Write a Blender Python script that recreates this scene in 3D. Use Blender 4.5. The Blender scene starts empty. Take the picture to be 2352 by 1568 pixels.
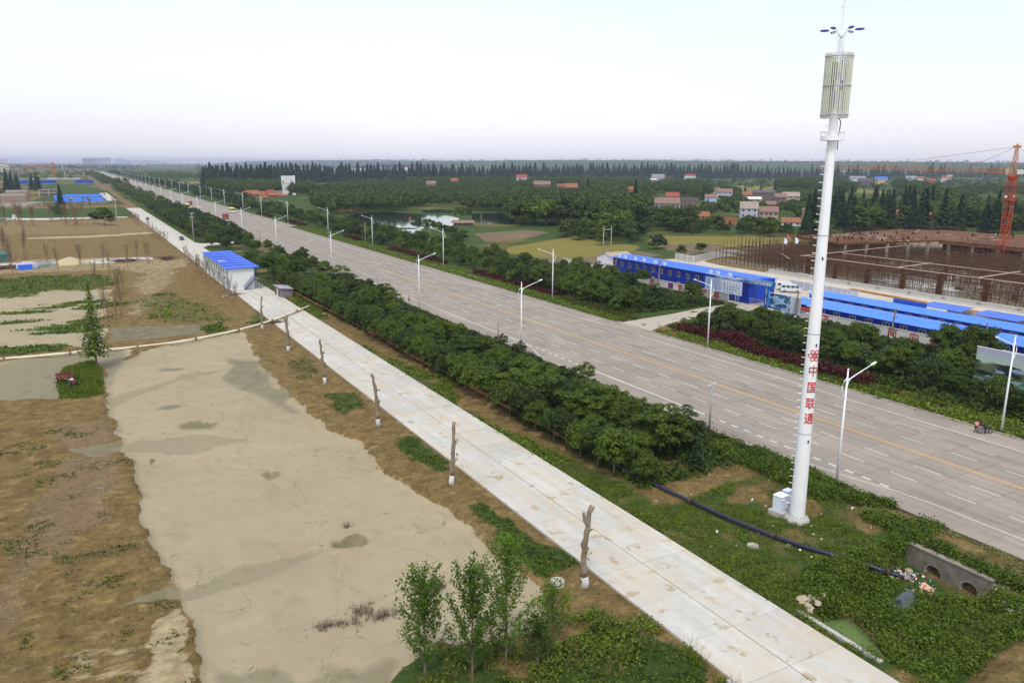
import bpy, bmesh, math, random
import numpy as np
from mathutils import Vector, Matrix
R_=random.Random(11); NP=np.random.RandomState(5)
PI=math.pi
sc=bpy.context.scene
COL=sc.collection
# ---------------------------------------------------------------- camera
F_=1800.; CH=33.
ROLL=math.atan(0.006)
PITCH=math.atan(((784-(370.4+0.006*(1176-150.4)))*math.cos(ROLL))/F_)
def _rc(px,py):
    dx=px-1176.; dy=py-784.
    u=math.cos(ROLL)*dx+math.sin(ROLL)*dy; v=-math.sin(ROLL)*dx+math.cos(ROLL)*dy
    return u, F_*math.cos(PITCH)-v*math.sin(PITCH), -F_*math.sin(PITCH)-v*math.cos(PITCH)
_u,_f,_=_rc(150.4,370.4); YAW=math.atan2(_u,_f)
def _ray(px,py):
    u,f,up=_rc(px,py); c,s=math.cos(YAW),math.sin(YAW)
    return Vector((c*u-s*f, s*u+c*f, up))
def D(px,py,z=0.):                      # survey helper: where a sight line meets height z (metres)
    r=_ray(px,py); t=(z-CH)/r[2]; return (r[0]*t, r[1]*t)
def S(px,py,z=0.): return D(px/1.7415,py/1.7415,z)
cam=bpy.data.cameras.new('camera'); camo=bpy.data.objects.new('camera',cam); COL.objects.link(camo)
fw=_ray(1176,784).normalized(); rt=(_ray(1177,784)-_ray(1176,784)).normalized(); upv=rt.cross(fw)
m=Matrix((rt,upv,-fw)).transposed().to_4x4(); m.translation=(0,0,CH); camo.matrix_world=m
cam.sensor_width=36; cam.lens=F_/2352*36; cam.clip_start=.5; cam.clip_end=40000
sc.camera=camo
HAZE_D=.00009
# ---------------------------------------------------------------- sky, sun, exposure
SUN_EL=math.radians(58); SUN_AZ=math.radians(215)   # azimuth from +Y clockwise
w=bpy.data.worlds.new('World'); sc.world=w; w.use_nodes=True
nt=w.node_tree; nt.nodes.clear()
def N(nt,t,**k):
    n=nt.nodes.new(t)
    for a,b in k.items():
        if a.startswith('i_'): n.inputs[a[2:].replace('_',' ')].default_value=b
        else: setattr(n,a,b)
    return n
sky=N(nt,'ShaderNodeTexSky',sky_type='NISHITA',sun_disc=False,sun_elevation=SUN_EL,sun_rotation=SUN_AZ)
sky.air_density=1.2; sky.dust_density=3.0
bg1=N(nt,'ShaderNodeBackground'); bg1.inputs['Strength'].default_value=0.06
nt.links.new(sky.outputs[0],bg1.inputs[0])
geo=N(nt,'ShaderNodeTexCoord'); sep=N(nt,'ShaderNodeSeparateXYZ'); nt.links.new(geo.outputs['Generated'],sep.inputs[0])
ramp=N(nt,'ShaderNodeValToRGB'); e=ramp.color_ramp.elements
e[0].position=0.0; e[0].color=(.82,.81,.90,1); e[1].position=1.0; e[1].color=(.64,.71,.79,1)
for p,c in ((.05,(.80,.80,.89,1)),(.12,(.74,.77,.87,1)),(.2,(.71,.765,.86,1)),(.3,(.70,.78,.86,1))):
    x=e.new(p); x.color=c
nt.links.new(sep.outputs['Z'],ramp.inputs[0])
nz=N(nt,'ShaderNodeTexNoise'); nz.inputs['Scale'].default_value=1.1; nz.inputs['Detail'].default_value=6
mp=N(nt,'ShaderNodeMapping'); mp.inputs['Scale'].default_value=(1,1,3.2); nt.links.new(geo.outputs['Generated'],mp.inputs[0]); nt.links.new(mp.outputs[0],nz.inputs['Vector'])
mr=N(nt,'ShaderNodeMapRange'); mr.inputs[1].default_value=.3; mr.inputs[2].default_value=.7; mr.inputs[3].default_value=.86; mr.inputs[4].default_value=1.08
nt.links.new(nz.outputs[0],mr.inputs[0])
mu=N(nt,'ShaderNodeVectorMath',operation='SCALE'); nt.links.new(ramp.outputs[0],mu.inputs[0]); nt.links.new(mr.outputs[0],mu.inputs['Scale'])
bg2=N(nt,'ShaderNodeBackground'); bg2.inputs['Strength'].default_value=.73; nt.links.new(mu.outputs[0],bg2.inputs[0])
ad=N(nt,'ShaderNodeAddShader'); nt.links.new(bg1.outputs[0],ad.inputs[0]); nt.links.new(bg2.outputs[0],ad.inputs[1])
wo=N(nt,'ShaderNodeOutputWorld'); nt.links.new(ad.outputs[0],wo.inputs[0])
sl=bpy.data.lights.new('sun','SUN'); sl.energy=1.5; sl.angle=math.radians(10); sl.color=(1,.96,.9)
so=bpy.data.objects.new('sun',sl); COL.objects.link(so)
sd=Vector((math.sin(SUN_AZ)*math.cos(SUN_EL), math.cos(SUN_AZ)*math.cos(SUN_EL), math.sin(SUN_EL)))
so.rotation_euler=sd.to_track_quat('Z','Y').to_euler(); so.location=sd*200
vs=sc.view_settings; vs.view_transform='Standard'; vs.look='None'; vs.gamma=1; vs.use_curve_mapping=False; vs.exposure=0.42
sc.display_settings.display_device='sRGB'
sc.render.engine='CYCLES'
cy=sc.cycles; cy.max_bounces=5; cy.diffuse_bounces=2; cy.glossy_bounces=2; cy.transmission_bounces=3; cy.transparent_max_bounces=6; cy.volume_bounces=0
cy.use_denoising=True; cy.use_adaptive_sampling=True; cy.adaptive_threshold=.02
try: cy.volume_step_rate=4
except Exception: pass
# ---------------------------------------------------------------- materials
def rgb(c): return (c[0],c[1],c[2],1)
MATS={}
def M(name,c,var=.15,scale=1.5,rough=.8,bump=0.,bscale=12,metal=0.,spec=.3,c2=None,coord='Object',detail=5,stretch=None,dirt=0.):
    if name in MATS: return MATS[name]
    m=bpy.data.materials.new(name); m.use_nodes=True; nt=m.node_tree; b=nt.nodes['Principled BSDF']
    b.inputs['Roughness'].default_value=rough; b.inputs['Metallic'].default_value=metal; b.inputs['Specular IOR Level'].default_value=spec
    tc=N(nt,'ShaderNodeTexCoord'); src=tc.outputs[coord]
    if stretch:
        mp=N(nt,'ShaderNodeMapping'); mp.inputs['Scale'].default_value=stretch; nt.links.new(src,mp.inputs[0]); src=mp.outputs[0]
    nz=N(nt,'ShaderNodeTexNoise'); nz.inputs['Scale'].default_value=scale; nz.inputs['Detail'].default_value=detail; nz.inputs['Roughness'].default_value=.65
    nt.links.new(src,nz.inputs['Vector'])
    rp=N(nt,'ShaderNodeValToRGB'); e=rp.color_ramp.elements; e[0].position=.3; e[1].position=.7
    a=c2 if c2 else tuple(v*(1-var) for v in c); 
    e[0].color=rgb(a); e[1].color=rgb(c if c2 else tuple(min(1,v*(1+var)) for v in c))
    nt.links.new(nz.outputs[0],rp.inputs[0]); out=rp.outputs[0]
    if dirt:
        n2=N(nt,'ShaderNodeTexNoise'); n2.inputs['Scale'].default_value=scale*.35; n2.inputs['Detail'].default_value=8; nt.links.new(src,n2.inputs['Vector'])
        m2=N(nt,'ShaderNodeMapRange'); m2.inputs[1].default_value=.52; m2.inputs[2].default_value=.72; m2.inputs[4].default_value=dirt; nt.links.new(n2.outputs[0],m2.inputs[0])
        mx=N(nt,'ShaderNodeMix',data_type='RGBA'); nt.links.new(m2.outputs[0],mx.inputs[0]); nt.links.new(out,mx.inputs[6]); mx.inputs[7].default_value=(.16,.12,.08,1); out=mx.outputs[2]
    nt.links.new(out,b.inputs['Base Color'])
    if bump:
        bn=N(nt,'ShaderNodeTexNoise'); bn.inputs['Scale'].default_value=bscale; bn.inputs['Detail'].default_value=4; nt.links.new(src,bn.inputs['Vector'])
        bb=N(nt,'ShaderNodeBump'); bb.inputs['Strength'].default_value=bump; bb.inputs['Distance'].default_value=.05; nt.links.new(bn.outputs[0],bb.inputs['Height']); nt.links.new(bb.outputs[0],b.inputs['Normal'])
    MATS[name]=m; return m
def corrugated(name,c,axis='X',pitch=.3,dirt=.1,rough=.45):
    """painted profiled steel sheet: real-looking ribs from a wave bump"""
    if name in MATS: return MATS[name]
    m=M(name,c,.07,.4,rough,dirt=dirt); nt=m.node_tree; b=nt.nodes['Principled BSDF']
    tc=N(nt,'ShaderNodeTexCoord'); wv=N(nt,'ShaderNodeTexWave',wave_type='BANDS',bands_direction=axis); wv.inputs['Scale'].default_value=.314/pitch
    nt.links.new(tc.outputs['Object'],wv.inputs['Vector']); bb=N(nt,'ShaderNodeBump'); bb.inputs['Strength'].default_value=.6; bb.inputs['Distance'].default_value=.06
    nt.links.new(wv.outputs[1],bb.inputs['Height']); nt.links.new(bb.outputs[0],b.inputs['Normal']); return m
def leafmat(name,dark,light,trans=.25,rough=.55,spec=.25):
    m=bpy.data.materials.new(name); m.use_nodes=True; nt=m.node_tree; b=nt.nodes['Principled BSDF']; out=nt.nodes['Material Output']
    g=N(nt,'ShaderNodeNewGeometry'); oi=N(nt,'ShaderNodeObjectInfo'); tc=N(nt,'ShaderNodeTexCoord')
    nz=N(nt,'ShaderNodeTexNoise'); nz.inputs['Scale'].default_value=.55; nz.inputs['Detail'].default_value=2; nt.links.new(tc.outputs['Object'],nz.inputs['Vector'])
    a=N(nt,'ShaderNodeMath',operation='MULTIPLY'); a.inputs[1].default_value=.45; nt.links.new(g.outputs['Random Per Island'],a.inputs[0])
    b1=N(nt,'ShaderNodeMath',operation='MULTIPLY'); b1.inputs[1].default_value=.3; nt.links.new(oi.outputs['Random'],b1.inputs[0])
    c1=N(nt,'ShaderNodeMath',operation='MULTIPLY'); c1.inputs[1].default_value=.5; nt.links.new(nz.outputs[0],c1.inputs[0])
    s1=N(nt,'ShaderNodeMath',operation='ADD'); nt.links.new(a.outputs[0],s1.inputs[0]); nt.links.new(b1.outputs[0],s1.inputs[1])
    s2=N(nt,'ShaderNodeMath',operation='ADD'); nt.links.new(s1.outputs[0],s2.inputs[0]); nt.links.new(c1.outputs[0],s2.inputs[1])
    rp=N(nt,'ShaderNodeValToRGB'); e=rp.color_ramp.elements; e[0].position=.2; e[1].position=.95; e[0].color=rgb(dark); e[1].color=rgb(light); nt.links.new(s2.outputs[0],rp.inputs[0])
    nt.links.new(rp.outputs[0],b.inputs['Base Color']); b.inputs['Roughness'].default_value=rough; b.inputs['Specular IOR Level'].default_value=spec
    tr=N(nt,'ShaderNodeBsdfTranslucent'); nt.links.new(rp.outputs[0],tr.inputs[0])
    mx=N(nt,'ShaderNodeMixShader'); mx.inputs[0].default_value=trans; nt.links.new(b.outputs[0],mx.inputs[1]); nt.links.new(tr.outputs[0],mx.inputs[2]); nt.links.new(mx.outputs[0],out.inputs[0])
    MATS[name]=m; return m
WHITE=M('white_paint',(.8,.81,.82),.04,2,.4,dirt=.06)
STEEL=M('galvanised_steel',(.45,.46,.48),.1,3,.4,metal=.6)
CONC=M('concrete',(.42,.40,.37),.18,1.2,.85,.3,20,dirt=.3)
CONC_D=M('old_concrete',(.26,.245,.22),.3,1.0,.9,.4,14,dirt=.5)
BRICK=M('brick_wall',(.32,.17,.12),.25,3,.9,.3,8)
DARK=M('dark_opening',(.012,.012,.014),.2,2,.5)
GLASSD=M('window_glass',(.03,.04,.05),.3,.6,.08,spec=.6)
BLACK=M('black_rubber',(.018,.018,.022),.3,6,.5)
WOOD=M('weathered_wood',(.30,.20,.12),.3,3,.85,stretch=(1,1,8))
# ---------------------------------------------------------------- mesh helpers
class MB:
    def __init__(s): s.v=[]; s.f=[]; s.mi=[]; s.cur=0
    def add(s,vs,fs):
        o=len(s.v); s.v+=[tuple(a) for a in vs]; s.f+=[tuple(i+o for i in f) for f in fs]; s.mi+=[s.cur]*len(fs); return s
    def box(s,x0,x1,y0,y1,z0,z1):
        return s.add([(x0,y0,z0),(x1,y0,z0),(x1,y1,z0),(x0,y1,z0),(x0,y0,z1),(x1,y0,z1),(x1,y1,z1),(x0,y1,z1)],[(3,2,1,0),(4,5,6,7),(0,1,5,4),(1,2,6,5),(2,3,7,6),(3,0,4,7)])
    def obox(s,c,ax,ay,az):
        c=Vector(c);ax=Vector(ax);ay=Vector(ay);az=Vector(az)
        P=[c+ax*i+ay*j+az*k for k in(-1,1) for j in(-1,1) for i in(-1,1)]
        return s.add(P,[(0,2,3,1),(4,5,7,6),(0,1,5,4),(1,3,7,5),(3,2,6,7),(2,0,4,6)])
    def tube(s,pts,r,n=6,cap=True):
        pts=[Vector(p) for p in pts]; rs=r if hasattr(r,'__len__') else [r]*len(pts); o=[]
        for i,p in enumerate(pts):
            d=(pts[min(i+1,len(pts)-1)]-pts[max(i-1,0)])
            d=d.normalized() if d.length>1e-9 else Vector((0,0,1))
            a=Vector((0,0,1)) if abs(d.z)<.9 else Vector((1,0,0)); e1=d.cross(a).normalized(); e2=d.cross(e1)
            o+=[p+(e1*math.cos(2*PI*k/n)+e2*math.sin(2*PI*k/n))*rs[i] for k in range(n)]
        fs=[(i*n+k,i*n+(k+1)%n,(i+1)*n+(k+1)%n,(i+1)*n+k) for i in range(len(pts)-1) for k in range(n)]
        if cap: fs+=[tuple(range(n))[::-1],tuple(range((len(pts)-1)*n,len(pts)*n))]
        return s.add(o,fs)
    def lathe(s,prof,n=12,c=(0,0)):
        o=[(c[0]+r*math.cos(2*PI*k/n),c[1]+r*math.sin(2*PI*k/n),z) for r,z in prof for k in range(n)]
        fs=[(i*n+k,i*n+(k+1)%n,(i+1)*n+(k+1)%n,(i+1)*n+k) for i in range(len(prof)-1) for k in range(n)]
        fs+=[tuple(range(n))[::-1],tuple(range((len(prof)-1)*n,len(prof)*n))]
        return s.add(o,fs)
    def prism(s,poly,a0,a1,axis='x'):
        n=len(poly); P=[]
        for a in (a0,a1):
            for p,q in poly: P.append((a,p,q) if axis=='x' else ((p,a,q) if axis=='y' else (p,q,a)))
        return s.add(P,[tuple(range(n)),tuple(range(n,2*n))[::-1]]+[(k,k+n,(k+1)%n+n,(k+1)%n) for k in range(n)])
    def blob(s,c,r,seed=0,n=8,m=5,j=.2,flat=0):
        q=random.Random(seed); P=[];rx,ry,rz=r if hasattr(r,'__len__') else (r,r,r)
        P.append((c[0],c[1],c[2]+rz))
        for i in range(1,m):
            t=PI*i/m
            for k in range(n):
                a=2*PI*k/n; w=1+q.uniform(-j,j); P.append((c[0]+rx*w*math.sin(t)*math.cos(a),c[1]+ry*w*math.sin(t)*math.sin(a),c[2]+rz*w*math.cos(t)))
        P.append((c[0],c[1],c[2]-rz)); L=len(P)-1
        fs=[(0,1+k,1+(k+1)%n) for k in range(n)]+[(1+(i-1)*n+k,1+i*n+k,1+i*n+(k+1)%n,1+(i-1)*n+(k+1)%n) for i in range(1,m-1) for k in range(n)]+[(L,1+(m-2)*n+(k+1)%n,1+(m-2)*n+k) for k in range(n)]
        return s.add(P,fs)
    def mesh(s,name,mats,smooth=False,flip=False):
        me=bpy.data.meshes.new(name); me.from_pydata(s.v,[],s.f)
        for m_ in (mats if isinstance(mats,(list,tuple)) else [mats]): me.materials.append(m_)
        if any(s.mi): me.polygons.foreach_set('material_index',s.mi)
        bm=bmesh.new(); bm.from_mesh(me); bmesh.ops.recalc_face_normals(bm,faces=bm.faces); bm.to_mesh(me); bm.free()
        if smooth: me.polygons.foreach_set('use_smooth',[True]*len(me.polygons))
        me.update(); return me
    def build(s,name,mats,parent=None,loc=None,smooth=False,rz=0,kind=None):
        return link(name,s.mesh(name,mats,smooth),parent,loc,rz,kind)
def link(name,me,parent=None,loc=None,rz=0,kind=None):
    o=bpy.data.objects.new(name,me); COL.objects.link(o)
    if parent is not None: o.parent=parent
    if loc is not None: o.location=loc
    if rz: o.rotation_euler=(0,0,rz)
    if kind: o['kind']=kind
    return o
def thing(name,label,cat,loc=(0,0,0),rz=0,group=None):
    o=bpy.data.objects.new(name,None); COL.objects.link(o); o.location=loc; o.rotation_euler=(0,0,rz); o.empty_display_size=.3
    o['label']=label; o['category']=cat
    if group: o['group']=group
    return o
def tag(o,label,cat,group=None,kind=None):
    if label: o['label']=label
    if cat: o['category']=cat
    if group: o['group']=group
    if kind: o['kind']=kind
    return o
def children(o): return KIDS.get(o.name) or [c for c in bpy.data.objects if c.parent==o]
KIDS={}
def remember(o):
    ks=[c for c in bpy.data.objects if c.parent==o]; KIDS[o.name]=ks
    for k in ks: KIDS[k.name]=[c for c in bpy.data.objects if c.parent==k]
    return o
def dup(src,loc,rz=0,label=None,group=None,scale=None):
    r=src.copy(); COL.objects.link(r); r.location=loc; r.rotation_euler=(0,0,rz)
    if scale is not None: r.scale=scale if hasattr(scale,'__len__') else (scale,)*3
    if label: r['label']=label
    if group: r['group']=group
    for ch in KIDS[src.name]:
        c=ch.copy(); COL.objects.link(c); c.parent=r
        for g in KIDS.get(ch.name,[]):
            d=g.copy(); COL.objects.link(d); d.parent=c
    return r
def nmesh(name,V,Fq,mat,smooth=False,nrm=None):
    """numpy vertices (n,3), faces (m,4) or (m,3)"""
    me=bpy.data.meshes.new(name); k=Fq.shape[1]; me.vertices.add(len(V)); me.vertices.foreach_set('co',np.ascontiguousarray(V,dtype=np.float32).ravel())
    me.loops.add(Fq.size); me.loops.foreach_set('vertex_index',np.ascontiguousarray(Fq,dtype=np.int32).ravel())
    me.polygons.add(len(Fq)); me.polygons.foreach_set('loop_start',np.arange(0,Fq.size,k,dtype=np.int32)); me.polygons.foreach_set('loop_total',np.full(len(Fq),k,dtype=np.int32))
    for m_ in (mat if isinstance(mat,(list,tuple)) else [mat]): me.materials.append(m_)
    if smooth: me.polygons.foreach_set('use_smooth',np.ones(len(Fq),dtype=bool))
    me.update(calc_edges=True); me.validate(); return me
# value noise
def _h(ix,iy,s):
    n=(ix.astype(np.int64)*374761393+iy.astype(np.int64)*668265263+s*1274126177)&0xffffffff
    n=((n^(n>>13))*1274126177)&0xffffffff
    return ((n^(n>>16))&0xffff)/65535.
def vn(x,y,s=0):
    ix=np.floor(x);iy=np.floor(y);fx=x-ix;fy=y-iy;fx=fx*fx*(3-2*fx);fy=fy*fy*(3-2*fy)
    return (_h(ix,iy,s)*(1-fx)+_h(ix+1,iy,s)*fx)*(1-fy)+(_h(ix,iy+1,s)*(1-fx)+_h(ix+1,iy+1,s)*fx)*fy
def fbm(x,y,s=0,o=4):
    x=np.asarray(x,float); y=np.asarray(y,float); r=0;a=.5
    for i in range(o): r=r+a*vn(x*2**i,y*2**i,s+i*17); a*=.5
    return r/(1-.5**o)
def sdf(px,py,poly):
    """signed distance, negative inside"""
    P=np.array(poly,float); d=np.full(px.shape,1e18); ins=np.zeros(px.shape,bool); n=len(P)
    for i in range(n):
        ax,ay=P[i]; bx,by=P[(i+1)%n]; ex,ey=bx-ax,by-ay; wx,wy=px-ax,py-ay
        t=np.clip((wx*ex+wy*ey)/(ex*ex+ey*ey+1e-12),0,1); d=np.minimum(d,(wx-ex*t)**2+(wy-ey*t)**2)
        c=((ay>py)!=(by>py)); 
        with np.errstate(divide='ignore',invalid='ignore'): xi=(bx-ax)*(py-ay)/(by-ay if by!=ay else 1e-9)+ax
        ins^=(c&(px<xi))
    d=np.sqrt(d); return np.where(ins,-d,d)
def sm(a,b,x): t=np.clip((x-a)/(b-a),0,1); return t*t*(3-2*t)
TMPS=bpy.data.scenes.new('workshop')
def tdg():
    vl=TMPS.view_layers[0]; vl.update(); return vl.depsgraph
def text_geo(s,size=1.,ext=0.):
    cu=bpy.data.curves.new('t','FONT'); cu.body=s; cu.size=size; cu.align_x='CENTER'; cu.align_y='CENTER'; cu.resolution_u=2; cu.fill_mode='FRONT'; cu.offset=size*.014
    o=bpy.data.objects.new('t',cu); TMPS.collection.objects.link(o); dg=tdg()
    me=bpy.data.meshes.new_from_object(o.evaluated_get(dg)); V=[v.co.copy() for v in me.vertices]; Fs=[tuple(p.vertices) for p in me.polygons]
    bpy.data.objects.remove(o); bpy.data.curves.remove(cu); bpy.data.meshes.remove(me); return V,Fs
# ================================================================ GROUND
def PD(*p): return [D(*q) for q in p]
def PS(*p): return [S(*q) for q in p]
def PZ(x0,y0,s,*p): return [S(x0+a/s,y0+b/s) for a,b in p]
ys=[18.]
while ys[-1]<12500:
    y=ys[-1]; ys.append(y+(.33 if y<110 else .33*(y/110)**1.6))
ys=np.array(ys)
xs=[-12.]
while xs[-1]<112: xs.append(xs[-1]+.36)
while xs[-1]<14000: xs.append(xs[-1]+.36*(1+(xs[-1]-112)*.012))
xl=[-12.]
while xl[-1]>-3500: xl.append(xl[-1]-.36*(1+(-12-xl[-1])*.02))
xs=np.array(xl[::-1][:-1]+xs)
GX,GY=np.meshgrid(xs,ys)
SAND=PD((250,935),(240,905),(262,870),(250,845),(330,805),(420,777),(560,760),(578,785),(592,830),(640,880),(700,930),(760,985),(830,1015),(870,1060),(900,1090),(960,1120),(1000,1150),(1050,1180),(1095,1215),(1120,1260),(1180,1290),(1225,1340),(1262,1400),(1240,1440),(1190,1450),(1100,1480),(1000,1455),(930,1530),(880,1600),(850,1750),(465,1750),(450,1500),(425,1400),(415,1372),(398,1330),(400,1300),(345,1230),(320,1150),(300,1070),(270,1000))
SAND2=PD((0,828),(245,795),(300,800),(262,870),(250,900),(238,840),(150,845),(138,912),(0,918),(-150,918),(-150,840))
SAND3=PD((-80,678),(60,672),(180,655),(245,665),(255,705),(215,790),(160,792),(-80,805))
CH1=PD((150,1032),(260,1008),(440,985),(575,1000),(430,1030),(300,1025),(220,1045))
CH2=PD((262,1392),(300,1372),(400,1335),(560,1280),(760,1248),(620,1312),(430,1366),(300,1385))
CH3=PD((240,905),(330,880),(420,850),(560,830),(400,870),(300,910),(250,935))
def add_s(a,b): return np.minimum(a,b)
near=(GY<900)&(GX<700)&(GX>-300)
def field(poly,soft,nz=0.,ns=.3,seed=1):
    out=np.zeros(GX.shape); xs0=min(p[0] for p in poly)-soft*3-nz*3; xs1=max(p[0] for p in poly)+soft*3+nz*3; y0=min(p[1] for p in poly)-soft*3-nz*3; y1=max(p[1] for p in poly)+soft*3+nz*3
    i0,i1=np.searchsorted(ys,[y0,y1]); j0,j1=np.searchsorted(xs,[xs0,xs1]); i1=min(i1+1,len(ys)); j1=min(j1+1,len(xs))
    if i1<=i0 or j1<=j0: return out
    gx=GX[i0:i1,j0:j1]; gy=GY[i0:i1,j0:j1]; d=sdf(gx,gy,poly)
    if nz: d=d+(fbm(gx*ns,gy*ns,seed,4)-.5)*2*nz
    out[i0:i1,j0:j1]=sm(soft,-soft,d); return out
mx=np.maximum
sand=mx(mx(field(SAND,.35,1.0,.35,3),field(SAND2,.6,1.2,.3,4)),field(SAND3,1.5,3.,.12,5))
chan=mx(mx(field(CH1,.4,.5,.4,6),field(CH2,.4,.6,.4,7)),field(CH3,.6,.8,.4,8))
sand=mx(sand,chan)
def spot(px,py,r,rx=1.):
    x,y=D(px,py); return np.exp(-(((GX-x)/rx)**2+(GY-y)**2)/r**2)
dampn=fbm(GX*.16,GY*.16,31,4)
sand0=mx(mx(field(SAND,.35,1.0,.35,3),field(SAND2,.6,1.2,.3,4)),0)
damp=mx(mx(field(PD((520,815),(590,822),(650,890),(690,940),(660,935),(590,905),(520,870)),1.5,2.,.2,9)*.9,field(SAND2,1.,1,.3,2)*.75),mx(chan*np.where(sand0<.5,1.5,.6),field(PD((480,1500),(560,1520),(640,1490),(700,1540),(760,1500),(840,1520),(900,1500),(940,1510),(850,1650),(470,1650)),.8,1.6,.5,12)*.75))
for px,py,r,rx in ((455,967,2.0,1.4),(622,1078,1.2,1.),(805,1232,1.3,1.5),(395,838,1.6,1.6),(390,925,1.3,1.5),(1170,1150,.1,1)): damp=mx(damp,spot(px,py+4,r*.8,rx)*1.6)
damp=mx(damp,field(PD((255,750),(480,745),(480,765),(250,785)),1.,1.,.3,14)*.9)
grass=np.zeros(GX.shape)
gn=fbm(GX*.22,GY*.22,41,5); gf=fbm(GX*.9,GY*.9,43,3)
def G(poly,w=1.,soft=.8,nz=1.,seed=50): 
    global grass; grass=mx(grass,field(poly,soft,nz,.35,seed)*w)
G(PD((150,838),(215,825),(238,850),(240,905),(190,916),(140,916),(134,880)),1.,.3,.5)
G(PD((-120,812),(80,788),(160,786),(150,805),(-120,828)),.95)
G(PD((-60,645),(100,630),(260,632),(285,648),(240,662),(130,664),(60,676),(-60,684)),.6,3,4.)
for i,p in enumerate(((130,656,3,3),(205,632,2,4),(150,745,4,4),(190,690,3,5),(120,700,2,6),(60,712,2,7),(30,735,2,6),(165,755,3,5),(95,760,2,3),(240,700,4,4),(210,730,3,4))): grass=mx(grass,spot(p[0],p[1],p[2],p[3]/2.)*.95)
G(PD((-90,480),(150,478),(300,476),(306,500),(150,502),(-90,503)),.95,3,2)
G(PD((130,440),(250,440),(290,470),(40,472)),.8,3,3)
G(PD((560,745),(600,700),(640,720),(600,752)),.55,1.5,1.5)
G(PD((465,750),(515,735),(520,760),(470,765)),.8)
G(PD((300,690),(380,660),(500,700),(560,735),(420,745),(330,735)),.5,3,3)
# the strip between concrete path and highway, and the verges
strip=((GX>44.3)&(GX<68.6)); grass=np.where(strip,mx(grass,np.clip(.62+(gn-.5)*1.3+(GX<48.5)*.12,0,1)),grass)
def notgrass(poly,w,soft=1.,nz=1.,seed=60):
    global grass; grass=grass*(1-field(poly,soft,nz,.4,seed)*w)
for p in (((1480,1110),(1560,1060),(1650,1040),(1740,1050),(1800,1080),(1680,1100),(1600,1130),(1500,1160)),((1780,1180),(1850,1200),(1900,1170),(1870,1150),(1800,1160)),((1690,1120),(1760,1110),(1760,1140),(1680,1150)),((1050,890),(1300,990),(1420,1070),(1420,1100),(1250,1030),(1050,930)),((2080,1200),(2200,1230),(2352,1300),(2352,1330),(2150,1240)),((2200,1568),(2240,1520),(2352,1480),(2352,1568)),((750,720),(900,780),(1060,850),(1060,880),(900,820),(760,760)),((1950,1190),(2000,1170),(2060,1190),(2000,1220))):
    notgrass(PD(*p),.8)
G(PD((1060,1160),(1110,1155),(1160,1190),(1230,1250),(1320,1270),(1320,1290),(1250,1330),(1200,1290),(1150,1240)),1.,.6,1.)
G(PD((900,1005),(960,1000),(1030,1060),(1020,1090),(940,1060)),.7); G(PD((740,905),(830,900),(850,930),(780,960)),.6); G(PD((650,830),(720,820),(740,860),(690,880)),.5)
G(PD((1230,1568),(1260,1480),(1400,1430),(1500,1450),(1600,1520),(1660,1600),(1650,1750),(1200,1750)),.85,1.,1.8); G(PD((900,1560),(1000,1490),(1120,1490),(1200,1568),(1250,1700),(850,1750)),.75,1.,1.5)
grass=np.where((GX>100.1)&(GX<139),mx(grass,np.clip(.85+(gn-.5)*.8,0,1)),grass)
notgrass(PD((1440,728),(1560,735),(1700,830),(1640,840),(1480,760)),.5)
grass=np.where((GX>139)&(GX<196)&(GY<215),grass*.0+.05,grass)
far=sm(330,470,GY+fbm(GX*.01,GY*.01,3)*120-60); 
grass=mx(grass,np.where(GX<34,far*np.clip(.55+(fbm(GX*.012,GY*.012,8)-.5)*3,0,1),0)); grass=mx(grass,np.where(GX>125,sm(205,230,GY)*np.clip(.75+(fbm(GX*.03,GY*.03,8)-.5)*1.2,0,1),0))
grass=mx(grass,sm(420,470,GX-GY*.02)*.9)
pit=field(((196,206),(330,225),(420,150),(300,20),(191,60)),6,0); grass=grass*(1-pit)
# cereal plots in the plain
yel=np.zeros(GX.shape); soilf=np.zeros(GX.shape)
def Y(poly,w=1.,soft=2.,nz=1.5,seed=70):
    global yel; yel=mx(yel,field(poly,soft,nz,.05,seed)*w)
Y(PZ(2600,640,3.36,(0,1010),(400,1020),(1200,1030),(1950,1050),(2200,1110),(2000,1150),(1500,1180),(1250,1195),(700,1112),(100,1150),(0,1130)))
Y(PS((2000,1010),(2060,985),(2300,945),(2560,985),(2540,1005),(2350,1030),(2150,1030)))
Y(PZ(2600,640,3.36,(740,385),(1200,348),(1680,348),(1700,420),(1130,450),(760,455)),1,8,6); Y(PZ(3300,700,2.955,(160,160),(400,165),(800,200),(800,225),(420,215),(160,180)),1,8,6)
Y(PZ(3300,700,2.955,(1300,150),(1560,155),(1560,200),(1300,205)),.8,8,6); Y(PS((692,727),(818,723),(818,737),(700,741)),1,6,3)
Y(PS((1240,760),(1330,750),(1480,800),(1400,850),(1330,810)),.35,5,5); Y(PS((2000,940),(2100,930),(2150,945),(2050,955)),.5)
grass=grass*(1-yel*.75)
for p in (PZ(2600,640,3.36,(120,1160),(680,1120),(900,1150),(720,1190),(480,1215),(240,1215)),PZ(2600,640,3.36,(480,1220),(740,1185),(1040,1165),(1250,1195),(900,1220),(560,1265),(480,1270)),PS((1900,935),(2100,920),(2200,930),(2060,960),(1950,965)),PS((2140,1030),(2350,1030),(2560,1005),(2640,1020),(2400,1060),(2200,1050))):
    soilf=mx(soilf,field(p,1.5,1.,.1)); 
grass=grass*(1-soilf)
pale=np.zeros(GX.shape)
def PL(poly,w=1.,soft=.6,nz=.6,seed=80):
    global pale; pale=mx(pale,field(poly,soft,nz,.3,seed)*w)
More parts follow.
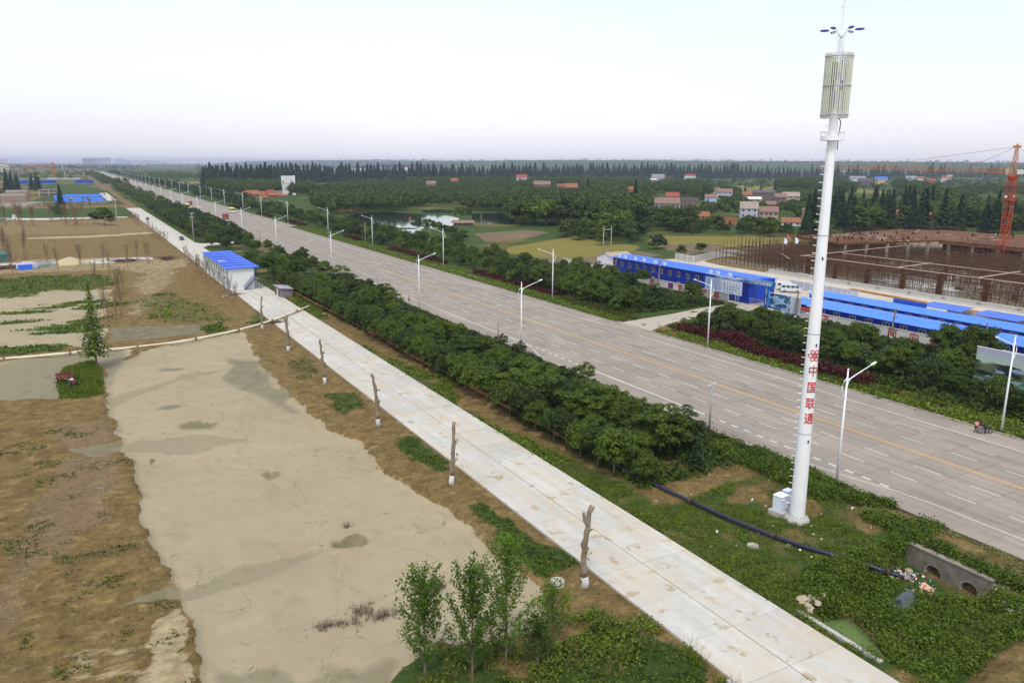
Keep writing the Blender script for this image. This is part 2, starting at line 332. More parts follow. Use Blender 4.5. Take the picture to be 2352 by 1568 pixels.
PL(PD((200,1060),(245,1050),(255,1180),(210,1180)),.5,1,1); PL(PD((340,1440),(420,1380),(440,1500),(440,1568),(330,1568)),.8,.7,1.2); PL(PD((150,1500),(330,1440),(330,1568),(100,1600)),.5,1,2)
PL(PZ(0,800,3.92,(420,592),(1400,555),(2400,500),(2400,525),(1400,590),(420,612)),1.,.8,.5)
PL(PZ(0,950,2.09,(620,215),(1450,200),(1500,300),(1400,420),(1300,560),(1200,660),(1050,700),(1050,600),(1150,480),(1080,400),(1150,300),(800,260)),.52,2.5,3.5)
PL(PD((640,725),(700,790),(780,860),(870,945),(930,1000),(900,1000),(820,940),(720,860),(640,780)),.25,.8,1.)
PL(PD((-80,600),(250,590),(440,590),(430,615),(-80,632)),.55,1.5,1)
PL(PD((-80,505),(150,508),(330,500),(440,560),(440,590),(390,535),(-80,540)),.45,3,3)
PL(((139,20),(139,217),(196,217),(196,170),(189,20)),.2,1.,.5); PL(((190,206),(330,228),(430,150),(300,10),(190,20)),.35,4,5)
PL(PD((1470,760),(1480,740),(1440,735),(1510,770)),.5)
rub=mx(field(PD((130,975),(250,965),(268,1000),(250,1015),(160,1030),(120,1000)),1.,.8,.5),field(PD((150,1050),(250,1025),(290,1090),(250,1200),(180,1230),(100,1300),(40,1420),(0,1500),(-100,1500),(60,1200),(120,1100)),1.5,1.5,.3)*.8)
rub=mx(rub,field(PD((1060,1150),(1100,1200),(1180,1280),(1230,1330),(1190,1300),(1120,1250),(1090,1215),(1040,1165)),.5,.4,.5)*.6)
# ---- heights
Z=(fbm(GX*.35,GY*.35,91,4)-.5)*.22*(1-sand)+(fbm(GX*1.3,GY*1.3,92,3)-.5)*.24*(1-sand)*sm(250,60,GY)
Z+=-.42*sand+sand*(fbm(GX*.12,GY*.12,93,3)-.5)*.25-.16*chan
rid=sand*(fbm(GX*.22+3,GY*.22,95,4)); Z+=-.17*sm(.03,.0,np.abs(rid-.5))*sand*sm(160,80,GY)
Z+=-.2*sm(.485,.515,rid)*sand
for px,py,r,rx in ((455,967,1.7,1.5),(622,1078,1.0,1.),(805,1232,1.25,1.6)):
    x,y=D(px,py); q=np.sqrt(((GX-x)/rx)**2+((GY-y))**2); damp=mx(damp,1.5*sm(r*1.15,r*.6,q+(fbm(GX*1.2,GY*1.2,6)-.5)*.8)); Z+=-.55*sm(r,r*.45,q+(fbm(GX,GY,5)-.5)*.5)+.1*np.exp(-((q-r*1.1)/.4)**2)
bank=field(PD((590,830),(640,880),(700,930),(760,985),(830,1015),(900,1090),(930,1080),(840,990),(760,940),(680,870),(620,820)),.6,.5,.4); Z+=.22*bank
Z+=.18*grass*(GX<34)*(GY<160)
DIT=((45.9,36.3),(48,36.8),(51,38.3),(56,39.4),(62.3,39.4),(62.3,31.2),(60,28.5),(56,26),(51,24),(46,23),(45.9,30))
dd=sdf(GX[:140,:520],GY[:140,:520],DIT) if False else None
i1=np.searchsorted(ys,60); sub=(slice(0,i1),slice(0,len(xs)))
d1=sdf(GX[sub],GY[sub],DIT); Z[sub]+=-1.0*sm(.1,-2.0,d1+(fbm(GX[sub],GY[sub],9)-.5)*.5)
ALG=((45.8,36.4),(48.2,36.1),(49.7,34.7),(48.7,32),(47.4,29.6),(45.8,28)); Z[sub]=np.where(GX[sub]>45.3,Z[sub]-.65*sm(.15,-.35,sdf(GX[sub],GY[sub],ALG)),Z[sub])
BAS=((57.3,35.4),(58.6,39.2),(62.9,39.2),(62.9,31.0),(60,31.8),(58,33.5)); Z[sub]-=.75*sm(.6,-.8,sdf(GX[sub],GY[sub],BAS))
PUD=((53.4,33.2),(56,33.8),(58.2,35.0),(57.3,35.9),(54,35.3)); Z[sub]-=.95*sm(.3,-.3,sdf(GX[sub],GY[sub],PUD))
inhead=(GX[sub]<62.95)&(GX[sub]>60.2)&(GY[sub]>31.2)&(GY[sub]<39.1); 
Z[sub]=np.where(inhead,np.minimum(Z[sub],-1.75-.1*fbm(GX[sub],GY[sub],4)),Z[sub]); Z[sub]=np.where((GX[sub]>=62.95)&(GX[sub]<67),np.maximum(Z[sub],-.12),Z[sub])
DIT2=((27,30.5),(30,32.5),(34.3,32.5),(34.3,20),(24,20),(25,26)); d2=sdf(GX[sub],GY[sub],DIT2); Z[sub]+=-1.1*sm(.2,-1.8,d2); damp[sub]=mx(damp[sub],sm(.3,-1.,d2)*.6)
Z+=.13*sm(100.3,101,GX)*(GX<137)*sm(1500,900,GY)
# mounds: red spoil heap far left, grassy rise right of the highway, soil heap
for (px,py,h,rx,ry) in ((285,432,6.5,42,30),(200,440,2.5,40,20),(780,455,3.5,60,35),(1710,790,1.6,4,4)):
    x,y=D(px,py); Z+=h*np.exp(-((GX-x)/rx)**2-((GY-y)/ry)**2)
x,y=D(285,432); soilf=mx(soilf,sm(.25,.5,np.exp(-((GX-x)/45)**2-((GY-y)/40)**2))); grass=grass*(1-soilf*.8)
Z+=(fbm(GX*.004,GY*.004,99,3)-.5)*5*sm(900,2500,np.hypot(GX,GY))
Z+=sm(3600,5200,np.hypot(GX,GY))*sm(1300,3000,GX)*(44+26*fbm(GX*.0008,GY*.0008,101,3))
PONDS=[PS((1385,868),(1430,850),(1560,845),(1640,852),(1790,860),(1835,872),(1800,905),(1730,912),(1600,908),(1500,905),(1440,900)),PS((1690,838),(1760,835),(1825,842),(1835,853),(1760,852),(1700,850)),PS((1610,915),(1680,912),(1690,925),(1640,932),(1610,925)),PS((3810,818),(3850,802),(4000,806),(4250,806),(4250,840),(4050,835),(3900,836)),PS((1895,852),(2000,848),(2060,880),(2040,897),(1950,893),(1890,880))]
for p in PONDS: q=field(p,2.5,0); Z+=-1.2*q; 
flatroad=((GX>68.2)&(GX<104.2)); Z=np.where((GX>67.6)&(GX<100.2)&(GY<2900),-.12,Z); Z=np.where((GX>=100.2)&(GX<104.2)&(GY>130)&(GY<2900),np.minimum(Z,.1),Z); Z=np.where((GX>=100.2)&(GX<104.0)&(GY>200),np.minimum(Z,-.1),Z)
Z=np.where((GX>34.3)&(GX<44.6)&(GY<700),-.10,Z)
soft=np.where((GX>44.6)&(GX<46)&(GY>36.8),0,0)
soilA=soilf
V=np.stack([GX,GY,Z],-1).reshape(-1,3); ny,nx=GX.shape
idx=np.arange(ny*nx).reshape(ny,nx); Fq=np.stack([idx[:-1,:-1],idx[:-1,1:],idx[1:,1:],idx[1:,:-1]],-1).reshape(-1,4)
gm=bpy.data.materials.new('ground_mix'); gm.use_nodes=True
me=nmesh('ground',V,Fq,gm,smooth=True)
for nm,chs in (('ca',(sand,grass,damp)),('cb',(pale,rub,yel)),('cc',(soilA,chan,pit))):
    at=me.color_attributes.new(nm,'FLOAT_COLOR','POINT'); a=np.ones((ny*nx,4),np.float32)
    for k in range(3): a[:,k]=chs[k].ravel()
    at.data.foreach_set('color',a.ravel())
gobj=link('ground',me); gobj['kind']='structure'
print('ground',len(V))
def gz(x,y):
    i=int(np.clip(np.searchsorted(ys,y),0,len(ys)-1)); j=int(np.clip(np.searchsorted(xs,x),0,len(xs)-1)); return float(Z[i,j])
def GZ(xa,ya):
    i=np.clip(np.searchsorted(ys,ya),0,len(ys)-1); j=np.clip(np.searchsorted(xs,xa),0,len(xs)-1); return Z[i,j]
def gval(A,xa,ya):
    i=np.clip(np.searchsorted(ys,ya),0,len(ys)-1); j=np.clip(np.searchsorted(xs,xa),0,len(xs)-1); return A[i,j]
# ---- shader
nt=gm.node_tree; b=nt.nodes['Principled BSDF']; L=nt.links.new
ge=N(nt,'ShaderNodeNewGeometry'); P=ge.outputs['Position']
def noise(scale,detail=5,rough=.6,st=None):
    n=N(nt,'ShaderNodeTexNoise'); n.inputs['Scale'].default_value=scale; n.inputs['Detail'].default_value=detail; n.inputs['Roughness'].default_value=rough
    if st: mp=N(nt,'ShaderNodeMapping'); mp.inputs['Scale'].default_value=st; L(P,mp.inputs[0]); L(mp.outputs[0],n.inputs['Vector'])
    else: L(P,n.inputs['Vector'])
    return n.outputs[0]
def ramp2(f,a,bb,p0=.3,p1=.7):
    r=N(nt,'ShaderNodeValToRGB'); e=r.color_ramp.elements; e[0].position=p0;e[1].position=p1;e[0].color=rgb(a);e[1].color=rgb(bb); L(f,r.inputs[0]); return r.outputs[0]
def mixc(f,a,bb):
    x=N(nt,'ShaderNodeMix',data_type='RGBA')
    if hasattr(f,'links'): L(f,x.inputs[0])
    else: x.inputs[0].default_value=f
    for k,v in ((6,a),(7,bb)):
        if hasattr(v,'links'): L(v,x.inputs[k])
        else: x.inputs[k].default_value=rgb(v)
    return x.outputs[2]
def mth(op,a,bb):
    x=N(nt,'ShaderNodeMath',operation=op)
    for k,v in ((0,a),(1,bb)):
        if hasattr(v,'links'): L(v,x.inputs[k])
        else: x.inputs[k].default_value=v
    return x.outputs[0]
def sstep(f,a,bb):
    x=N(nt,'ShaderNodeMapRange',interpolation_type='SMOOTHSTEP'); x.inputs[1].default_value=a; x.inputs[2].default_value=bb; L(f,x.inputs[0]); return x.outputs[0]
def masks(n):
    a=N(nt,'ShaderNodeAttribute',attribute_name=n); s=N(nt,'ShaderNodeSeparateColor'); L(a.outputs['Color'],s.inputs[0]); return s.outputs
ca=masks('ca'); cb=masks('cb'); cc=masks('cc')
n_hi=noise(2.6,8,.7); n_mid=noise(.5,6,.65); n_big=noise(.06,4); n_fine=noise(14,4,.7); n_str=noise(1.1,7,.68,(.75,1.15,1)); n_far=noise(.02,5,.6)
def edge(m,nn,amp=.5,a=.4,c=.6): return sstep(mth('ADD',m,mth('MULTIPLY',mth('SUBTRACT',nn,.5),amp)),a,c)
soil=mixc(sstep(n_mid,.35,.65),ramp2(n_hi,(.085,.054,.018),(.185,.122,.045)),ramp2(n_str,(.145,.092,.030),(.30,.205,.080)))
soil=mixc(mth('MULTIPLY',sstep(n_fine,.60,.68),.55),soil,(.40,.33,.22)); soil=mixc(mth('MULTIPLY',sstep(n_hi,.46,.32),.85),soil,(.05,.033,.014)); soil=mixc(mth('MULTIPLY',sstep(noise(.22,5,.6),.5,.72),.4),soil,(.11,.08,.035)); soil=mixc(mth('MULTIPLY',sstep(n_str,.56,.68),.45),soil,(.40,.30,.16))
palec=ramp2(n_str,(.26,.19,.10),(.44,.35,.21),.35,.6)
c=mixc(edge(cb[0],noise(1.,7,.65,(.5,1.5,1)),1.2,.42,.66),soil,palec)
vo=N(nt,'ShaderNodeTexVoronoi'); vo.inputs['Scale'].default_value=5; L(P,vo.inputs['Vector'])
rubc=mixc(sstep(n_fine,.5,.62),ramp2(n_hi,(.11,.07,.035),(.20,.14,.08)),(.42,.30,.23))
c=mixc(mth('MULTIPLY',edge(cb[1],n_hi,1.3,.35,.8),.5),c,rubc)
ploughed=ramp2(noise(1.,4,.6,(2.2,.3,1)),(.12,.085,.055),(.20,.145,.095)); c=mixc(edge(cc[0],n_mid,.5,.4,.6),c,ploughed)
sandc=mixc(.5,ramp2(n_mid,(.295,.243,.150),(.37,.308,.205)),ramp2(n_big,(.265,.216,.132),(.365,.302,.195)))
nc=noise(.14,4,.55); ncp=noise(.11,3,.5,(1.3,.8,1)); crk=mth('MULTIPLY',sstep(mth('ABSOLUTE',mth('SUBTRACT',nc,.5),0.),.0045,.0008),sstep(ncp,.48,.56))
sandc=mixc(mth('MULTIPLY',crk,.65),sandc,(.13,.105,.06)); sandc=mixc(mth('MULTIPLY',sstep(n_hi,.66,.74),.3),sandc,(.20,.165,.10))
c=mixc(edge(ca[0],n_hi,.75,.40,.60),c,sandc)
dampc=ramp2(n_mid,(.12,.105,.055),(.22,.195,.12)); c=mixc(mth('MULTIPLY',edge(ca[2],n_mid,.75,.25,.95),.85),c,dampc)
yc=mixc(n_far,ramp2(noise(1.5,5,.6,(1,.25,1)),(.15,.12,.02),(.28,.215,.05)),ramp2(n_mid,(.10,.115,.025),(.22,.185,.05))); c=mixc(edge(cb[2],n_mid,.4,.4,.6),c,yc)
gc=mixc(n_far,ramp2(n_hi,(.016,.036,.005),(.055,.095,.015)),ramp2(n_hi,(.03,.058,.010),(.085,.12,.028)))
c=mixc(mth('MULTIPLY',cc[2],.8),c,ramp2(n_hi,(.15,.115,.07),(.38,.32,.23),.35,.62))
c=mixc(edge(ca[1],n_hi,1.15,.42,.62),c,gc)
L(c,b.inputs['Base Color']); b.inputs['Roughness'].default_value=.95; b.inputs['Specular IOR Level'].default_value=.1
rg=N(nt,'ShaderNodeMapRange'); L(ca[2],rg.inputs[0]); rg.inputs[3].default_value=.95; rg.inputs[4].default_value=.6; L(rg.outputs[0],b.inputs['Roughness'])
bp=N(nt,'ShaderNodeBump'); bp.inputs['Distance'].default_value=.12
hs=mth('ADD',mth('MULTIPLY',n_hi,1.6),mth('MULTIPLY',n_fine,.7)); L(hs,bp.inputs['Height']); st=N(nt,'ShaderNodeMapRange'); L(ca[0],st.inputs[0]); st.inputs[3].default_value=.9; st.inputs[4].default_value=.12; L(st.outputs[0],bp.inputs['Strength']); L(bp.outputs[0],b.inputs['Normal'])
# ================================================================ WATER
def watermat(name,col,rough=.05,green=None):
    m=bpy.data.materials.new(name); m.use_nodes=True; nt=m.node_tree; b=nt.nodes['Principled BSDF']; b.inputs['Roughness'].default_value=rough; b.inputs['Base Color'].default_value=rgb(col); b.inputs['Specular IOR Level'].default_value=.6
    ge=N(nt,'ShaderNodeNewGeometry'); n=N(nt,'ShaderNodeTexNoise'); n.inputs['Scale'].default_value=.8; n.inputs['Detail'].default_value=3; nt.links.new(ge.outputs['Position'],n.inputs['Vector'])
    bp=N(nt,'ShaderNodeBump'); bp.inputs['Strength'].default_value=.08; nt.links.new(n.outputs[0],bp.inputs['Height']); nt.links.new(bp.outputs[0],b.inputs['Normal'])
    if green:
        n2=N(nt,'ShaderNodeTexNoise'); n2.inputs['Scale'].default_value=1.7; n2.inputs['Detail'].default_value=8; n2.inputs['Roughness'].default_value=.7; nt.links.new(ge.outputs['Position'],n2.inputs['Vector'])
        r=N(nt,'ShaderNodeValToRGB'); e=r.color_ramp.elements; e[0].position=.36; e[1].position=.40; e[0].color=rgb(col); e[1].color=rgb(green); x=e.new(.7); x.color=rgb(tuple(v*.7 for v in green)); nt.links.new(n2.outputs[0],r.inputs[0]); nt.links.new(r.outputs[0],b.inputs['Base Color'])
        r2=N(nt,'ShaderNodeMapRange'); r2.inputs[1].default_value=.36; r2.inputs[2].default_value=.41; r2.inputs[3].default_value=.08; r2.inputs[4].default_value=.8; nt.links.new(n2.outputs[0],r2.inputs[0]); nt.links.new(r2.outputs[0],b.inputs['Roughness'])
    return m
WAT=watermat('pond_water',(.02,.03,.025),.06); WAL=watermat('duckweed_water',(.02,.03,.02),.1,(.11,.17,.035)); WDK=watermat('ditch_water',(.05,.055,.06),.05)
def sheet(name,poly,z,mat,kind='structure'):
    me=bpy.data.meshes.new(name); me.from_pydata([(x,y,z) for x,y in poly],[],[tuple(range(len(poly)))]); me.materials.append(mat); me.update()
    if me.polygons[0].normal.z<0: me.flip_normals()
    return link(name,me,kind=kind)
for p in PONDS:
    cx=sum(a for a,b_ in p)/len(p); cy_=sum(b_ for a,b_ in p)/len(p)
    sheet('pond_water',[(cx+(a-cx)*1.05,cy_+(b_-cy_)*1.05) for a,b_ in p],-.35,WAT)
sheet('algae_water',[(45.4,36.9),(48.6,36.6),(50.2,34.8),(49.2,31.8),(47.9,29),(45.4,27.4)],-1.30,WAL)
sheet('ditch_water',[(52.8,32.8),(56.3,33.3),(59.5,34.4),(58,36.6),(53.6,35.9)],-1.68,WDK)
sheet('ditch_water',[(24,32),(34.35,32.2),(34.35,20),(24,20)],-.95,WAL)
# ================================================================ HIGHWAY
def roadmat(name,a,bb,var=.1):
    m=bpy.data.materials.new(name); m.use_nodes=True; nt=m.node_tree; b=nt.nodes['Principled BSDF']; b.inputs['Roughness'].default_value=.85; b.inputs['Specular IOR Level'].default_value=.25
    ge=N(nt,'ShaderNodeNewGeometry'); oi=N(nt,'ShaderNodeObjectInfo')
    def nz(s,st,d=6):
        mp=N(nt,'ShaderNodeMapping'); mp.inputs['Scale'].default_value=st; nt.links.new(ge.outputs['Position'],mp.inputs[0]); n=N(nt,'ShaderNodeTexNoise'); n.inputs['Scale'].default_value=s; n.inputs['Detail'].default_value=d; n.inputs['Roughness'].default_value=.6; nt.links.new(mp.outputs[0],n.inputs['Vector']); return n.outputs[0]
    n1=nz(.9,(1,.06,1)); n2=nz(1.2,(1,1,1),9); n3=nz(.12,(1,1,1),4)
    r=N(nt,'ShaderNodeValToRGB'); e=r.color_ramp.elements; e[0].position=.32;e[1].position=.68;e[0].color=rgb(a);e[1].color=rgb(bb); nt.links.new(n1,r.inputs[0])
    def mul(col,f,lo,hi,p0=.3,p1=.7):
        q=N(nt,'ShaderNodeMapRange'); q.inputs[1].default_value=p0;q.inputs[2].default_value=p1;q.inputs[3].default_value=lo;q.inputs[4].default_value=hi; nt.links.new(f,q.inputs[0])
        s=N(nt,'ShaderNodeVectorMath',operation='SCALE'); nt.links.new(col,s.inputs[0]); nt.links.new(q.outputs[0],s.inputs['Scale']); return s.outputs[0]
    c=mul(r.outputs[0],n2,.93,1.06); c=mul(c,n3,.92,1.06); c=mul(c,oi.outputs['Random'],1-var,1+var,0,1)
    nt.links.new(c,b.inputs['Base Color']); bn=N(nt,'ShaderNodeBump'); bn.inputs['Strength'].default_value=.15; bn.inputs['Distance'].default_value=.01; nt.links.new(n2,bn.inputs['Height']); nt.links.new(bn.outputs[0],b.inputs['Normal']); return m,nt,b,c,nz
RM,_,_,_,_=roadmat('highway_concrete',(.235,.192,.155),(.325,.277,.23),.07)
JOINT=M('joint_filler',(.07,.06,.055),.3,2,.9)
road=thing('highway','','',(0,0,0)); del road['label']; del road['category']; road['kind']='structure'
XE=[68.7,72.45,76.4,80.5,84.5,88.2,91.95,95.8,99.88]; Y0=41.2-5.3*4; NJ=38; YF=Y0+5.3*NJ
for i in range(8):
    mb=MB(); w_=XE[i+1]-XE[i]; mb.box(.02,w_-.02,.02,5.28,-.1,.03); me=mb.mesh('slab',RM)
    for j in range(NJ):
        o=link('slab',me,road,(XE[i],Y0+5.3*j,R_.uniform(-.004,.004)))
mb=MB(); mb.box(68.6,99.9,10,YF,-.11,-.03); mb.build('joint_filler',JOINT,road)
mb=MB(); mb.add([(68.7,YF,.03),(103.4,YF,.03),(103.4,3000,.03),(68.7,3000,.03)],[(0,1,2,3)]); mb.build('far_pavement',RM,road)
mb=MB(); mb.add([(99.9,131,.028),(100.4,131,.028),(102,170,.028),(103.4,YF,.028),(99.9,YF,.028)],[(0,1,2,3,4)]); mb.build('shoulder',RM,road)
def paintmat(name,c,wear=.5):
    m=M(name,c,.06,6,.7); nt=m.node_tree; b=nt.nodes['Principled BSDF']; ge=N(nt,'ShaderNodeNewGeometry'); n=N(nt,'ShaderNodeTexNoise'); n.inputs['Scale'].default_value=3; n.inputs['Detail'].default_value=9; n.inputs['Roughness'].default_value=.75; nt.links.new(ge.outputs['Position'],n.inputs['Vector'])
    q=N(nt,'ShaderNodeMapRange'); q.inputs[1].default_value=.5;q.inputs[2].default_value=.62; q.inputs[4].default_value=wear; nt.links.new(n.outputs[0],q.inputs[0]); mx_=N(nt,'ShaderNodeMix',data_type='RGBA'); nt.links.new(q.outputs[0],mx_.inputs[0]); mx_.inputs[6].default_value=rgb(c); mx_.inputs[7].default_value=(.37,.33,.30,1); nt.links.new(mx_.outputs[2],b.inputs['Base Color']); return m
PW=paintmat('worn_white_paint',(.56,.55,.51),.75); PY=paintmat('worn_yellow_paint',(.58,.37,.07),.45)
ZP=.0375
def strip_mesh(x0,x1,y0,y1): return MB().add([(x0,y0,0),(x1,y0,0),(x1,y1,0),(x0,y1,0)],[(0,1,2,3)])
dash=strip_mesh(-.08,.08,0,3.2).mesh('lane_dash',PW); thick=strip_mesh(-.17,.17,0,1.1).mesh('edge_dash',PW)
for x,ph in ((88.05,1.5),(91.75,1.55),(80.45,1.0),(76.35,1.1)):
    for k in range(40): link('lane_dash',dash,road,(x,41.3-6.45*3+ph-1.2+6.45*k,ZP))
mb=MB()
for x in (88.05,91.75,80.45,76.35):
    for k in range(40,140): y=41.3-6.45*3+6.45*k; mb.add([(x-.1,y,0),(x+.1,y,0),(x+.1,y+3.2,0),(x-.1,y+3.2,0)],[(0,1,2,3)])
mb.build('far_lane_dashes',PW,road,(0,0,ZP+.006),kind='stuff')
for k in range(12): link('edge_dash',thick,road,(72.38,48.1+2.18*k,ZP))
for k in range(8): link('edge_dash',thick,road,(72.38,104.5+2.18*k,ZP))
for x0,x1,y0,y1 in ((72.2,72.5,76,103),(72.2,72.45,122,215),(95.7,95.9,15,122),(95.7,95.9,131,900)): strip_mesh(x0,x1,y0,y1).build('edge_line',PW,road,(0,0,ZP+(.006 if y1>300 else 0)))
for x in (84.32,84.62): strip_mesh(x,x+.16,15,2500).build('centre_line',PY,road,(0,0,ZP+.002))
def polyline(pts,w,name,mat,parent,z):
    mb=MB(); P=[]
    for i,(x,y) in enumerate(pts):
        a=Vector(pts[max(i-1,0)]); c_=Vector(pts[min(i+1,len(pts)-1)]); d=(c_-a).normalized(); P+=[(x-d.y*w/2,y+d.x*w/2,0),(x+d.y*w/2,y-d.x*w/2,0)]
    mb.add(P,[(2*i,2*i+1,2*i+3,2*i+2) for i in range(len(pts)-1)]); return mb.build(name,mat,parent,(0,0,z))
polyline([(72.5,30),(72.5,40),(72.55,43),(72.2,47),(71.2,51),(70.4,56),(69.6,60.5),(68.9,65)],.16,'edge_line',PW,road,ZP+.003)
polyline([(68.9,112),(70,116),(71.3,120),(72.3,125)],.16,'edge_line',PW,road,ZP+.003)
# kerbs
KB=M('kerb_stone',(.36,.32,.27),.15,2,.85,.2,10,dirt=.4)
def kerb(pts,seg,limit,lab):
    k=thing('kerb',lab,'kerb',(pts[0][0],pts[0][1],0)); mbs=MB(); n=0
    for (xa,ya),(xb,yb) in zip(pts[:-1],pts[1:]):
        Ld=math.hypot(xb-xa,yb-ya); m_=max(1,int(Ld/seg)); ang=math.atan2(yb-ya,xb-xa)-PI/2
        for i in range(m_):
            t=(i+.5)/m_; x=xa+(xb-xa)*t; y=ya+(yb-ya)*t
            if y<limit:
                o=link('kerb_stone',KST,k,(x-pts[0][0],y-pts[0][1],R_.uniform(-.008,.008)),ang)
                o.scale=(1,Ld/m_/seg*.985,1)
            else: mbs.obox((x-pts[0][0],y-pts[0][1],.06),(.12,0,0),(0,Ld/m_/2,0),(0,0,.12))
    if mbs.v: mbs.build('distant_kerb_run',KB,k,kind='stuff')
KST=MB().box(-.13,.13,-1,1,-.1,.2).mesh('kerb_stone',KB)
kerb([(100.05,16),(100.05,121.8)],2,200,'tan stone kerb along the right side of the highway, before the side road')
kerb([(100.5,132),(102.2,170),(103.55,215),(103.55,330),(103.5,2900)],2,280,'tan stone kerb along the right side of the highway, beyond the side road')
SR=M('side_road_concrete',(.40,.34,.27),.12,.6,.85,.1,8,coord='Object')
sheet('side_road',[(99.95,121.9),(103,123.6),(108,126),(116,128),(128,129),(150,131),(150,139),(128,137.5),(116,134.5),(106,133),(100.4,132.2)],.17,SR)
link_=MB().add([(99.9,122,.03),(100.6,122,.175),(100.6,132,.175),(99.9,132,.03)],[(0,1,2,3)]).build('road_ramp',SR,kind='structure')
# ================================================================ CONCRETE PATH
PMm,nt,b,c,nz=roadmat('path_concrete',(.44,.415,.37),(.54,.515,.47),.06)
n4=nz(.55,(1,1,1),7); n5=nz(.28,(1.6,.5,1),5)
q=N(nt,'ShaderNodeMapRange'); q.inputs[1].default_value=.585;q.inputs[2].default_value=.65;q.inputs[4].default_value=.8; nt.links.new(n4,q.inputs[0])
mx_=N(nt,'ShaderNodeMix',data_type='RGBA'); nt.links.new(q.outputs[0],mx_.inputs[0]); nt.links.new(c,mx_.inputs[6]); mx_.inputs[7].default_value=(.34,.24,.125,1)
q2=N(nt,'ShaderNodeMapRange'); q2.inputs[1].default_value=.42;q2.inputs[2].default_value=.60;q2.inputs[4].default_value=.5; nt.links.new(n5,q2.inputs[0])
mx2=N(nt,'ShaderNodeMix',data_type='RGBA'); nt.links.new(q2.outputs[0],mx2.inputs[0]); nt.links.new(mx_.outputs[2],mx2.inputs[6]); mx2.inputs[7].default_value=(.50,.41,.28,1)
nt.links.new(mx2.outputs[2],b.inputs['Base Color'])
path=thing('concrete_path','','',(0,0,0)); del path['label']; del path['category']; path['kind']='structure'
YP=37.0-5.3*3
slabL=MB().box(.015,4.43,.015,5.285,-.25,.10).mesh('slab',PMm); slabR=MB().box(.015,4.93,.015,5.285,-.25,.10).mesh('slab',PMm)
for j in range(37):
    link('slab',slabL,path,(34.8,YP+5.3*j,R_.uniform(-.004,.004))); link('slab',slabR,path,(39.3,YP+5.3*j,R_.uniform(-.004,.004)))
MB().box(34.85,44.2,YP,YP+5.3*37,-.26,.03).build('joint_filler',M('path_joint',(.13,.11,.09),.3,2,.9),path)
def farpath(poly,z=.06,name='path',mat=None): return sheet(name,poly,z,mat or PMm)
farpath([(34.8,YP+5.3*37),(44.2,YP+5.3*37),(44.2,258),(34.8,258)],.095)
farpath([(34.8,258),(44.2,258),(44.2,330),(47,338),(62,345),(67,346),(67,352),(46,347),(44.2,352),(44.2,640),(34.8,640)],.09)
farpath(PZ(0,800,3.92,(0,1000),(750,975),(1400,938),(2330,890),(2400,905),(2400,940),(1800,985),(1000,1035),(0,1062)),.07)
farpath(PZ(0,800,3.92,(-400,285),(740,285),(2010,262),(2010,275),(740,315),(-400,318)),.07)
farpath(PZ(0,560,4.276,(470,1063),(900,1060),(900,1068),(470,1074)),.07); farpath(PZ(0,560,4.276,(1690,910),(1830,905),(2000,1030),(1850,1045)),.09)
# ================================================================ VEGETATION LIBRARY
LF=leafmat('leaf_mid',(.003,.009,.001),(.100,.155,.004),.2); LD=leafmat('leaf_dark',(.002,.006,.001),(.058,.098,.003),.15); LB=leafmat('leaf_bright',(.012,.030,.002),(.14,.20,.014),.3)
LC=leafmat('leaf_conifer',(.003,.011,.003),(.032,.066,.016),.12); LG=leafmat('leaf_greyish',(.008,.018,.006),(.055,.09,.03),.2); LR=leafmat('leaf_red',(.014,.002,.003),(.10,.012,.010),.12); LP=leafmat('leaf_poplar',(.015,.045,.003),(.13,.23,.016),.4,.4)
GR=leafmat('grass_blades',(.014,.032,.002),(.155,.210,.014),.25); GRY=leafmat('dry_grass_blades',(.07,.09,.02),(.24,.22,.07),.2); DRY=leafmat('dry_twigs',(.07,.05,.035),(.19,.14,.10),.1); BLOOM=M('rose_bloom',(.35,.02,.03),.3,9,.6)
BARK=M('bark',(.17,.13,.09),.35,2,.95,.6,14,stretch=(1,1,.3)); BARKL=M('pale_bark',(.22,.175,.115),.3,3,.9,.4,12); LIME=M('limewash',(.52,.49,.46),.08,5,.9,.3,15,dirt=.3); CUT=M('cut_wood',(.45,.32,.2),.15,6,.9)
def quads(C,Nn,size,rs,asp=1.5,shape=1.):
    n=len(C); Nn=Nn/(np.linalg.norm(Nn,axis=1,keepdims=True)+1e-9); a=rs.normal(size=(n,3)); T=np.cross(Nn,a); T/=np.linalg.norm(T,axis=1,keepdims=True)+1e-9; B=np.cross(Nn,T)
    s=(size*rs.uniform(.6,1.3,n))[:,None]; w=s*.5; h=s*.5*asp
    V=np.stack([C-B*h,C+T*w*shape+Nn*w*.15,C+B*h,C-T*w*shape+Nn*w*.15],1).reshape(-1,3); Fq=np.arange(n*4).reshape(n,4); return V,Fq
def crown_round(h,r,K,per,size,seed,squash=.9,base=.25,rc=.36,up=.5,lump=.25):
    rs=np.random.RandomState(seed); c=h*base+(h*(1-base))/2; rz=h*(1-base)/2*squash
    d=rs.normal(size=(K,3)); d/=np.linalg.norm(d,axis=1,keepdims=True); d[:,2]=np.where(d[:,2]<-.55,-d[:,2],d[:,2])
    rad=rs.uniform(.62-lump*.5,.86+lump*.3,K)[:,None]; Cc=d*rad*np.array([r,r,rz])+np.array([0,0,c])
    cr=rc*r*rs.uniform(.7,1.25,K)
    e=rs.normal(size=(K,per,3)); e/=np.linalg.norm(e,axis=2,keepdims=True); e[:,:,2]=np.where(e[:,:,2]<-.2,-e[:,:,2]*.7,e[:,:,2])
    P=Cc[:,None]+e*(cr[:,None,None]*rs.uniform(.55,1.05,(K,per,1))); Nn=e+np.array([0,0,up])+rs.normal(size=e.shape)*.45
    return quads(P.reshape(-1,3),Nn.reshape(-1,3),size,rs)
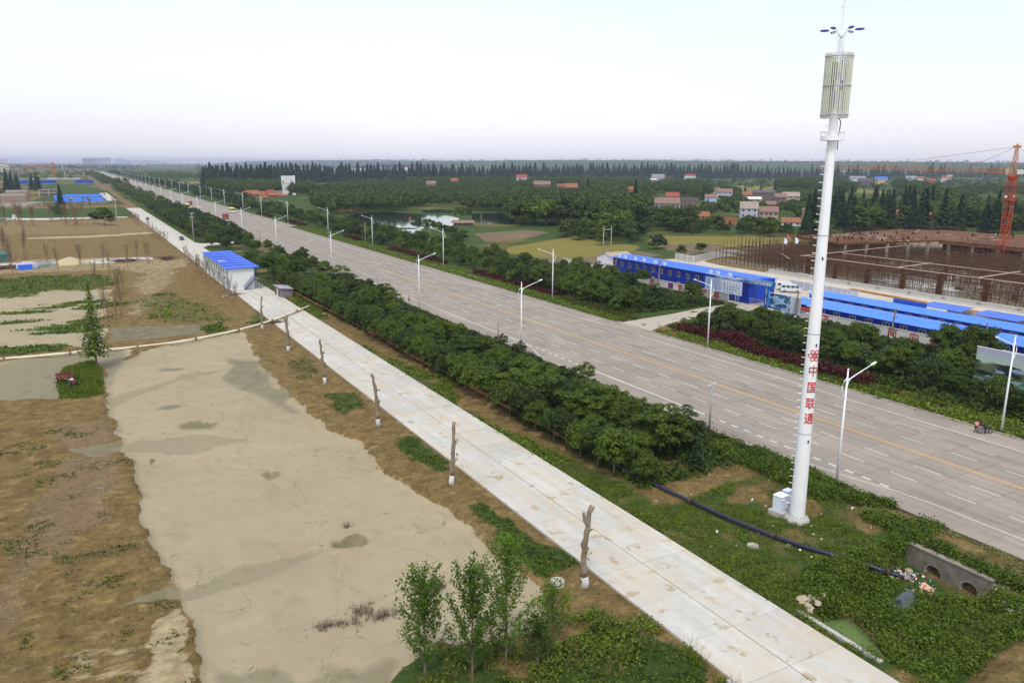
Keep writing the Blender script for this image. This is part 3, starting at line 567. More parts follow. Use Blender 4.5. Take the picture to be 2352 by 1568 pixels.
def crown_cone(h,r,levels,per,size,seed,base=.12,point=1.1,droop=.35):
    rs=np.random.RandomState(seed); P=[];Nn=[]
    for i in range(levels):
        t=(i+rs.uniform(0,.6))/levels; z=h*(base+(1-base)*t); L=r*(1-t)**point*rs.uniform(.75,1.2)+.12
        nb=max(4,int(per*(1-t*.7))); a0=rs.uniform(0,6.28)
        for k in range(nb):
            a=a0+6.283*k/nb+rs.uniform(-.3,.3); Lk=L*rs.uniform(.6,1.15); m=max(2,int(5*(1-t)+2))
            for q in range(m):
                f=.3+.7*(q+rs.uniform(0,1))/m; P.append((math.cos(a)*Lk*f+rs.normal()*.1,math.sin(a)*Lk*f+rs.normal()*.1,z-droop*Lk*f+rs.normal()*.12)); Nn.append((math.cos(a)*.6+rs.normal()*.3,math.sin(a)*.6+rs.normal()*.3,.8))
    return quads(np.array(P),np.array(Nn),size,rs,1.7)
def crown_lacy(h,r,K,per,size,seed,base=.35):
    rs=np.random.RandomState(seed); P=[];Nn=[]
    for i in range(K):
        a=rs.uniform(0,6.28); q=math.sqrt(rs.uniform(.02,1)); x=math.cos(a)*q*r; y=math.sin(a)*q*r; z=h*(base+(1-base)*rs.uniform(.25,1)*(1-.45*q*q)); cr=r*.28*rs.uniform(.7,1.2)
        b=rs.uniform(0,6.28,per); s=np.sqrt(rs.uniform(0,1,per)); px=x+np.cos(b)*s*cr; py=y+np.sin(b)*s*cr; pz=z-cr*.45*s*s+rs.normal(size=per)*.08*cr
        P.append(np.stack([px,py,pz],1)); Nn.append(np.stack([np.cos(b)*s*.6,np.sin(b)*s*.6,np.ones(per)],1)+rs.normal(size=(per,3))*.3)
    return quads(np.concatenate(P),np.concatenate(Nn),size,rs,1.9)
def crown_poplar(h,r,size,seed,n=1500,base=.22):
    """narrow poplar: leaves hang along steep ascending branches"""
    rs=np.random.RandomState(seed); P=[];br=[]
    nb=26
    for i in range(nb):
        t=base+(1-base)*(i/nb)**.9*.9; z0=h*t; a=i*2.4+rs.uniform(-.4,.4); L=r*1.55*(1-t)**.55*rs.uniform(.75,1.15)+.3; el=math.radians(rs.uniform(42,66)); ex=math.cos(el)*L; ez=math.sin(el)*L*1.15
        q=[(math.cos(a)*ex*f,math.sin(a)*ex*f,min(z0+ez*(f**1.15),h*1.02)) for f in (0,.33,.66,1)]; br.append(q)
        m=int(n/nb*(.5+L/r)); f=rs.uniform(.18,1.03,m); P.append(np.stack([math.cos(a)*ex*f,math.sin(a)*ex*f,np.minimum(z0+ez*f**1.15,h*1.04)],1)+rs.normal(size=(m,3))*.17)
    m=int(n*.12); f=rs.uniform(.55,1.02,m); P.append(np.stack([f*0,f*0,h*f],1)+rs.normal(size=(m,3))*.16)
    P=np.concatenate(P); Nn=rs.normal(size=P.shape)+np.array([0,0,.5]); V,Fq=quads(P,Nn,size,rs,1.15); return V,Fq,br
def trunk_mb(h,r0,r1,seed,bend=.15,limbs=4,reach=.35,n=6,base=.4):
    q=random.Random(seed); mb=MB(); pts=[]; x=y=0
    for i in range(5):
        pts.append((x,y,h*i/4)); x+=q.uniform(-bend,bend)*h*.08; y+=q.uniform(-bend,bend)*h*.08
    mb.tube(pts,[r0+(r1-r0)*i/4 for i in range(5)],n)
    for k in range(limbs):
        t=base+(1-base)*k/max(1,limbs); i=min(3,int(t*4)); f=t*4-i; p=Vector(pts[i]).lerp(Vector(pts[i+1]),f); a=q.uniform(0,6.28); L=h*reach*(1.2-t)
        mb.tube([p,p+Vector((math.cos(a)*L*.5,math.sin(a)*L*.5,L*.45)),p+Vector((math.cos(a)*L,math.sin(a)*L,L*1.0))],[r1*.8,r1*.5,r1*.2],4)
    return mb
def make_tree(name,label,cat,crown,leaf,th,r0,seed,bark=None,limbs=4,loc=(0,0,-500),cname='crown',tn=6):
    t=thing(name,label,cat,loc); trunk_mb(th,r0,r0*.45,seed,limbs=limbs,n=tn).build('trunk',bark or BARK,t,smooth=True)
    link(cname,nmesh(cname,crown[0],crown[1],leaf),t); remember(t); return t
USED=set()
def place(proto,x,y,rz=None,s=1.,label=None,group=None,z=None,sz=None):
    """first use moves the prototype itself, later uses are copies"""
    rz=R_.uniform(0,6.28) if rz is None else rz; z=gz(x,y)-.03 if z is None else z
    scl=(s,s,s*(sz or 1))
    if proto.name not in USED:
        USED.add(proto.name); o=proto; o.location=(x,y,z); o.rotation_euler=(0,0,rz); o.scale=scl
        if label: o['label']=label
        if group: o['group']=group
        return o
    return dup(proto,(x,y,z),rz,label,group,scl)
def protos(k,fn): return [fn(i) for i in range(k)]
# kinds (unit size in metres)
T_ROUND=protos(4,lambda i: make_tree('round_topped_tree','dark round-topped evergreen tree','tree',crown_round(4.6,1.85,34,165,.18,100+i,.98,.20,.42),[LF,LD,LF,LF][i],2.6,.10,i))
T_BROAD=protos(4,lambda i: make_tree('broadleaf_tree','leafy broadleaf tree','tree',crown_round(6.2,2.6,52,140,.22,200+i,.9,.22,.30,lump=.5),[LF,LD,LF,LB][i],4.0,.13,20+i))
T_LACY=protos(3,lambda i: make_tree('feathery_tree','tree with feathery layered foliage','tree',crown_lacy(6.8,3.0,46,140,.19,300+i,.3),[LF,LD,LB][i],4.6,.12,30+i,limbs=7))
T_BUSH=protos(4,lambda i: make_tree('shrub','leafy shrub','shrub',crown_round(2.2,1.25,18,70,.22,400+i,1.,.02,.45),[LF,LD,LG,LB][i],.9,.05,40+i))
T_META=protos(4,lambda i: make_tree('conical_conifer','tall dark conical conifer','tree',crown_cone(20,4.3,46,20,.8,500+i,.05,.95),LC,18,.22,50+i,limbs=0))
T_METAF=protos(3,lambda i: make_tree('distant_conifer','tall pointed conifer','tree',crown_cone(28,8.2,38,20,1.9,550+i,.05,.85),LC,25,.3,55+i,limbs=0))
T_WOOD=protos(5,lambda i: make_tree('woodland_tree','dense broadleaf woodland tree','tree',crown_round(11,5.2,52,36,.9,600+i,.95,.10,.30,lump=.5),[LD,LF,LD,LB,LF][i],6,.3,60+i,limbs=3))
# ---------------- stuff: low weeds, grass, crops
def scatter(n,box,maskfn,seed):
    rs=np.random.RandomState(seed); x=rs.uniform(box[0],box[1],n); y=rs.uniform(box[2],box[3],n); k=maskfn(x,y)>rs.uniform(0,1,n); return x[k],y[k],rs
def weed_stuff(name,label,n,box,maskfn,seed,mat,hgt=.28,size=.16,per=6,spread=.18,kind='leaf',cat='grass'):
    x,y,rs=scatter(n,box,maskfn,seed); z=GZ(x,y); k=len(x)
    hs=hgt*(.5+1.1*fbm(x*.5,y*.5,seed,3))*rs.uniform(.6,1.3,k)
    P=np.repeat(np.stack([x,y,z],1),per,0); ph=np.repeat(hs,per); sp=rs.normal(size=(len(P),3))*spread; sp[:,2]=0
    if kind=='leaf':
        C=P+sp; C[:,2]+=ph*rs.uniform(.2,1.,len(P)); Nn=rs.normal(size=C.shape)*.7+np.array([0,0,.8]); V,Fq=quads(C,Nn,size,rs,1.5)
    else:
        base=P+sp*.5; tip=base+np.stack([rs.normal(size=len(P))*.35*ph,rs.normal(size=len(P))*.35*ph,ph],1); a=rs.uniform(0,6.28,len(P)); w=np.stack([np.cos(a),np.sin(a),a*0],1)*size*.25
        V=np.stack([base-w,base+w,tip],1).reshape(-1,3); Fq=np.arange(len(P)*3).reshape(-1,3)
    o=link(name,nmesh(name,V,Fq,mat)); tag(o,label,cat,kind='stuff'); return o
gm_=lambda x,y: gval(grass,x,y)
notrd=lambda x,y: ((x>44.35)&(x<68.55)).astype(float)
DITW=1; SC_=PD((2170,1600),(2215,1535),(2290,1500),(2400,1465),(2500,1600)); nocorner=lambda x,y: sm(-.2,1.2,sdf(x,y,SC_)+(fbm(x*.8,y*.8,7)-.5)*1.6)
HOSE=[(50,74.8),(50.3,68.5),(50.1,63.7),(50.5,60.4),(50.9,56.9),(51.5,50.8),(52.1,47.2),(53,43.6),(54,41.4),(55.9,38.6),(58.2,35.6)]; clearh=lambda x,y: sm(.25,.7,np.abs(sdf(x,y,HOSE+HOSE[-2:0:-1])))
inwater=lambda x,y: (GZ(x,y)<-1.0).astype(float)
weed_stuff('roadside_weeds','low green weeds and grass around the telecom tower between path and highway',42000,(44.3,68.6,22,70),lambda x,y:sm(.32,.95,gm_(x,y)*.9+(fbm(x*.7,y*.7,3)-.5)*1.1)*notrd(x,y)*(1-inwater(x,y))*nocorner(x,y)*clearh(x,y),1,GR,.24,.095,8,.16)
weed_stuff('verge_grass','mixed green and straw-coloured grass blades around the telecom tower',26000,(44.3,68.6,22,80),lambda x,y:sm(.3,.7,fbm(x*.45,y*.45,62,3))*notrd(x,y)*(1-inwater(x,y))*clearh(x,y)*nocorner(x,y)*.8,61,GRY,.26,.06,5,.13,kind='blade')
weed_stuff('roadside_weeds','broad-leaved weeds and ground cover under the roadside trees',52000,(44.3,68.6,70,215),lambda x,y:sm(.32,.95,gm_(x,y)*.9+(fbm(x*.5,y*.5,3)-.5)*1.)*notrd(x,y)*np.where(x<49,1,.45),2,GR,.3,.2,4,.22)
weed_stuff('ditch_weeds','tall dark green weeds filling the ditch banks by the culvert',11000,(46,66,21,40),lambda x,y:sm(3.4,2.2,np.abs(sdf(x,y,((50,36.6),(56,38.6),(60.5,38.8),(60.5,36),(57,33),(52,32.6),(50.5,30),(52,24),(60,25),(63.5,30.5),(67,33),(62,23),(50,20),(48,25),(50,30)))))*(GZ(x,y)>-1.25)*(x<62.2)*nocorner(x,y)*clearh(x,y)*(fbm(x*.6,y*.6,19,3)>.47),4,LF,.6,.15,12,.3,cat='weeds')
weed_stuff('ditch_weeds','bright green weeds between the dark ones on the ditch banks',9000,(46,66,21,40),lambda x,y:(sdf(x,y,DIT)<3.2)*(fbm(x*.6,y*.6,19,3)<.5)*(GZ(x,y)>-1.2)*(x<62.2)*(x>45.6)*nocorner(x,y)*clearh(x,y)*sm(.3,.5,fbm(x*.9,y*.9,39,3)),44,GR,.5,.13,9,.24,cat='weeds')
weed_stuff('verge_plants','knee-high green shrubs and weeds along the kerb verge and highway edge',9000,(63.5,68.4,39,66),lambda x,y:sm(.42,.6,fbm(x*.3,y*.3,77,3)+np.clip((y-44)/60,0,.15)),5,LF,.6,.17,12,.3,cat='weeds')
weed_stuff('ditch_weeds','dark weeds growing along the road bank behind the culvert wall',1500,(62.9,65.2,29,41),lambda x,y:sm(2.3,.2,x-62.9),24,LF,.6,.15,10,.25,cat='weeds')
weed_stuff('road_bank_grass','short yellow-green grass on the bank between culvert and highway',5000,(63.5,68.5,22,46),lambda x,y:sm(.38,.62,fbm(x*.5,y*.3,71,3)),25,GRY,.2,.12,5,.15)
weed_stuff('bank_weeds','scattered green weeds on the bare earth bank left of the concrete path',16000,(21,34.7,24,170),lambda x,y:sm(.25,.95,gm_(x,y)*.95+(fbm(x*.8,y*.8,5)-.5)*1.1)*(gm_(x,y)>.06),6,GR,.26,.15,6,.16)
weed_stuff('island_grass','long bright grass on the small earth island around the cart',8000,(-15,6,105,150),lambda x,y:sm(.3,.95,gm_(x,y)+(fbm(x*.5,y*.5,6)-.5)*.7),7,GR,.42,.3,6,.3,kind='blade')
weed_stuff('field_weeds','patches of green weeds on the far side of the pale sand flat',24000,(-40,30,150,330),lambda x,y:sm(.3,.95,gm_(x,y)+(fbm(x*.25,y*.25,5)-.5)*.9)*(gm_(x,y)>.08),8,GR,.3,.4,3,.35)
weed_stuff('verge_grass','green grass and clover on the far verge behind the kerb',36000,(100.3,107,45,420),lambda x,y:sm(.3,.6,gm_(x,y))*(1-((y>121)&(y<133.5)&(x<140))),9,GR,.26,.3,4,.25)
weed_stuff('undergrowth','dark low undergrowth beneath the trees beyond the highway',26000,(106,137,45,215),lambda x,y:1.-((y>124)&(y<139)),10,LD,.55,.4,5,.4,cat='undergrowth')
weed_stuff('undergrowth','dark low undergrowth beneath the roadside trees beside the path',20000,(49,67.5,60,205),lambda x,y:sm(.35,.6,fbm(x*.2,y*.2,33,3)),11,LD,.5,.28,6,.3,cat='undergrowth')
weed_stuff('left_weeds','small scattered weeds on the rutted brown earth at lower left',9000,(-14,4,48,110),lambda x,y:(sm(.60,.68,fbm(x*.35,y*.35,55,4)))*(1-gval(sand,x,y)),12,GR,.14,.12,4,.12)
# long ragged verge plants in the foreground (reeds)
weed_stuff('reeds','slender reeds growing against the left edge of the concrete path',60,(31.5,34.6,29,36.5),lambda x,y:x*0+1,13,GR,1.3,.07,5,.12,kind='blade',cat='reeds')
weed_stuff('bank_grass','tangled grass and weeds on the ditch bank below the poplars',6000,(14,34.4,24,43.8),lambda x,y:sm(.48,.62,fbm(x*.4,y*.4,15,3))*(sdf(x,y,SAND)>.2)*.9*(GZ(x,y)>-.9),14,GR,.45,.16,8,.22)
weed_stuff('bank_straw','tufts of dry straw on the earth bank below the poplars',900,(16,33,24,42.5),lambda x,y:sm(.5,.7,fbm(x*.6,y*.6,25,3))*(sdf(x,y,SAND)>.4),15,GRY,.6,.12,9,.16,kind='blade',cat='straw')
# dead twigs standing in the sand
def twigs(px,py,nx_,w,d,seed):
    x,y=D(px,py); return x,y,nx_,w,d,seed
def dead(name,label,spots,hgt,group=None):
    for k,(px,py,n,w_,d_) in enumerate(spots):
        x0,y0=D(px,py); rs=np.random.RandomState(700+k); x=x0+rs.normal(size=n)*w_; y=y0+rs.normal(size=n)*d_; z=GZ(x,y); per=9
        P=np.repeat(np.stack([x,y,z],1),per,0); ph=rs.uniform(.3,1,len(P))*hgt; base=P+rs.normal(size=P.shape)*np.array([.08,.08,0]); tip=base+np.stack([rs.normal(size=len(P))*.35*ph,rs.normal(size=len(P))*.35*ph,ph],1); a=rs.uniform(0,6.28,len(P)); w=np.stack([np.cos(a),np.sin(a),a*0],1)*.011
        V=np.stack([base-w,base+w,tip],1).reshape(-1,3); o=link(name,nmesh(name,V,np.arange(len(P)*3).reshape(-1,3),DRY)); tag(o,label[k] if isinstance(label,list) else label,'dead shrub',group)
dead('dead_shrub',['dead brown shrub at the left end of the row in the sand','small dead shrub beside the leftmost dead shrub','wide dead brown shrub in the middle of the row in the sand','long low dead shrub right of the middle in the sand','dead brown shrub in the sand nearest the poplar tops','lone dead twig bush just above the wet hollow in the sand','thin dead shrub low between the middle ones','thin dead twig bush in the sand at the left edge'],
 [(742,1425,26,.35,.3),(785,1418,14,.3,.2),(832,1390,40,.5,.5),(880,1400,46,.8,.3),(1005,1330,40,.55,.4),(795,1200,12,.25,.15),(815,1412,10,.3,.2),(352,1052,6,.2,.2)],.85)
x,y,rs=scatter(2600,(5,29,46,140),lambda x,y:sm(.57,.66,fbm(x*.18,y*.18,66,4))*(gval(sand,x,y)>.9)*.6,21); P=np.stack([x,y,GZ(x,y)+.02],1); per=5; P=np.repeat(P,per,0)+rs.normal(size=(len(P)*per,3))*np.array([.16,.16,0]); a=rs.uniform(0,6.28,len(P)); L_=rs.uniform(.08,.32,len(P)); d_=np.stack([np.cos(a)*L_,np.sin(a)*L_,rs.uniform(0,.12,len(P))],1); w=np.stack([-np.sin(a),np.cos(a),a*0],1)*.012
V=np.stack([P-w,P+w,P+d_],1).reshape(-1,3); tag(link('dead_stalks',nmesh('dead_stalks',V,np.arange(len(P)*3).reshape(-1,3),DRY)),'short dead stalks scattered over the pale dried sand','dead stalks',kind='stuff')
# clods and stones
def clods(name,label,n,box,mask,seed,mat,s0,s1,cat):
    x,y,rs=scatter(n,box,mask,seed); k=len(x); z=GZ(x,y); s=rs.uniform(s0,s1,k)**1.0
    o=np.array([(1,0,0),(0,1,0),(-1,0,0),(0,-1,0),(0,0,.75),(0,0,-.6)]); f=np.array([(0,1,4),(1,2,4),(2,3,4),(3,0,4),(1,0,5),(2,1,5),(3,2,5),(0,3,5)])
    V=(np.stack([x,y,z],1)[:,None]+o[None]*s[:,None,None]*rs.uniform(.6,1.3,(k,6,1))).reshape(-1,3); Fq=(f[None]+np.arange(k)[:,None,None]*6).reshape(-1,3)
    tag(link(name,nmesh(name,V,Fq,mat)),label,cat,kind='stuff')
SOILM=M('soil_clod',(.24,.165,.085),.3,3,.95,.3); STONE=M('pale_stone',(.38,.32,.22),.2,3,.9,.3); REDB=M('broken_brick',(.40,.24,.19),.3,4,.9)
clods('soil_clods','clods of brown earth beside the sand flat',9000,(-14,34.5,36,150),lambda x,y:(1-gval(sand,x,y))*sm(.45,.65,fbm(x*.4,y*.4,8,4))*np.where(y>90,.4,1),31,SOILM,.04,.13,'earth clods')
clods('rubble','pinkish brick rubble spread over the earth at left',5000,(-14,4,50,125),lambda x,y:gval(rub,x,y)*.8,32,REDB,.025,.075,'rubble')
clods('rubble','small pale stones scattered over the earth banks',2600,(-14,68,24,120),lambda x,y:(1-gval(sand,x,y))*sm(.5,.7,fbm(x*.3,y*.3,18,3))*np.where((x>34.5)&(x<44.5),0,1)*(GZ(x,y)>-1.),33,STONE,.025,.08,'stones')
# ================================================================ TELECOM TOWER
TW=M('tower_white',(.74,.74,.73),.04,.7,.45,dirt=.08,coord='Object'); CREAM=M('cream_slat',(.60,.61,.48),.06,2,.5); BLUEL=M('blue_lamp_shell',(.03,.02,.22),.1,3,.3); RED=M('sign_red',(.48,.02,.025),.05,3,.5); GREYP=M('grey_band',(.35,.36,.42),.1,3,.5)
TX,TY=57.5,47.2
t=thing('telecom_tower','tall white faceted monopole tower with antenna drum and red Chinese lettering, beside the equipment cabinet','tower',(TX,TY,gz(TX,TY)))
mb=MB(); mb.lathe([(1.3,-.25),(1.25,.02),(1.12,.28),(.92,.48),(.88,.50),(0.0,.5)],14); mb.build('concrete_foot',CONC,t,smooth=False)
def rad(z): return .70+(.335-.70)*z/37.
mb=MB(); secs=[0.45,8.8,18.2,27.,37.2]
for i in range(4):
    a,b_=secs[i],secs[i+1]; mb=MB(); mb.lathe([(rad(a)+.012,a),(rad(b_)+.012,b_+.0)],14); o=mb.build('pole_section',TW,t)
for k in range(14):
    a=2*PI*(k+.5)/14; MB().tube([(math.cos(a)*.80,math.sin(a)*.80,.45),(math.cos(a)*.80,math.sin(a)*.80,.68)],.035,5).build('anchor_bolt',STEEL,t)
for z in secs[1:4]: MB().lathe([(rad(z)+.03,z-.04),(rad(z)+.045,z),(rad(z)+.03,z+.04)],14).build('section_joint',GREYP,t)
cd=math.atan2(-TY,-TX)                      # towards the viewer's building
sa=cd+math.radians(-93)                      # climbing pegs on the left flank
peg=MB().tube([(0,0,0),(.34,0,.03)],.03,5).mesh('climbing_peg',WHITE)
for k in range(52):
    z=1.6+k*.68
    if abs(z-35.4)<.6: continue
    link('climbing_peg',peg,t,(math.cos(sa)*(rad(z)-.02),math.sin(sa)*(rad(z)-.02),z),sa)
def wrap_text(V,Fs,az,z0,r,name,mat,par):
    P=[]
    for v in V:
        a=az+v[0]/(r(z0+v[1])+.035); rr=r(z0+v[1])+.035; P.append((math.cos(a)*rr,math.sin(a)*rr,z0+v[1]))
    mb=MB(); mb.add(P,Fs); return mb.build(name,mat,par)
def subdiv(V,Fs,n=2):
    bm=bmesh.new(); vs_=[bm.verts.new(v) for v in V]
    for f in Fs:
        try: bm.faces.new([vs_[i] for i in f])
        except Exception: pass
    bmesh.ops.triangulate(bm,faces=bm.faces); 
    for _ in range(n): bmesh.ops.subdivide_edges(bm,edges=[e for e in bm.edges if e.calc_length()>.1],cuts=1,use_grid_fill=True)
    bmesh.ops.triangulate(bm,faces=bm.faces); bm.verts.index_update(); V2=[v.co.copy() for v in bm.verts]; F2=[tuple(v.index for v in f.verts) for f in bm.faces]; bm.free(); return V2,F2
la=cd+math.radians(27)
for ch,z in (('中',14.75),('国',13.2),('联',11.7),('通',10.25)):
    V_,F2=text_geo(ch,1.12); V_=[Vector((v[0]*.86,v[1],0)) for v in V_]; V_,F2=subdiv(V_,F2); 
    wrap_text(V_,F2,la,z,rad,'tower_letter',RED,t)
def knot():
    """interlaced knot emblem: woven loops, drawn as ribbons"""
    Vv=[];Ff=[]
    def ribbon(P,w,close=True):
        n=len(P); o=len(Vv)
        for i in range(n):
            a=P[(i-1)%n]; c_=P[(i+1)%n]; d=Vector((c_[0]-a[0],c_[1]-a[1],0)).normalized(); Vv.append(Vector((P[i][0]-d.y*w/2,P[i][1]+d.x*w/2,0))); Vv.append(Vector((P[i][0]+d.y*w/2,P[i][1]-d.x*w/2,0)))
        for i in range(n if close else n-1): j=(i+1)%n; Ff.append((o+2*i,o+2*i+1,o+2*j+1,o+2*j))
    for cx,cy_,sx,sy,ro in ((-.34,0,.19,.12,0),(.34,0,.19,.12,0),(-.16,.28,.17,.13,PI/4*-1),(.16,.28,.17,.13,PI/4),(-.16,-.28,.17,.13,PI/4),(.16,-.28,.17,.13,-PI/4)):
        ribbon([(cx+math.cos(a)*sx*math.cos(ro)-math.sin(a)*sy*math.sin(ro),cy_+math.cos(a)*sx*math.sin(ro)+math.sin(a)*sy*math.cos(ro)) for a in [2*PI*k/18 for k in range(18)]],.065)
    for a,b_ in (((-.26,.2),(.12,-.22)),((-.12,.24),(.26,-.18)),((-.26,-.2),(.12,.22)),((-.12,-.24),(.26,.18))): ribbon([a,((a[0]+b_[0])/2,(a[1]+b_[1])/2),b_],.06,False)
    return Vv,Ff
V_,F2=knot(); V_=[v*1.15 for v in V_]; wrap_text(V_,F2,la,16.25,rad,'emblem',RED,t)
for z,a in ((17.2,la+.1),(8.1,la+.15),(25.0,cd+.3)): MB().obox((math.cos(a)*(rad(z)+.02),math.sin(a)*(rad(z)+.02),z),(.04*math.cos(a),.04*math.sin(a),0),(-.06*math.sin(a),.06*math.cos(a),0),(0,0,.14)).build('cable_port',DARK,t)
pf=MB(); pf.lathe([(.36,35.0),(.95,35.05),(.95,35.4),(.36,35.4)],20); po=pf.build('service_ring',TW,t)
r2=MB()
for zz in (35.75,):
    r2.tube([(math.cos(2*PI*k/20)*.98,math.sin(2*PI*k/20)*.98,zz) for k in range(21)],.03,5)
for k in range(10): a=2*PI*k/10; r2.tube([(math.cos(a)*.96,math.sin(a)*.96,35.3),(math.cos(a)*.98,math.sin(a)*.98,35.75)],.025,4)
r2.build('ring_rail',TW,po)
# antenna drum of slats
RD=1.06; Z0,Z1=37.0,42.0
core=MB(); core.lathe([(.33,37),(.26,39.5),(.2,42.3)],10); core.build('inner_mast',TW,t)
for k in range(6):
    a=2*PI*k/6+.3
    for z in (37.6,39.9): MB().obox((math.cos(a)*.62,math.sin(a)*.62,z+.75),(.07*math.cos(a),.07*math.sin(a),0),(-.14*math.sin(a),.14*math.cos(a),0),(0,0,.72)).build('antenna_panel',[WHITE,GREYP][k%2],t)
cb_=MB(); q=random.Random(4)
for k in range(18): a=q.uniform(0,6.28); b2=a+q.uniform(-.6,.6); r=.45; cb_.tube([(math.cos(a)*r,math.sin(a)*r,q.uniform(37.2,39)),(math.cos(b2)*r*1.3,math.sin(b2)*r*1.3,q.uniform(38.4,40)),(math.cos(a)*r,math.sin(a)*r,q.uniform(39.6,41.6))],.035,4)
cb_.build('feeder_cables',BLACK,t)
slat=MB().box(-.06,.06,-.028,.028,-2.6,2.6).mesh('slat',CREAM)
NS=38
for k in range(NS):
    a=2*PI*k/NS; o=link('slat',slat,t,(math.cos(a)*RD,math.sin(a)*RD,39.5),a)
def ring(z,r,rr=.05,mat=GREYP,name='drum_hoop'): MB().tube([(math.cos(2*PI*k/28)*r,math.sin(2*PI*k/28)*r,z) for k in range(29)],rr,6,False).build(name,mat,t)
for z in (37.15,39.5,41.85): ring(z,RD+.06)
sp=MB()
for z in (37.2,39.5,41.8):
    for k in range(6): a=2*PI*k/6; sp.tube([(0,0,z),(math.cos(a)*RD,math.sin(a)*RD,z)],.03,4)
sp.build('drum_spokes',TW,t,kind='stuff')
MB().tube([(.2,-.25,37),(.42,-.4,36.6),(.38,-.3,34.6),(.4,-.32,34.3)],.045,5).build('drop_cable',BLACK,t)
MB().lathe([(.1,41.9),(.09,43.3),(.2,43.4),(.22,43.62),(.12,43.8),(.06,43.9),(.055,46.3),(.03,46.4),(.028,50.5)],10).build('top_mast',TW,t)
MB().blob((0,0,46.4),.14,1,8,5,0).build('mast_ball',TW,t,smooth=True)
MB().tube([(-.38,0,45.8),(.38,.05,45.85)],.02,4).tube([(0,-.35,45.75),(0,.35,45.8)],.02,4).build('cross_arm',TW,t)
for k in range(6):
    a=cd+PI/2+k*PI/3; ca_,sa_=math.cos(a),math.sin(a)
    P=[(ca_*r,sa_*r,z) for r,z in ((.25,42.0),(.25,42.9),(.36,43.4),(.7,43.8),(1.05,43.92))]
    am=MB().tube(P,.035,6).build('lamp_arm',TW,t)
    mbh=MB(); c_=Vector((ca_*1.35,sa_*1.35,43.95)); mbh.blob((0,0,0),(.40,.17,.10),k,10,6,0); me=mbh.mesh('lamp_head',BLUEL,True); o=link('lamp_head',me,t,c_,a); 
    mbl=MB(); mbl.blob((0,0,-.035),(.33,.13,.085),k,10,6,0); link('lamp_lens',mbl.mesh('lamp_lens',GREYP,True),o)
# equipment cabinets
CABW=M('cabinet_paint',(.62,.66,.74),.05,2,.4,dirt=.05); CABT=M('cabinet_top',(.82,.83,.88),.03,2,.4); YEL=M('warning_yellow',(.7,.5,.03),.05,5,.5)
def cabinet(x,y,rz,w_,d_,h_,lab,detail=True):
    c=thing('equipment_cabinet',lab,'cabinet',(x,y,gz(x,y)+.42),rz)
    MB().box(-w_/2,w_/2,-d_/2,d_/2,.0,h_).build('cabinet_body',CABW,c); MB().box(-w_/2-.04,w_/2+.04,-d_/2-.05,d_/2+.05,h_,h_+.05).build('cabinet_roof',CABT,c)
    if detail:
        f=-d_/2-.012
        dr=MB().box(-w_/2+.02,-.02,f,f+.01,.06,h_-.04).build('door',CABW,c); MB().box(-w_/2+.1,-.12,f-.03,f,.35,h_-.3).build('access_panel',CABW,c); MB().box(-w_/2+.08,-.1,f-.08,f,h_-.3,h_-.25).build('rain_hood',WHITE,c)
        MB().box(-w_/2+.13,-.16,f-.034,f-.03,.88,.96).build('vent_grille',GREYP,c)
        MB().box(.02,w_/2-.02,f,f+.01,.06,h_-.04).build('door',CABW,c); MB().box(.12,w_/2-.04,f-.2,f,.28,.85).build('air_conditioner',CABW,c); MB().box(.2,w_/2-.1,f-.206,f-.2,.45,.75).build('vent_grille',GREYP,c)
        for cx,cz in ((-.34,1.12),(.22,1.25)): 
            o=MB(); o.add([(cx-.09,f-.036,cz-.07),(cx+.09,f-.036,cz-.07),(cx,f-.036,cz+.09)],[(0,1,2)]); o.build('warning_triangle',YEL,c); MB().box(cx-.012,cx+.012,f-.04,f-.037,cz-.03,cz+.05).build('warning_mark',BLACK,c)
    return c
cabinet(57.35,49.15,math.radians(8),1.15,.95,1.5,'pale grey-blue equipment cabinet with two doors and an air conditioner, on the larger plinth')
cabinet(58.9,49.7,math.radians(8),.9,.6,1.4,'smaller grey cabinet half hidden behind the white tower',False)
p_=thing('cabinet_plinth','low concrete plinth under the two grey cabinets beside the white tower','plinth',(57.6,49.2,gz(57.6,49.2)),math.radians(8)); MB().box(-1.1,1.9,-.85,.75,-.3,.42).build('plinth_block',CONC,p_)
# ================================================================ STREET LAMPS
def street_lamp():
    t=thing('street_lamp','white street lamp','street lamp',(0,0,-500))
    MB().lathe([(.20,-.1),(.20,.06),(.15,.08)],8).build('base_plate',WHITE,t)
    MB().lathe([(.14,.05),(.125,6),(.075,12.4)],8).build('pole',WHITE,t,smooth=True); MB().blob((0,0,12.52),.11,1,8,5,0).build('finial',WHITE,t)
    P=[(.10,0,10.75),(-.45,0,9.1)]
    MB().tube([(0,0,11.25),(.45,0,11.45),(1.2,0,11.75),(3.6,0,12.55)],[.075,.07,.06,.05],6).build('arm',WHITE,t,smooth=True)
    MB().tube([(.35,0,11.4),(0,0,11.55),(-.42,0,11.35),(-.66,0,10.8),(-.62,0,10.2),(-.35,0,9.65),(-.05,0,9.35)],.05,6).build('bow',WHITE,t,smooth=True)
    MB().prism([(.06,10.3),(.12,11.3),(.55,11.5),(.25,11.1)],-.02,.02,'y').build('gusset',WHITE,t)
    h=MB(); h.blob((0,0,0),(.48,.16,.11),1,10,6,0); ho=link('lamp_head',h.mesh('lamp_head',WHITE,True),t,(3.95,0,12.68)); ho.rotation_euler=(0,-.3,0)
    l2=MB(); l2.blob((.03,0,-.05),(.36,.12,.08),1,8,5,0); link('lens',l2.mesh('lens',GREYP,True),ho); remember(t); return t
LAMP=street_lamp()
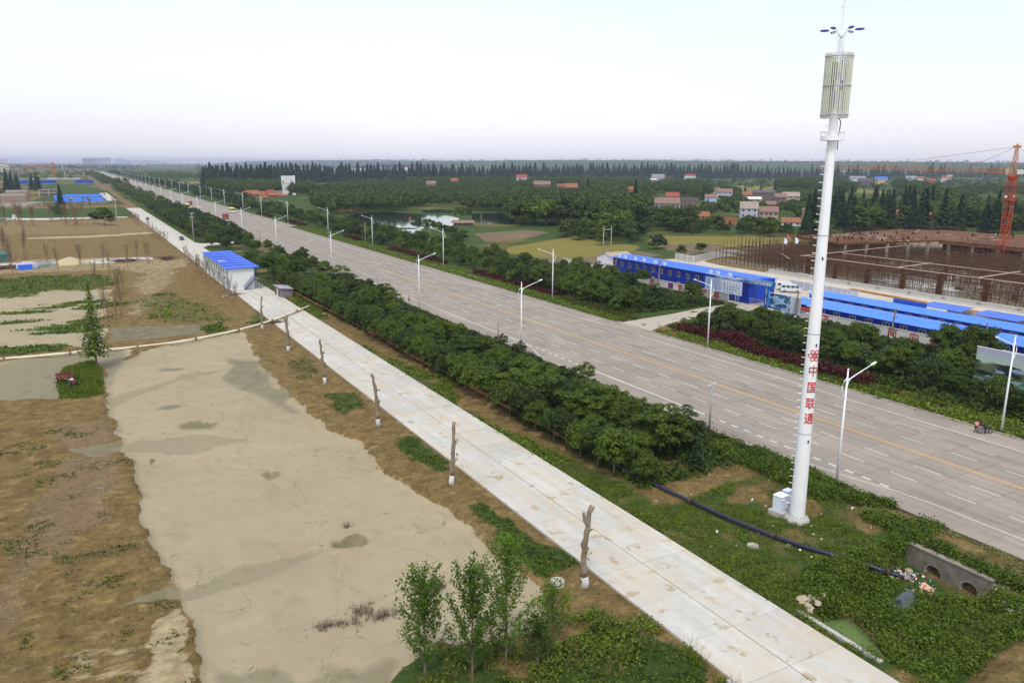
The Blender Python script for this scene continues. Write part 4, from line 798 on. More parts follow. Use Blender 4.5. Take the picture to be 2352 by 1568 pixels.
nearL=[(68.45,51.5),(68.45,119.5),(68.4,167),(68.4,237),(68.4,311),(68.4,380),(68.4,454),(68.4,523)]+[(68.4,523+71.5*k) for k in range(1,22)]
farL=[(100.8,52.6),(101.3,106.8),(102.4,163.3),(104.1,233),(104.1,302),(104.1,364),(104.1,442),(104.1,510),(104.1,570),(104.1,644),(104.1,706),(104.1,770),(104.1,851)]+[(104.1,851+70*k) for k in range(1,17)]
ORD=['nearest','second nearest','third nearest','fourth nearest','fifth nearest','sixth nearest','seventh nearest','eighth nearest']
for i,(x,y) in enumerate(nearL):
    lab=('nearest white street lamp on the left kerb, in front of the telecom tower' if i==0 else f'{ORD[i]} white street lamp along the left kerb of the highway') if i<8 else 'small distant white street lamp far down the left kerb of the highway'
    place(LAMP,x,y,0,1.,lab,'street lamps along the left side of the highway',z=.02)
for i,(x,y) in enumerate(farL):
    lab=('white street lamp on the right kerb beside the parked motorcycle' if i==0 else f'{ORD[i]} white street lamp along the right kerb of the highway') if i<8 else 'small distant white street lamp far down the right kerb of the highway'
    place(LAMP,x,y,PI,1.,lab,'street lamps along the right side of the highway',z=.1)
# ================================================================ UTILITY POLES
POLEC=M('pole_concrete',(.34,.32,.29),.12,2,.9,.1,9)
def util(name,x,y,h,lab,arms=1,rz=0,r=.15):
    t=thing(name,lab,'utility pole',(x,y,gz(x,y)-.05),rz); MB().lathe([(r,-.1),(r*.62,h)],8).build('pole',POLEC,t,smooth=True)
    for k in range(arms):
        z=h-.35-k*1.6; a=MB().box(-1.,1.,-.05,.05,z-.05,z+.05).build('crossarm',STEEL,t)
        for xx in (-.9,-.45,.45,.9): MB().lathe([(.05,z+.05),(.07,z+.14),(.03,z+.28)],6,(xx,0)).build('insulator',WHITE,a)
        MB().tube([(-.6,0,z-.04),(0,.0,z-.5)],.025,4).tube([(.6,0,z-.04),(0,0,z-.5)],.025,4).build('brace',STEEL,t)
    return t
UP='concrete pole with a cross-arm'
util('utility_pole',68.05,70.5,6.6,'grey concrete utility pole with cross-arm at the end of the tree belt, nearest pole',1,.35)
util('utility_pole',66.2,124.,8.,'slim concrete utility pole with cross-arm between two street lamps beside the left lane',1,.35)
for x,y,h,a,l in ((67.6,193,8,2,'utility pole with two cross-arms rising from the left tree belt, joined by a wire'),(67.5,222,7,1,'plain concrete utility pole just beyond the pole with two cross-arms'),(67.4,258,8,1,'concrete utility pole above the trees beside the blue-roofed cabin'),(67.4,281,5,1,'short pole close behind the cabin trees'),(67.6,338,8,2,'utility pole with two cross-arms near the walking person'),(67.6,391,8,1,'utility pole standing left of the nearer red truck'),(67.6,440,8,1,'distant utility pole beside the left lane below the buses'),(67.6,505,8,1,'distant utility pole among the far left lamps'),(67.6,556,8,1,'faint far utility pole on the left kerb')): util('utility_pole',x,y,h,l,a,.35)
util('utility_pole',43.9,355,12.5,'tall pole with two insulator arms standing in the trees beside the dirt crossing',2,.2,.2)
x,y=S(470,1000-60); 
x,y=PZ(0,800,3.92,(1858,540))[0]; util('utility_pole',x,y,16,'single tall pole without arms on the tan field at left',0,0,.2)
t=thing('h_frame_pole','twin concrete poles joined by a beam behind the blue office','utility pole',(166.3,229,gz(166,229)),0)
for xx in (-1.7,1.7): MB().lathe([(.18,0),(.12,11.5)],8,(xx,0)).build('pole',POLEC,t,smooth=True)
MB().box(-1.75,1.75,-.07,.07,10.3,10.5).build('beam',STEEL,t); MB().box(-1.2,1.2,-.05,.05,3.,3.12).build('beam',STEEL,t)
for (px,py,h,l) in ((816,1180-195,8,0),):
    pass
for k,(px,py,h,l) in enumerate(((1925,910,9,'thin pole standing at the pond bank near the fish hut'),(2113,876,8,'thin leaning pole at the edge of the dark wood'),(1463,970,10,'thin pale pole rising from the belt beyond the highway'),(2023,690+40,9,'small pole in the wood behind the white house'),(2716,860,9,'thin pole in front of the village houses'),(1720,935,7,'thin pole beside the small lower pond'))):
    x,y=S(px,py+15); util('utility_pole',x,y,h,l,0 if k!=5 else 1,0,.13)
# wires
def wire(pts,lab,sag=.8,r=.02):
    mb=MB()
    for a,b_ in zip(pts[:-1],pts[1:]):
        a=Vector(a);b_=Vector(b_); mb.tube([a.lerp(b_,f)-Vector((0,0,sag*4*f*(1-f))) for f in (0,.25,.5,.75,1)],r,3,False)
    tag(mb.build('overhead_wire',BLACK),lab,'wire')
wire([(67.3,193,7.7),(67.3,222,6.6),(67.3,258,7.6),(67.5,338,7.6),(67.5,391,7.6)],'thin overhead wire along the left utility poles',.7,.02)
# ================================================================ POLLARDED TRUNKS
def pollard(x,y,h,bendx,r,lab,seed,sprout=True,fork=False):
    q=random.Random(seed); t=thing('pollarded_tree',lab,'tree',(x,y,gz(x,y)-.1))
    n=14; pts=[];rr=[]
    for i in range(n): f=i/(n-1); pts.append((bendx[0]*math.sin(f*2.2)+bendx[1]*f+q.uniform(-.09,.09),q.uniform(-.09,.09)+.12*math.sin(f*5),h*f)); rr.append(r*(1.2-.5*f+q.uniform(-.16,.18)) if i else r*1.5)
    k=2
    MB().tube(pts[:k+1],[v*1.0 for v in rr[:k+1]],10).build('limewashed_foot',LIME,t,smooth=True)
    MB().tube(pts[k:],rr[k:],10).build('trunk',BARKL,t,smooth=True)
    p=Vector(pts[-1]); MB().lathe([(rr[-1]*.93,0),(rr[-1]*.9,.012)],10).build('cut_top',CUT,t,p)
    for s in range(3):
        i=q.randint(4,7); a=q.uniform(0,6.28); p=Vector(pts[i]); MB().tube([p,p+Vector((math.cos(a)*.28,math.sin(a)*.28,.25))],[.10,.07],6).build('limb_stub',BARKL,t)
    if fork: p=Vector(pts[10]); MB().tube([p,p+Vector((-.3,.1,.6)),p+Vector((-.4,.1,1.2))],[.2,.16,.13],8).build('limb_stub',BARKL,t)
    if sprout:
        rs=np.random.RandomState(seed); n=40; i=rs.choice([5,6,9],n); P=np.array([pts[a] for a in i])+rs.normal(size=(n,3))*np.array([.14,.14,.16])+np.array([.28,0,0]); V_,F2=quads(P,rs.normal(size=(n,3)),.14,rs); link('sprouts',nmesh('sprouts',V_,F2,LF),t,kind='stuff')
    return t
for a in ((33.0,46.9,7.1,(-.55,.75),.26,'nearest pollarded trunk, bent, with white limewashed foot beside the path',1,True,True),(32.0,70.3,7.,(.2,.15),.22,'second nearest pollarded trunk with white foot left of the path',2),(31.8,92.2,7.1,(.3,-.95),.23,'third pollarded trunk, leaning left, white foot',3),(31.4,115.2,7.1,(.1,-.65),.22,'fourth pollarded trunk from the front, leaning left',4),(31.6,139.5,6.7,(.1,-.1),.26,'fifth pollarded trunk, forked, where the white pipe crosses the path',5,True,True),(31.4,160.2,7.,(-.3,.45),.18,'farthest pollarded trunk in front of the prefab cabin',6)): pollard(*a)
for k,(px,py,h,l) in enumerate(((2513,1180,7.5,'dead cut trunk in front of the left end of the blue office'),(2705,1150+60,9,'cut dead trunk against the middle of the blue office'),(3238,1290,8,'short cut trunk beside the blue aerial-view board'),(3592,1370,8.,'tall cut trunk in front of the wall with red characters'),(4044,1430,8,'cut trunk behind the street lamp at the right edge'))):
    x,y=S(px,py); x=min(x,137.); 
    pollard(136. if k<4 else 135.,{0:183.,1:163.5,2:117,3:93.6,4:75.5}[k],{0:7.2,1:8.2,2:6.8,3:6.6,4:7}[k],(.1,.1),.2,l,50+k,k!=0)
# ================================================================ PIPES
PCR=M('cream_pipe',(.66,.60,.44),.08,1,.55,dirt=.2); PRU=M('rusty_orange_pipe',(.36,.15,.04),.35,1.2,.7,dirt=.3); PBK=M('black_hose',(.025,.025,.05),.3,2,.4); FL=M('rusty_flange',(.10,.045,.03),.3,4,.8)
def pipe(name,lab,pts,r,mat,step=4.2,z=0,collar=True,zs=None,n=8):
    t=thing(name,lab,'pipe',(pts[0][0],pts[0][1],0)); P=[]
    for i in range(len(pts)-1):
        for k in range(6): f=k/6; P.append((pts[i][0]+(pts[i+1][0]-pts[i][0])*f,pts[i][1]+(pts[i+1][1]-pts[i][1])*f,(zs[i]+(zs[i+1]-zs[i])*f) if zs else None))
    P.append((pts[-1][0],pts[-1][1],zs[-1] if zs else None)); Q=[]
    for i,(x,y,zz) in enumerate(P):
        w=P[max(0,i-2):i+3]; x2=sum(a[0] for a in w)/len(w); y2=sum(a[1] for a in w)/len(w); Q.append((x2-pts[0][0],y2-pts[0][1],(gz(x2,y2)+r*.8+z) if zz is None else zz))
    Zs=[q_[2] for q_ in Q]; Q=[(a[0],a[1],sum(Zs[max(0,i-3):i+4])/len(Zs[max(0,i-3):i+4])) for i,a in enumerate(Q)]
    L=0; last=0; seg=[Q[0]]
    for i in range(1,len(Q)):
        d=(Vector(Q[i])-Vector(Q[i-1])).length; L+=d; seg.append(Q[i])
        if L-last>step or i==len(Q)-1:
            MB().tube(seg,r,n).build('pipe_section',mat,t,smooth=True)
            if collar and i<len(Q)-1: dd=(Vector(Q[i+1])-Vector(Q[i-1])).normalized()*.09; MB().tube([Vector(Q[i])-dd,Vector(Q[i])+dd],r*1.45,n).build('flange',FL,t)
            seg=[Q[i]]; last=L
    return t
pipe('cream_pipe','long cream discharge pipe with dark flanges lying across the sand and path',[(-40,156),(-13.2,156),(-5.9,155.5),(.5,155.6),(4.6,155.1),(15,156.1),(25,160.2),(31,164),(35.6,167.7),(41,173.9),(47.5,182)],.24,PCR,9.5,0,True,[.0,-.02,0,.0,-.05,-.1,.1,.25,.4,.45,.35])
pipe('orange_pipe','rusty orange pipe running under the edge of the tree belt',[(48.4,228),(48.4,205),(48.6,189),(49.3,171),(49.4,152),(49.6,137),(49.3,120),(50,109),(49.9,100),(49.9,92),(49.9,80),(50,75)],.22,PRU,6.5,.12)
pipe('black_hose','thick black hose curving through the weeds past the white tower to the culvert',[(50,74.8),(50.3,68.5),(50.1,63.7),(50.5,60.4),(50.9,56.9),(51.5,50.8),(52.1,47.2),(53,43.6),(54,41.4),(55.9,38.6),(58.2,35.6)],.19,PBK,9,.1,True,[.3,.3,.3,.32,.32,.33,.34,.36,.32,.05,-.75])
MB_=MB().tube([(0,0,0),(.8,-.9,.03)],.22,8); tag(MB_.build('pipe_offcut',PRU,None,(46.4,170,.25)),'short orange pipe offcut lying on the grass by the path','pipe')
pipe('drain_pipe','thin white pipe lying on the brown ground beside the prefab cabin',[(30.5,204),(33.2,207.5),(35,211)],.11,WHITE,20,.05,False)
# ================================================================ CULVERT
t=thing('culvert_headwall','concrete culvert headwall with two round openings in the ditch','culvert',(62.4,0,0))
def headwall():
    bm=bmesh.new(); outer=[(31.5,-2.3),(38.85,-2.3),(38.85,.12),(31.5,.12)]
    mb=MB(); ycs=(36.4,33.2); r=.78; zc=-1.55
    cols=[31.5]; 
    # wall built as strips around two arched openings
    def strip(y0,y1,z0,z1): mb.box(0,.38,y0,y1,z0,z1)
    edges=[31.5,ycs[1]-r,ycs[1]+r,ycs[0]-r,ycs[0]+r,38.85]
    for a,b_ in ((0,1),(2,3),(4,5)): strip(edges[a],edges[b_],-2.4,.12)
    for yc in ycs:
        n=10
        for k in range(n):
            y0=yc-r+2*r*k/n; y1=yc-r+2*r*(k+1)/n; ym=(y0+y1)/2; zz=zc+math.sqrt(max(0,r*r-(ym-yc)**2)); strip(y0,y1,zz,.12)
            zb=zc-math.sqrt(max(0,r*r-(ym-yc)**2)); strip(y0,y1,-2.4,zb)
    return mb
headwall().build('headwall',M('stained_concrete',(.17,.15,.12),.35,1.2,.9,.4,10,dirt=.5),t); MB().box(-.08,.5,31.4,38.95,.122,.26).build('coping',M('coping_concrete',(.24,.21,.165),.2,2,.9,dirt=.3),t); MB().box(.385,1.6,31.0,39.3,-1.2,.02).build('backfill',SOILM,t); MB().box(0,.38,30.3,31.49,-1.6,-.1).box(0,.38,38.86,39.6,-1.6,-.1).build('wing',CONC_D,t)
for yc in (36.4,33.2):
    mb=MB(); n=14; P=[(-.06,yc+.84*math.cos(2*PI*k/n),-1.55+.84*math.sin(2*PI*k/n)) for k in range(n)]+[(-.06,yc+.74*math.cos(2*PI*k/n),-1.55+.74*math.sin(2*PI*k/n)) for k in range(n)]+[(3.2,yc+.74*math.cos(2*PI*k/n),-1.55+.74*math.sin(2*PI*k/n)) for k in range(n)]
    mb.add(P,[(k,(k+1)%n,n+(k+1)%n,n+k) for k in range(n)]+[(n+k,n+(k+1)%n,2*n+(k+1)%n,2*n+k) for k in range(n)]+[tuple(range(2*n,3*n))]); mb.build('pipe_mouth',CONC_D,t)
tag(MB().box(44.95,45.32,29,36.2,-1.6,.16).build('retaining_kerb',CONC),'low concrete retaining kerb between path and duckweed pool','kerb')
tag(MB().box(34.38,34.72,20,32.6,-1.5,.13).build('retaining_kerb',CONC),'concrete retaining edge along the lower left side of the path','kerb')
tag(MB().obox((58.7,34.6,-1.35),(.5,.15,.35),(.1,-.45,-.12),(0,0,.03)).build('board',M('pink_board',(.62,.35,.24),.1,3,.7)),'pinkish board leaning on the rubbish below the culvert','board')
PLC=[M('litter_%s'%n,c,.1,5,.5) for n,c in (('white',(.75,.75,.74)),('red',(.5,.08,.05)),('teal',(.05,.3,.34)),('pink',(.6,.3,.3)),('tan',(.5,.42,.3)),('dark',(.05,.05,.06)))]
def litter(name,lab,cx,cy_,sx,sy,n,z,seed,cols,s=.16):
    q=random.Random(seed); mb=MB()
    for k in range(n):
        x=q.gauss(0,sx); y=q.gauss(0,sy); s_=s*q.uniform(.4,1.3); a=q.uniform(0,3.14); mb.cur=q.randrange(len(cols)); zz=(gz(cx+x,cy_+y) if z is None else z)+q.uniform(.02,.18)
        mb.obox((x,y,zz),(math.cos(a)*s_,math.sin(a)*s_,q.uniform(-.05,.05)),(-math.sin(a)*s_*.7,math.cos(a)*s_*.7,q.uniform(-.06,.06)),(0,0,q.uniform(.01,.06)))
    tag(mb.build(name,cols,None,(cx,cy_,0)),lab,'rubbish',kind='stuff')
litter('rubbish_heap','heap of mixed plastic rubbish at the culvert mouth',60.2,37.3,.55,.9,150,None,1,PLC,.10); litter('rubbish_heap','white and grey rubbish spread below the pinkish board',58.6,34.2,.8,.5,120,None,2,[PLC[0],PLC[4],PLC[2],PLC[4]],.09); litter('rubbish_heap','small scatter of rubbish at the right end of the culvert wall',62.8,30.9,.7,.3,60,None,3,[PLC[0],PLC[4]],.1); litter('rubbish_heap','white litter at the right edge below the road bank',60.2,28.2,.3,.5,70,None,4,[PLC[0]],.12)
litter('scattered_litter','loose white scraps scattered over the weeds around the tower',54,46,6,6,60,None,5,[PLC[0],PLC[4]],.09)
# rocks
def rock(x,y,s,lab,seed,z=None,grp=None):
    mb=MB(); mb.blob((0,0,s*.2),(s,s*.8,s*.6),seed,7,5,.28); tag(mb.build('rock',STONE,None,(x,y,gz(x,y) if z is None else z),rz=seed),lab,'rock',grp)
q=random.Random(8)
for k in range(15): rock(45.9+q.uniform(0,2.4),35.9+q.uniform(-.3,1.3),q.uniform(.22,.5),'tan boulder in the pile between path and duckweed pool',k,gz(45.5,36.6)+q.uniform(-.1,.35),'boulders piled by the duckweed pool')
for k in range(9): rock(57.+q.uniform(0,4.4),38.6+q.uniform(-1,.7),q.uniform(.18,.42),'tan rock beside the black hose near the culvert wall',30+k,None,'rocks by the culvert')
# manholes
def manhole(x,y,lab,h,r=.5):
    t=thing('manhole',lab,'manhole',(x,y,gz(x,y)-.02)); MB().lathe([(r*1.15,0),(r*1.08,h)],16).build('concrete_ring',CONC,t); MB().lathe([(r*.86,h),(r*.86,h+.05)],16).build('cover',M('manhole_cover',(.42,.37,.27),.1,3,.8),t)
manhole(49.9,45.4,'flat round tan manhole cover in the weeds near the black hose',.12,.46); manhole(31.1,48.1,'raised round concrete manhole beside the nearest pollarded trunk',.42,.52)
# ================================================================ PREFAB CABIN + HUT
BR=corrugated('blue_roof_sheet',(.006,.085,.62),'X',.45,.03); PW2=M('prefab_panel_white',(.66,.69,.66),.04,.4,.5,dirt=.1,coord='Object'); BT=M('blue_trim',(.02,.06,.34),.08,3,.4); IR=M('dark_iron',(.06,.06,.08),.2,4,.6)
t=thing('prefab_cabin','two-storey white prefab cabin with bright blue roof and outside stair','building',(34.2,214.6,0))
PWd,PLn=6.7,43.
MB().box(0,PWd,0,PLn,.05,5.75).build('wall',PW2,t)
for k in range(1,24):
    y=PLn*k/24; MB().box(-.012,-.002,y-.02,y+.02,.1,5.7).build('panel_joint',GREYP,t)
for k in range(1,6): x=PWd*k/6; MB().box(x-.015,x+.015,-.012,-.002,.1,5.7).build('panel_joint',GREYP,t)
for x,y in ((-.03,-.03),(PWd-.05,-.03)): MB().box(x,x+.1,y,y+.1,0,5.8).build('corner_trim',BT,t)
MB().box(-.04,-.013,0,PLn,2.85,2.95).build('floor_band',BT,t)
rf=MB(); rf.add([(-.5,-.6,5.8),(PWd+1.4,-.6,5.8),(PWd+1.4,PLn+.5,5.8),(-.5,PLn+.5,5.8),(-.5,-.6,5.9),(PWd+1.4,-.6,6.0),(PWd+1.4,PLn+.5,6.0),(-.5,PLn+.5,5.9)],[(3,2,1,0),(4,5,6,7),(0,1,5,4),(1,2,6,5),(2,3,7,6),(3,0,4,7)]); ro=rf.build('roof',BR,t)
for k in range(1,8):
    y=PLn*k/8; MB().box(-.4,PWd+1.3,y-.06,y+.06,5.95,6.06).build('roof_lap',BT,ro)
MB().obox((1.3,PLn*.38,5.99),(1.0,.1,.012),(0,.5,0),(0,0,.03)).build('roof_patch',WHITE,ro); MB().obox((.8,PLn*.41,5.99),(.5,.1,.012),(0,.3,0),(0,0,.03)).build('roof_patch',WHITE,ro)
for fl in (0,1):
    for k in range(11):
        y=2.0+k*3.75; z=1.1+fl*2.85
        if fl==0 and k%2: continue
        wn=MB().box(-.05,-.014,y,y+.95,z,z+1.15).build('window',GREYP,t); MB().box(-.06,-.052,y+.06,y+.45,z+.06,z+1.09).build('pane',GLASSD,wn); MB().box(-.06,-.052,y+.5,y+.89,z+.06,z+1.09).build('pane',GLASSD,wn)
# stair on the end wall
st=thing('x','','');bpy.data.objects.remove(st)
sm_=MB()
for k in range(13): f=k/12; sm_.box(3.9+2.7*f,4.2+2.7*f,-1.0,-.12,.15+2.75*f,.2+2.75*f)
sm_.build('stair_treads',IR,t); s2=MB()
for yy in (-1.,-.1): s2.tube([(3.8,yy,.05),(6.6,yy,2.9)],.08,4); s2.tube([(3.8,yy,1.1),(6.6,yy,3.95)],.04,4); s2.tube([(3.8,yy,.6),(6.6,yy,3.45)],.025,4)
for f in (0,.5,1): s2.tube([(3.8+2.8*f,-1.,.1+2.8*f),(3.8+2.8*f,-1.,1.1+2.85*f)],.04,4)
s2.build('stair_rail',M('blue_grey_rail',(.08,.10,.20),.1,3,.5),t)
MB().box(6.6,7.95,-1.0,PLn,2.8,2.9).build('gallery',M('gallery_deck',(.2,.17,.16),.2,2,.8),t); g=MB()
for y in [-.95+k*3.6 for k in range(13)]: g.tube([(7.9,y,0),(7.9,y,5.85)],.05,5)
for z in (3.4,3.9): g.tube([(6.7,-.95,z),(7.9,-.95,z),(7.9,PLn,z)],.03,4)
g.build('gallery_rail',IR,t)
for k in range(6): MB().box(6.72,6.76,2+k*7,2.9+k*7,2.95,4.95).build('door',BT,t)
HB=M('hut_block',(.20,.18,.17),.2,3,.9,.3,9); t=thing('brick_hut','small grey block hut with sloping roof beside the path','hut',(43.6,197.3,.02))
MB().prism([(0,0),(3.0,0),(3.0,2.0),(0,2.35)],0,6.2,'y').build('wall',HB,t); MB().prism([(-.35,2.40),(3.3,2.02),(3.3,2.1),(-.35,2.48)],-.4,6.5,'y').build('roof',M('hut_roof',(.33,.29,.33),.1,2,.7),t)
for y in (.9,2.9,4.6): MB().box(-.03,-.004,y,y+.8,.05,1.9).build('door',DARK if y!=2.9 else WHITE,t)
for k in range(8):
    for j in range(2): pass
# small white things by the cabin roof end, debris pile, brush on the path
for (px,py,l) in ((1118,995,'white tank standing behind the cabin among the trees, right one'),(1166,1000,'white box behind the blue cabin roof, left of the tank')):
    pass
MB_=MB(); q=random.Random(5)
for k in range(60): a=q.uniform(0,6.28); MB_.tube([(q.gauss(0,.7),q.gauss(0,.5),q.uniform(0,.3)),(q.gauss(0,.7)+math.cos(a)*.5,q.gauss(0,.5)+math.sin(a)*.5,q.uniform(.1,.6))],.025,3)
def brush(px,py,s,lab,mat=None):
    x,y=D(px,py); me=MB_.mesh('brush_pile',mat or M('brush_wood',(.10,.06,.045),.3,4,.95)); o=link('brush_pile',me,None,(x,y,gz(x,y)+.05)); o.scale=(s,s,s); tag(o,lab,'brush pile')
brush(634,742,1.2,'small pile of dry brushwood on the path by the cream pipe'); brush(612,602+42,.01,'x') if False else None
brush(452,597,3.2,'dark brush pile on the cross path, left one') if False else None
x,y=PZ(0,800,3.92,(1940,975))[0]; o=link('brush_pile',MB_.mesh('brush_pile',M('brush_wood',(.10,.06,.045),.3,4,.95)),None,(x,y,.1)); o.scale=(4.5,1.5,2.2); tag(o,'wide dark brush pile on the cross path at left','brush pile')
x,y=PZ(0,950,2.09,(1392,190))[0]; o=link('brush_pile',MB_.mesh('brush_pile',M('brush_wood',(.10,.06,.045),.3,4,.95)),None,(x,y,.1)); o.scale=(2.6,1.6,2.6); tag(o,'round dark brush pile where the cross path meets the long path','brush pile')
x,y=PZ(0,950,2.09,(50,265))[0]; o=link('brush_pile',MB_.mesh('brush_pile',M('brush_wood',(.10,.06,.045),.3,4,.95)),None,(x,y,.1)); o.scale=(5,1.6,2.4); tag(o,'brown brush pile left of the tarpaulin shelter','brush pile')
x,y=PZ(900,1100,1.96,(75,157))[0]; o=link('brush_pile',MB_.mesh('brush_pile',M('grey_debris',(.16,.13,.14),.3,4,.95)),None,(x,y,.12)); o.scale=(1.6,1.1,.8); tag(o,'grey debris heap at the foot of the cabin end wall','brush pile')
# ================================================================ BLUE OFFICE COMPOUND
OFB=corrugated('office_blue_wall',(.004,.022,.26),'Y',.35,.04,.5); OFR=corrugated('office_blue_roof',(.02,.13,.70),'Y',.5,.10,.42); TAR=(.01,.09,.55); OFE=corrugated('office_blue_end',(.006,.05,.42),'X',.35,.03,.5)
WWALL=M('whitewashed_wall',(.58,.56,.51),.10,.5,.9,.15,8,dirt=.25); CHR=M('wall_red_paint',(.40,.015,.01),.12,3,.7); FRW=M('window_frame_white',(.62,.62,.62),.05,3,.5)
def winX(par,x,y,z,w_,h_,mat=FRW,pane=GLASSD,side=-1,two=True):
    wn=MB().box(x-.04,x+.01,y,y+w_,z,z+h_).build('window',mat,par); m_=w_/2
    for a,b_ in (((.07,m_-.03),(m_+.03,w_-.07)) if two else ((.07,w_-.07),)): MB().box(x-.055,x-.043,y+a,y+b_,z+.07,z+h_-.07).build('pane',pane,wn)
    return wn
t=thing('site_office','two-storey bright blue site office with rooftop air conditioners','building',(141.5,136.2,.15))
LX,LY=8.6,55.5
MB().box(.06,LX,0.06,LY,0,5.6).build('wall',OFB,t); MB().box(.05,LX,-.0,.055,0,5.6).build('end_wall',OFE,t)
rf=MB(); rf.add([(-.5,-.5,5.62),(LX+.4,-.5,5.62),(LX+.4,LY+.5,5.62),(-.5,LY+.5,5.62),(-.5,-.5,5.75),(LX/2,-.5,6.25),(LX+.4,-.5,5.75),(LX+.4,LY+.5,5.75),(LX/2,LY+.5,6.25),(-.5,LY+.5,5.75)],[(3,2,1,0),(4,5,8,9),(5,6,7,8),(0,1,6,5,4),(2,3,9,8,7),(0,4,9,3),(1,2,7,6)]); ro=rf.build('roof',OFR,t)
for k in range(15):
    y=3.4+k*3.62; winX(t,.06,y,3.35,1.15,1.35)
for k in range(5): winX(t,.06,3.4+k*3.62*3,.9,1.1,1.1)
AC=MB(); AC.box(-.22,.22,-.48,.48,0,.7); acm=AC.mesh('air_conditioner',WHITE); fan=MB().lathe([(.26,0),(.26,.02)],12).mesh('fan_grille',GREYP)
for y in (7.,11.2,13.8,32.,36.,41,45,49.8,52.6):
    o=link('air_conditioner',acm,t,(.25,y,5.9)); f=link('fan_grille',fan,o,(-.245,-.1,.35)); f.rotation_euler=(0,PI/2,0); f.scale=(1,1,1)
    MB().tube([(.1,y-.4,6.1),(-.5,y-.7,5.8),(-.1,y-.9,5.2)],.035,4).build('refrigerant_pipe',WHITE,t)
MB().box(-.02,.03,-.1,.0,0,.6).build('corner_trim',BT,t)
# small white gable house
t=thing('gable_house','small white house with tan gable roof at the far end of the blue office','house',(151.5,205,.1)); 
MB().prism([(0,0),(9,0),(9,3.2),(4.5,4.6),(0,3.2)],0,8.5,'x').build('wall',M('lilac_white_wall',(.58,.56,.62),.05,1,.8),t,(0,0,0))
MB().prism([(-.4,3.1),(4.5,4.68),(9.4,3.1),(9.4,3.25),(4.5,4.85),(-.4,3.25)],-.3,8.8,'x').build('roof',M('tan_roof',(.36,.30,.23),.12,1.5,.85),t); MB().box(3,4.2,-.05,-.005,1.3,2.4).build('window',DARK,t)
# roadside wall with red characters
def char_wall(y0,y1,x,h,lab,chars,cw):
    t=thing('boundary_wall',lab,'wall',(x,y0,gz(x,(y0+y1)/2)-.05)); n=int((y1-y0)/3.); 
    for k in range(n): MB().box(0,.24,(y1-y0)*k/n+.012,(y1-y0)*(k+1)/n-.012,0,h).build('wall_panel',WWALL,t)
    MB().box(-.06,.3,-.05,y1-y0+.05,h+.003,h+.12).build('coping',CONC,t)
    for ch,yy in chars:
        V_,F2=text_geo(ch,cw); mb=MB(); mb.add([(-.012,-(v[0])*1.0,v[1]) for v in V_],F2); o=mb.build('wall_letter',CHR,t,(0,yy-y0,h*.5)); 
        mb=MB(); mb.add([(-.014,-(v[0])*1.03+.035,v[1]+.03) for v in V_],F2); mb.build('wall_letter_edge',CHR,o)
    return t
char_wall(140.,205,138.6,2.35,'whitewashed wall with red characters below the blue office',(('安',200.),('目',193.4),('标',188),('质',169.3),('管',157.6),('理',152.8),('严',148.5),('格',144)),2.0)
wl=char_wall(70,121,137.4,2.3,'pinkish wall with large red characters in front of the blue sheds',(('济',110.3),('面',94.4),('向',89.8),('仙',85.7),('桃',81.6)),2.15)
t2=tag(MB().obox((138.4,161.3,1.5),(0,.95,0),(.02,0,0),(0,0,.65)).build('poster',M('dark_poster',(.03,.02,.10),.8,3,.4,c2=(.30,.05,.25))),'small dark purple poster on the whitewashed wall','poster')
MB_=MB().box(137.1,137.3,113,120,2.35,2.95); tag(MB_.build('red_banner',M('red_banner',(.55,.05,.02),.1,2,.6)),'long red banner strip along the wall left of the tower','banner')
# gate
GB=M('gate_blue',(.02,.17,.55),.06,.8,.4); GBD=M('gate_face_blue',(.006,.04,.26),.06,.8,.4); GBE=M('gate_beam_blue',(.015,.10,.30),.06,.8,.4); TXW=M('sign_text_white',(.6,.68,.78),.03,4,.5)
t=thing('entrance_gate','blue site entrance gate with white Chinese lettering on its beam','gate',(141.4,130.1,.15))
for y in (0,8.9): MB().box(0,.9,y,y+1.1,0,4.95).build('post',GB,t); 
MB().box(-.02,-.004,9.0,9.95,.05,4.9).build('post_face',GBD,t); MB().box(-.02,-.004,.08,1.02,.05,4.9).build('post_face',GBD,t)
MB().box(-.05,1.05,-1.1,11.2,4.953,6.2).build('beam',GBE,t)
def sign_text(s,size,loc,par,mat=TXW,name='sign_text',rz=0,col=None,sx=1.):
    V_,F2=text_geo(s,size); mb=MB(); mb.add([(0,-v[0]*sx,v[1]) for v in V_],F2); return mb.build(name,mat,par,loc,rz=rz)
sign_text('中外建华中工程集团有限公司',.56,(-.06,6.2,5.85),t); sign_text('仙桃市“三馆合一”工程',.56,(-.06,6.3,5.3),t); sign_text('项目经理部',.95,(-.06,1.4,5.55),t)
em=MB(); em.add([(-.06,10.2+.42*math.cos(2*PI*k/16),5.58+.42*math.sin(2*PI*k/16)) for k in range(16)],[tuple(range(16))]); em.build('round_emblem',TXW,t); em=MB(); em.add([(-.065,10.2,5.7),(-.065,10.5,5.45),(-.065,10.2,5.2),(-.065,9.95,5.5)],[(0,1,2,3)]); em.build('emblem_cube',GBE,t)
for i,ch in enumerate('科学管理 创优质工程'):
    if ch!=' ': sign_text(ch,.46,(-.03,9.48,4.6-.47*i),t)
for i,ch in enumerate('文明施工 安全生产'):
    if ch!=' ': sign_text(ch,.46,(-.03,.55,4.5-.47*i),t)
g=MB()
for k in range(24): y=1.2+k*.32; g.tube([(.4,y,.1),(.4,y,1.7)],.02,4)
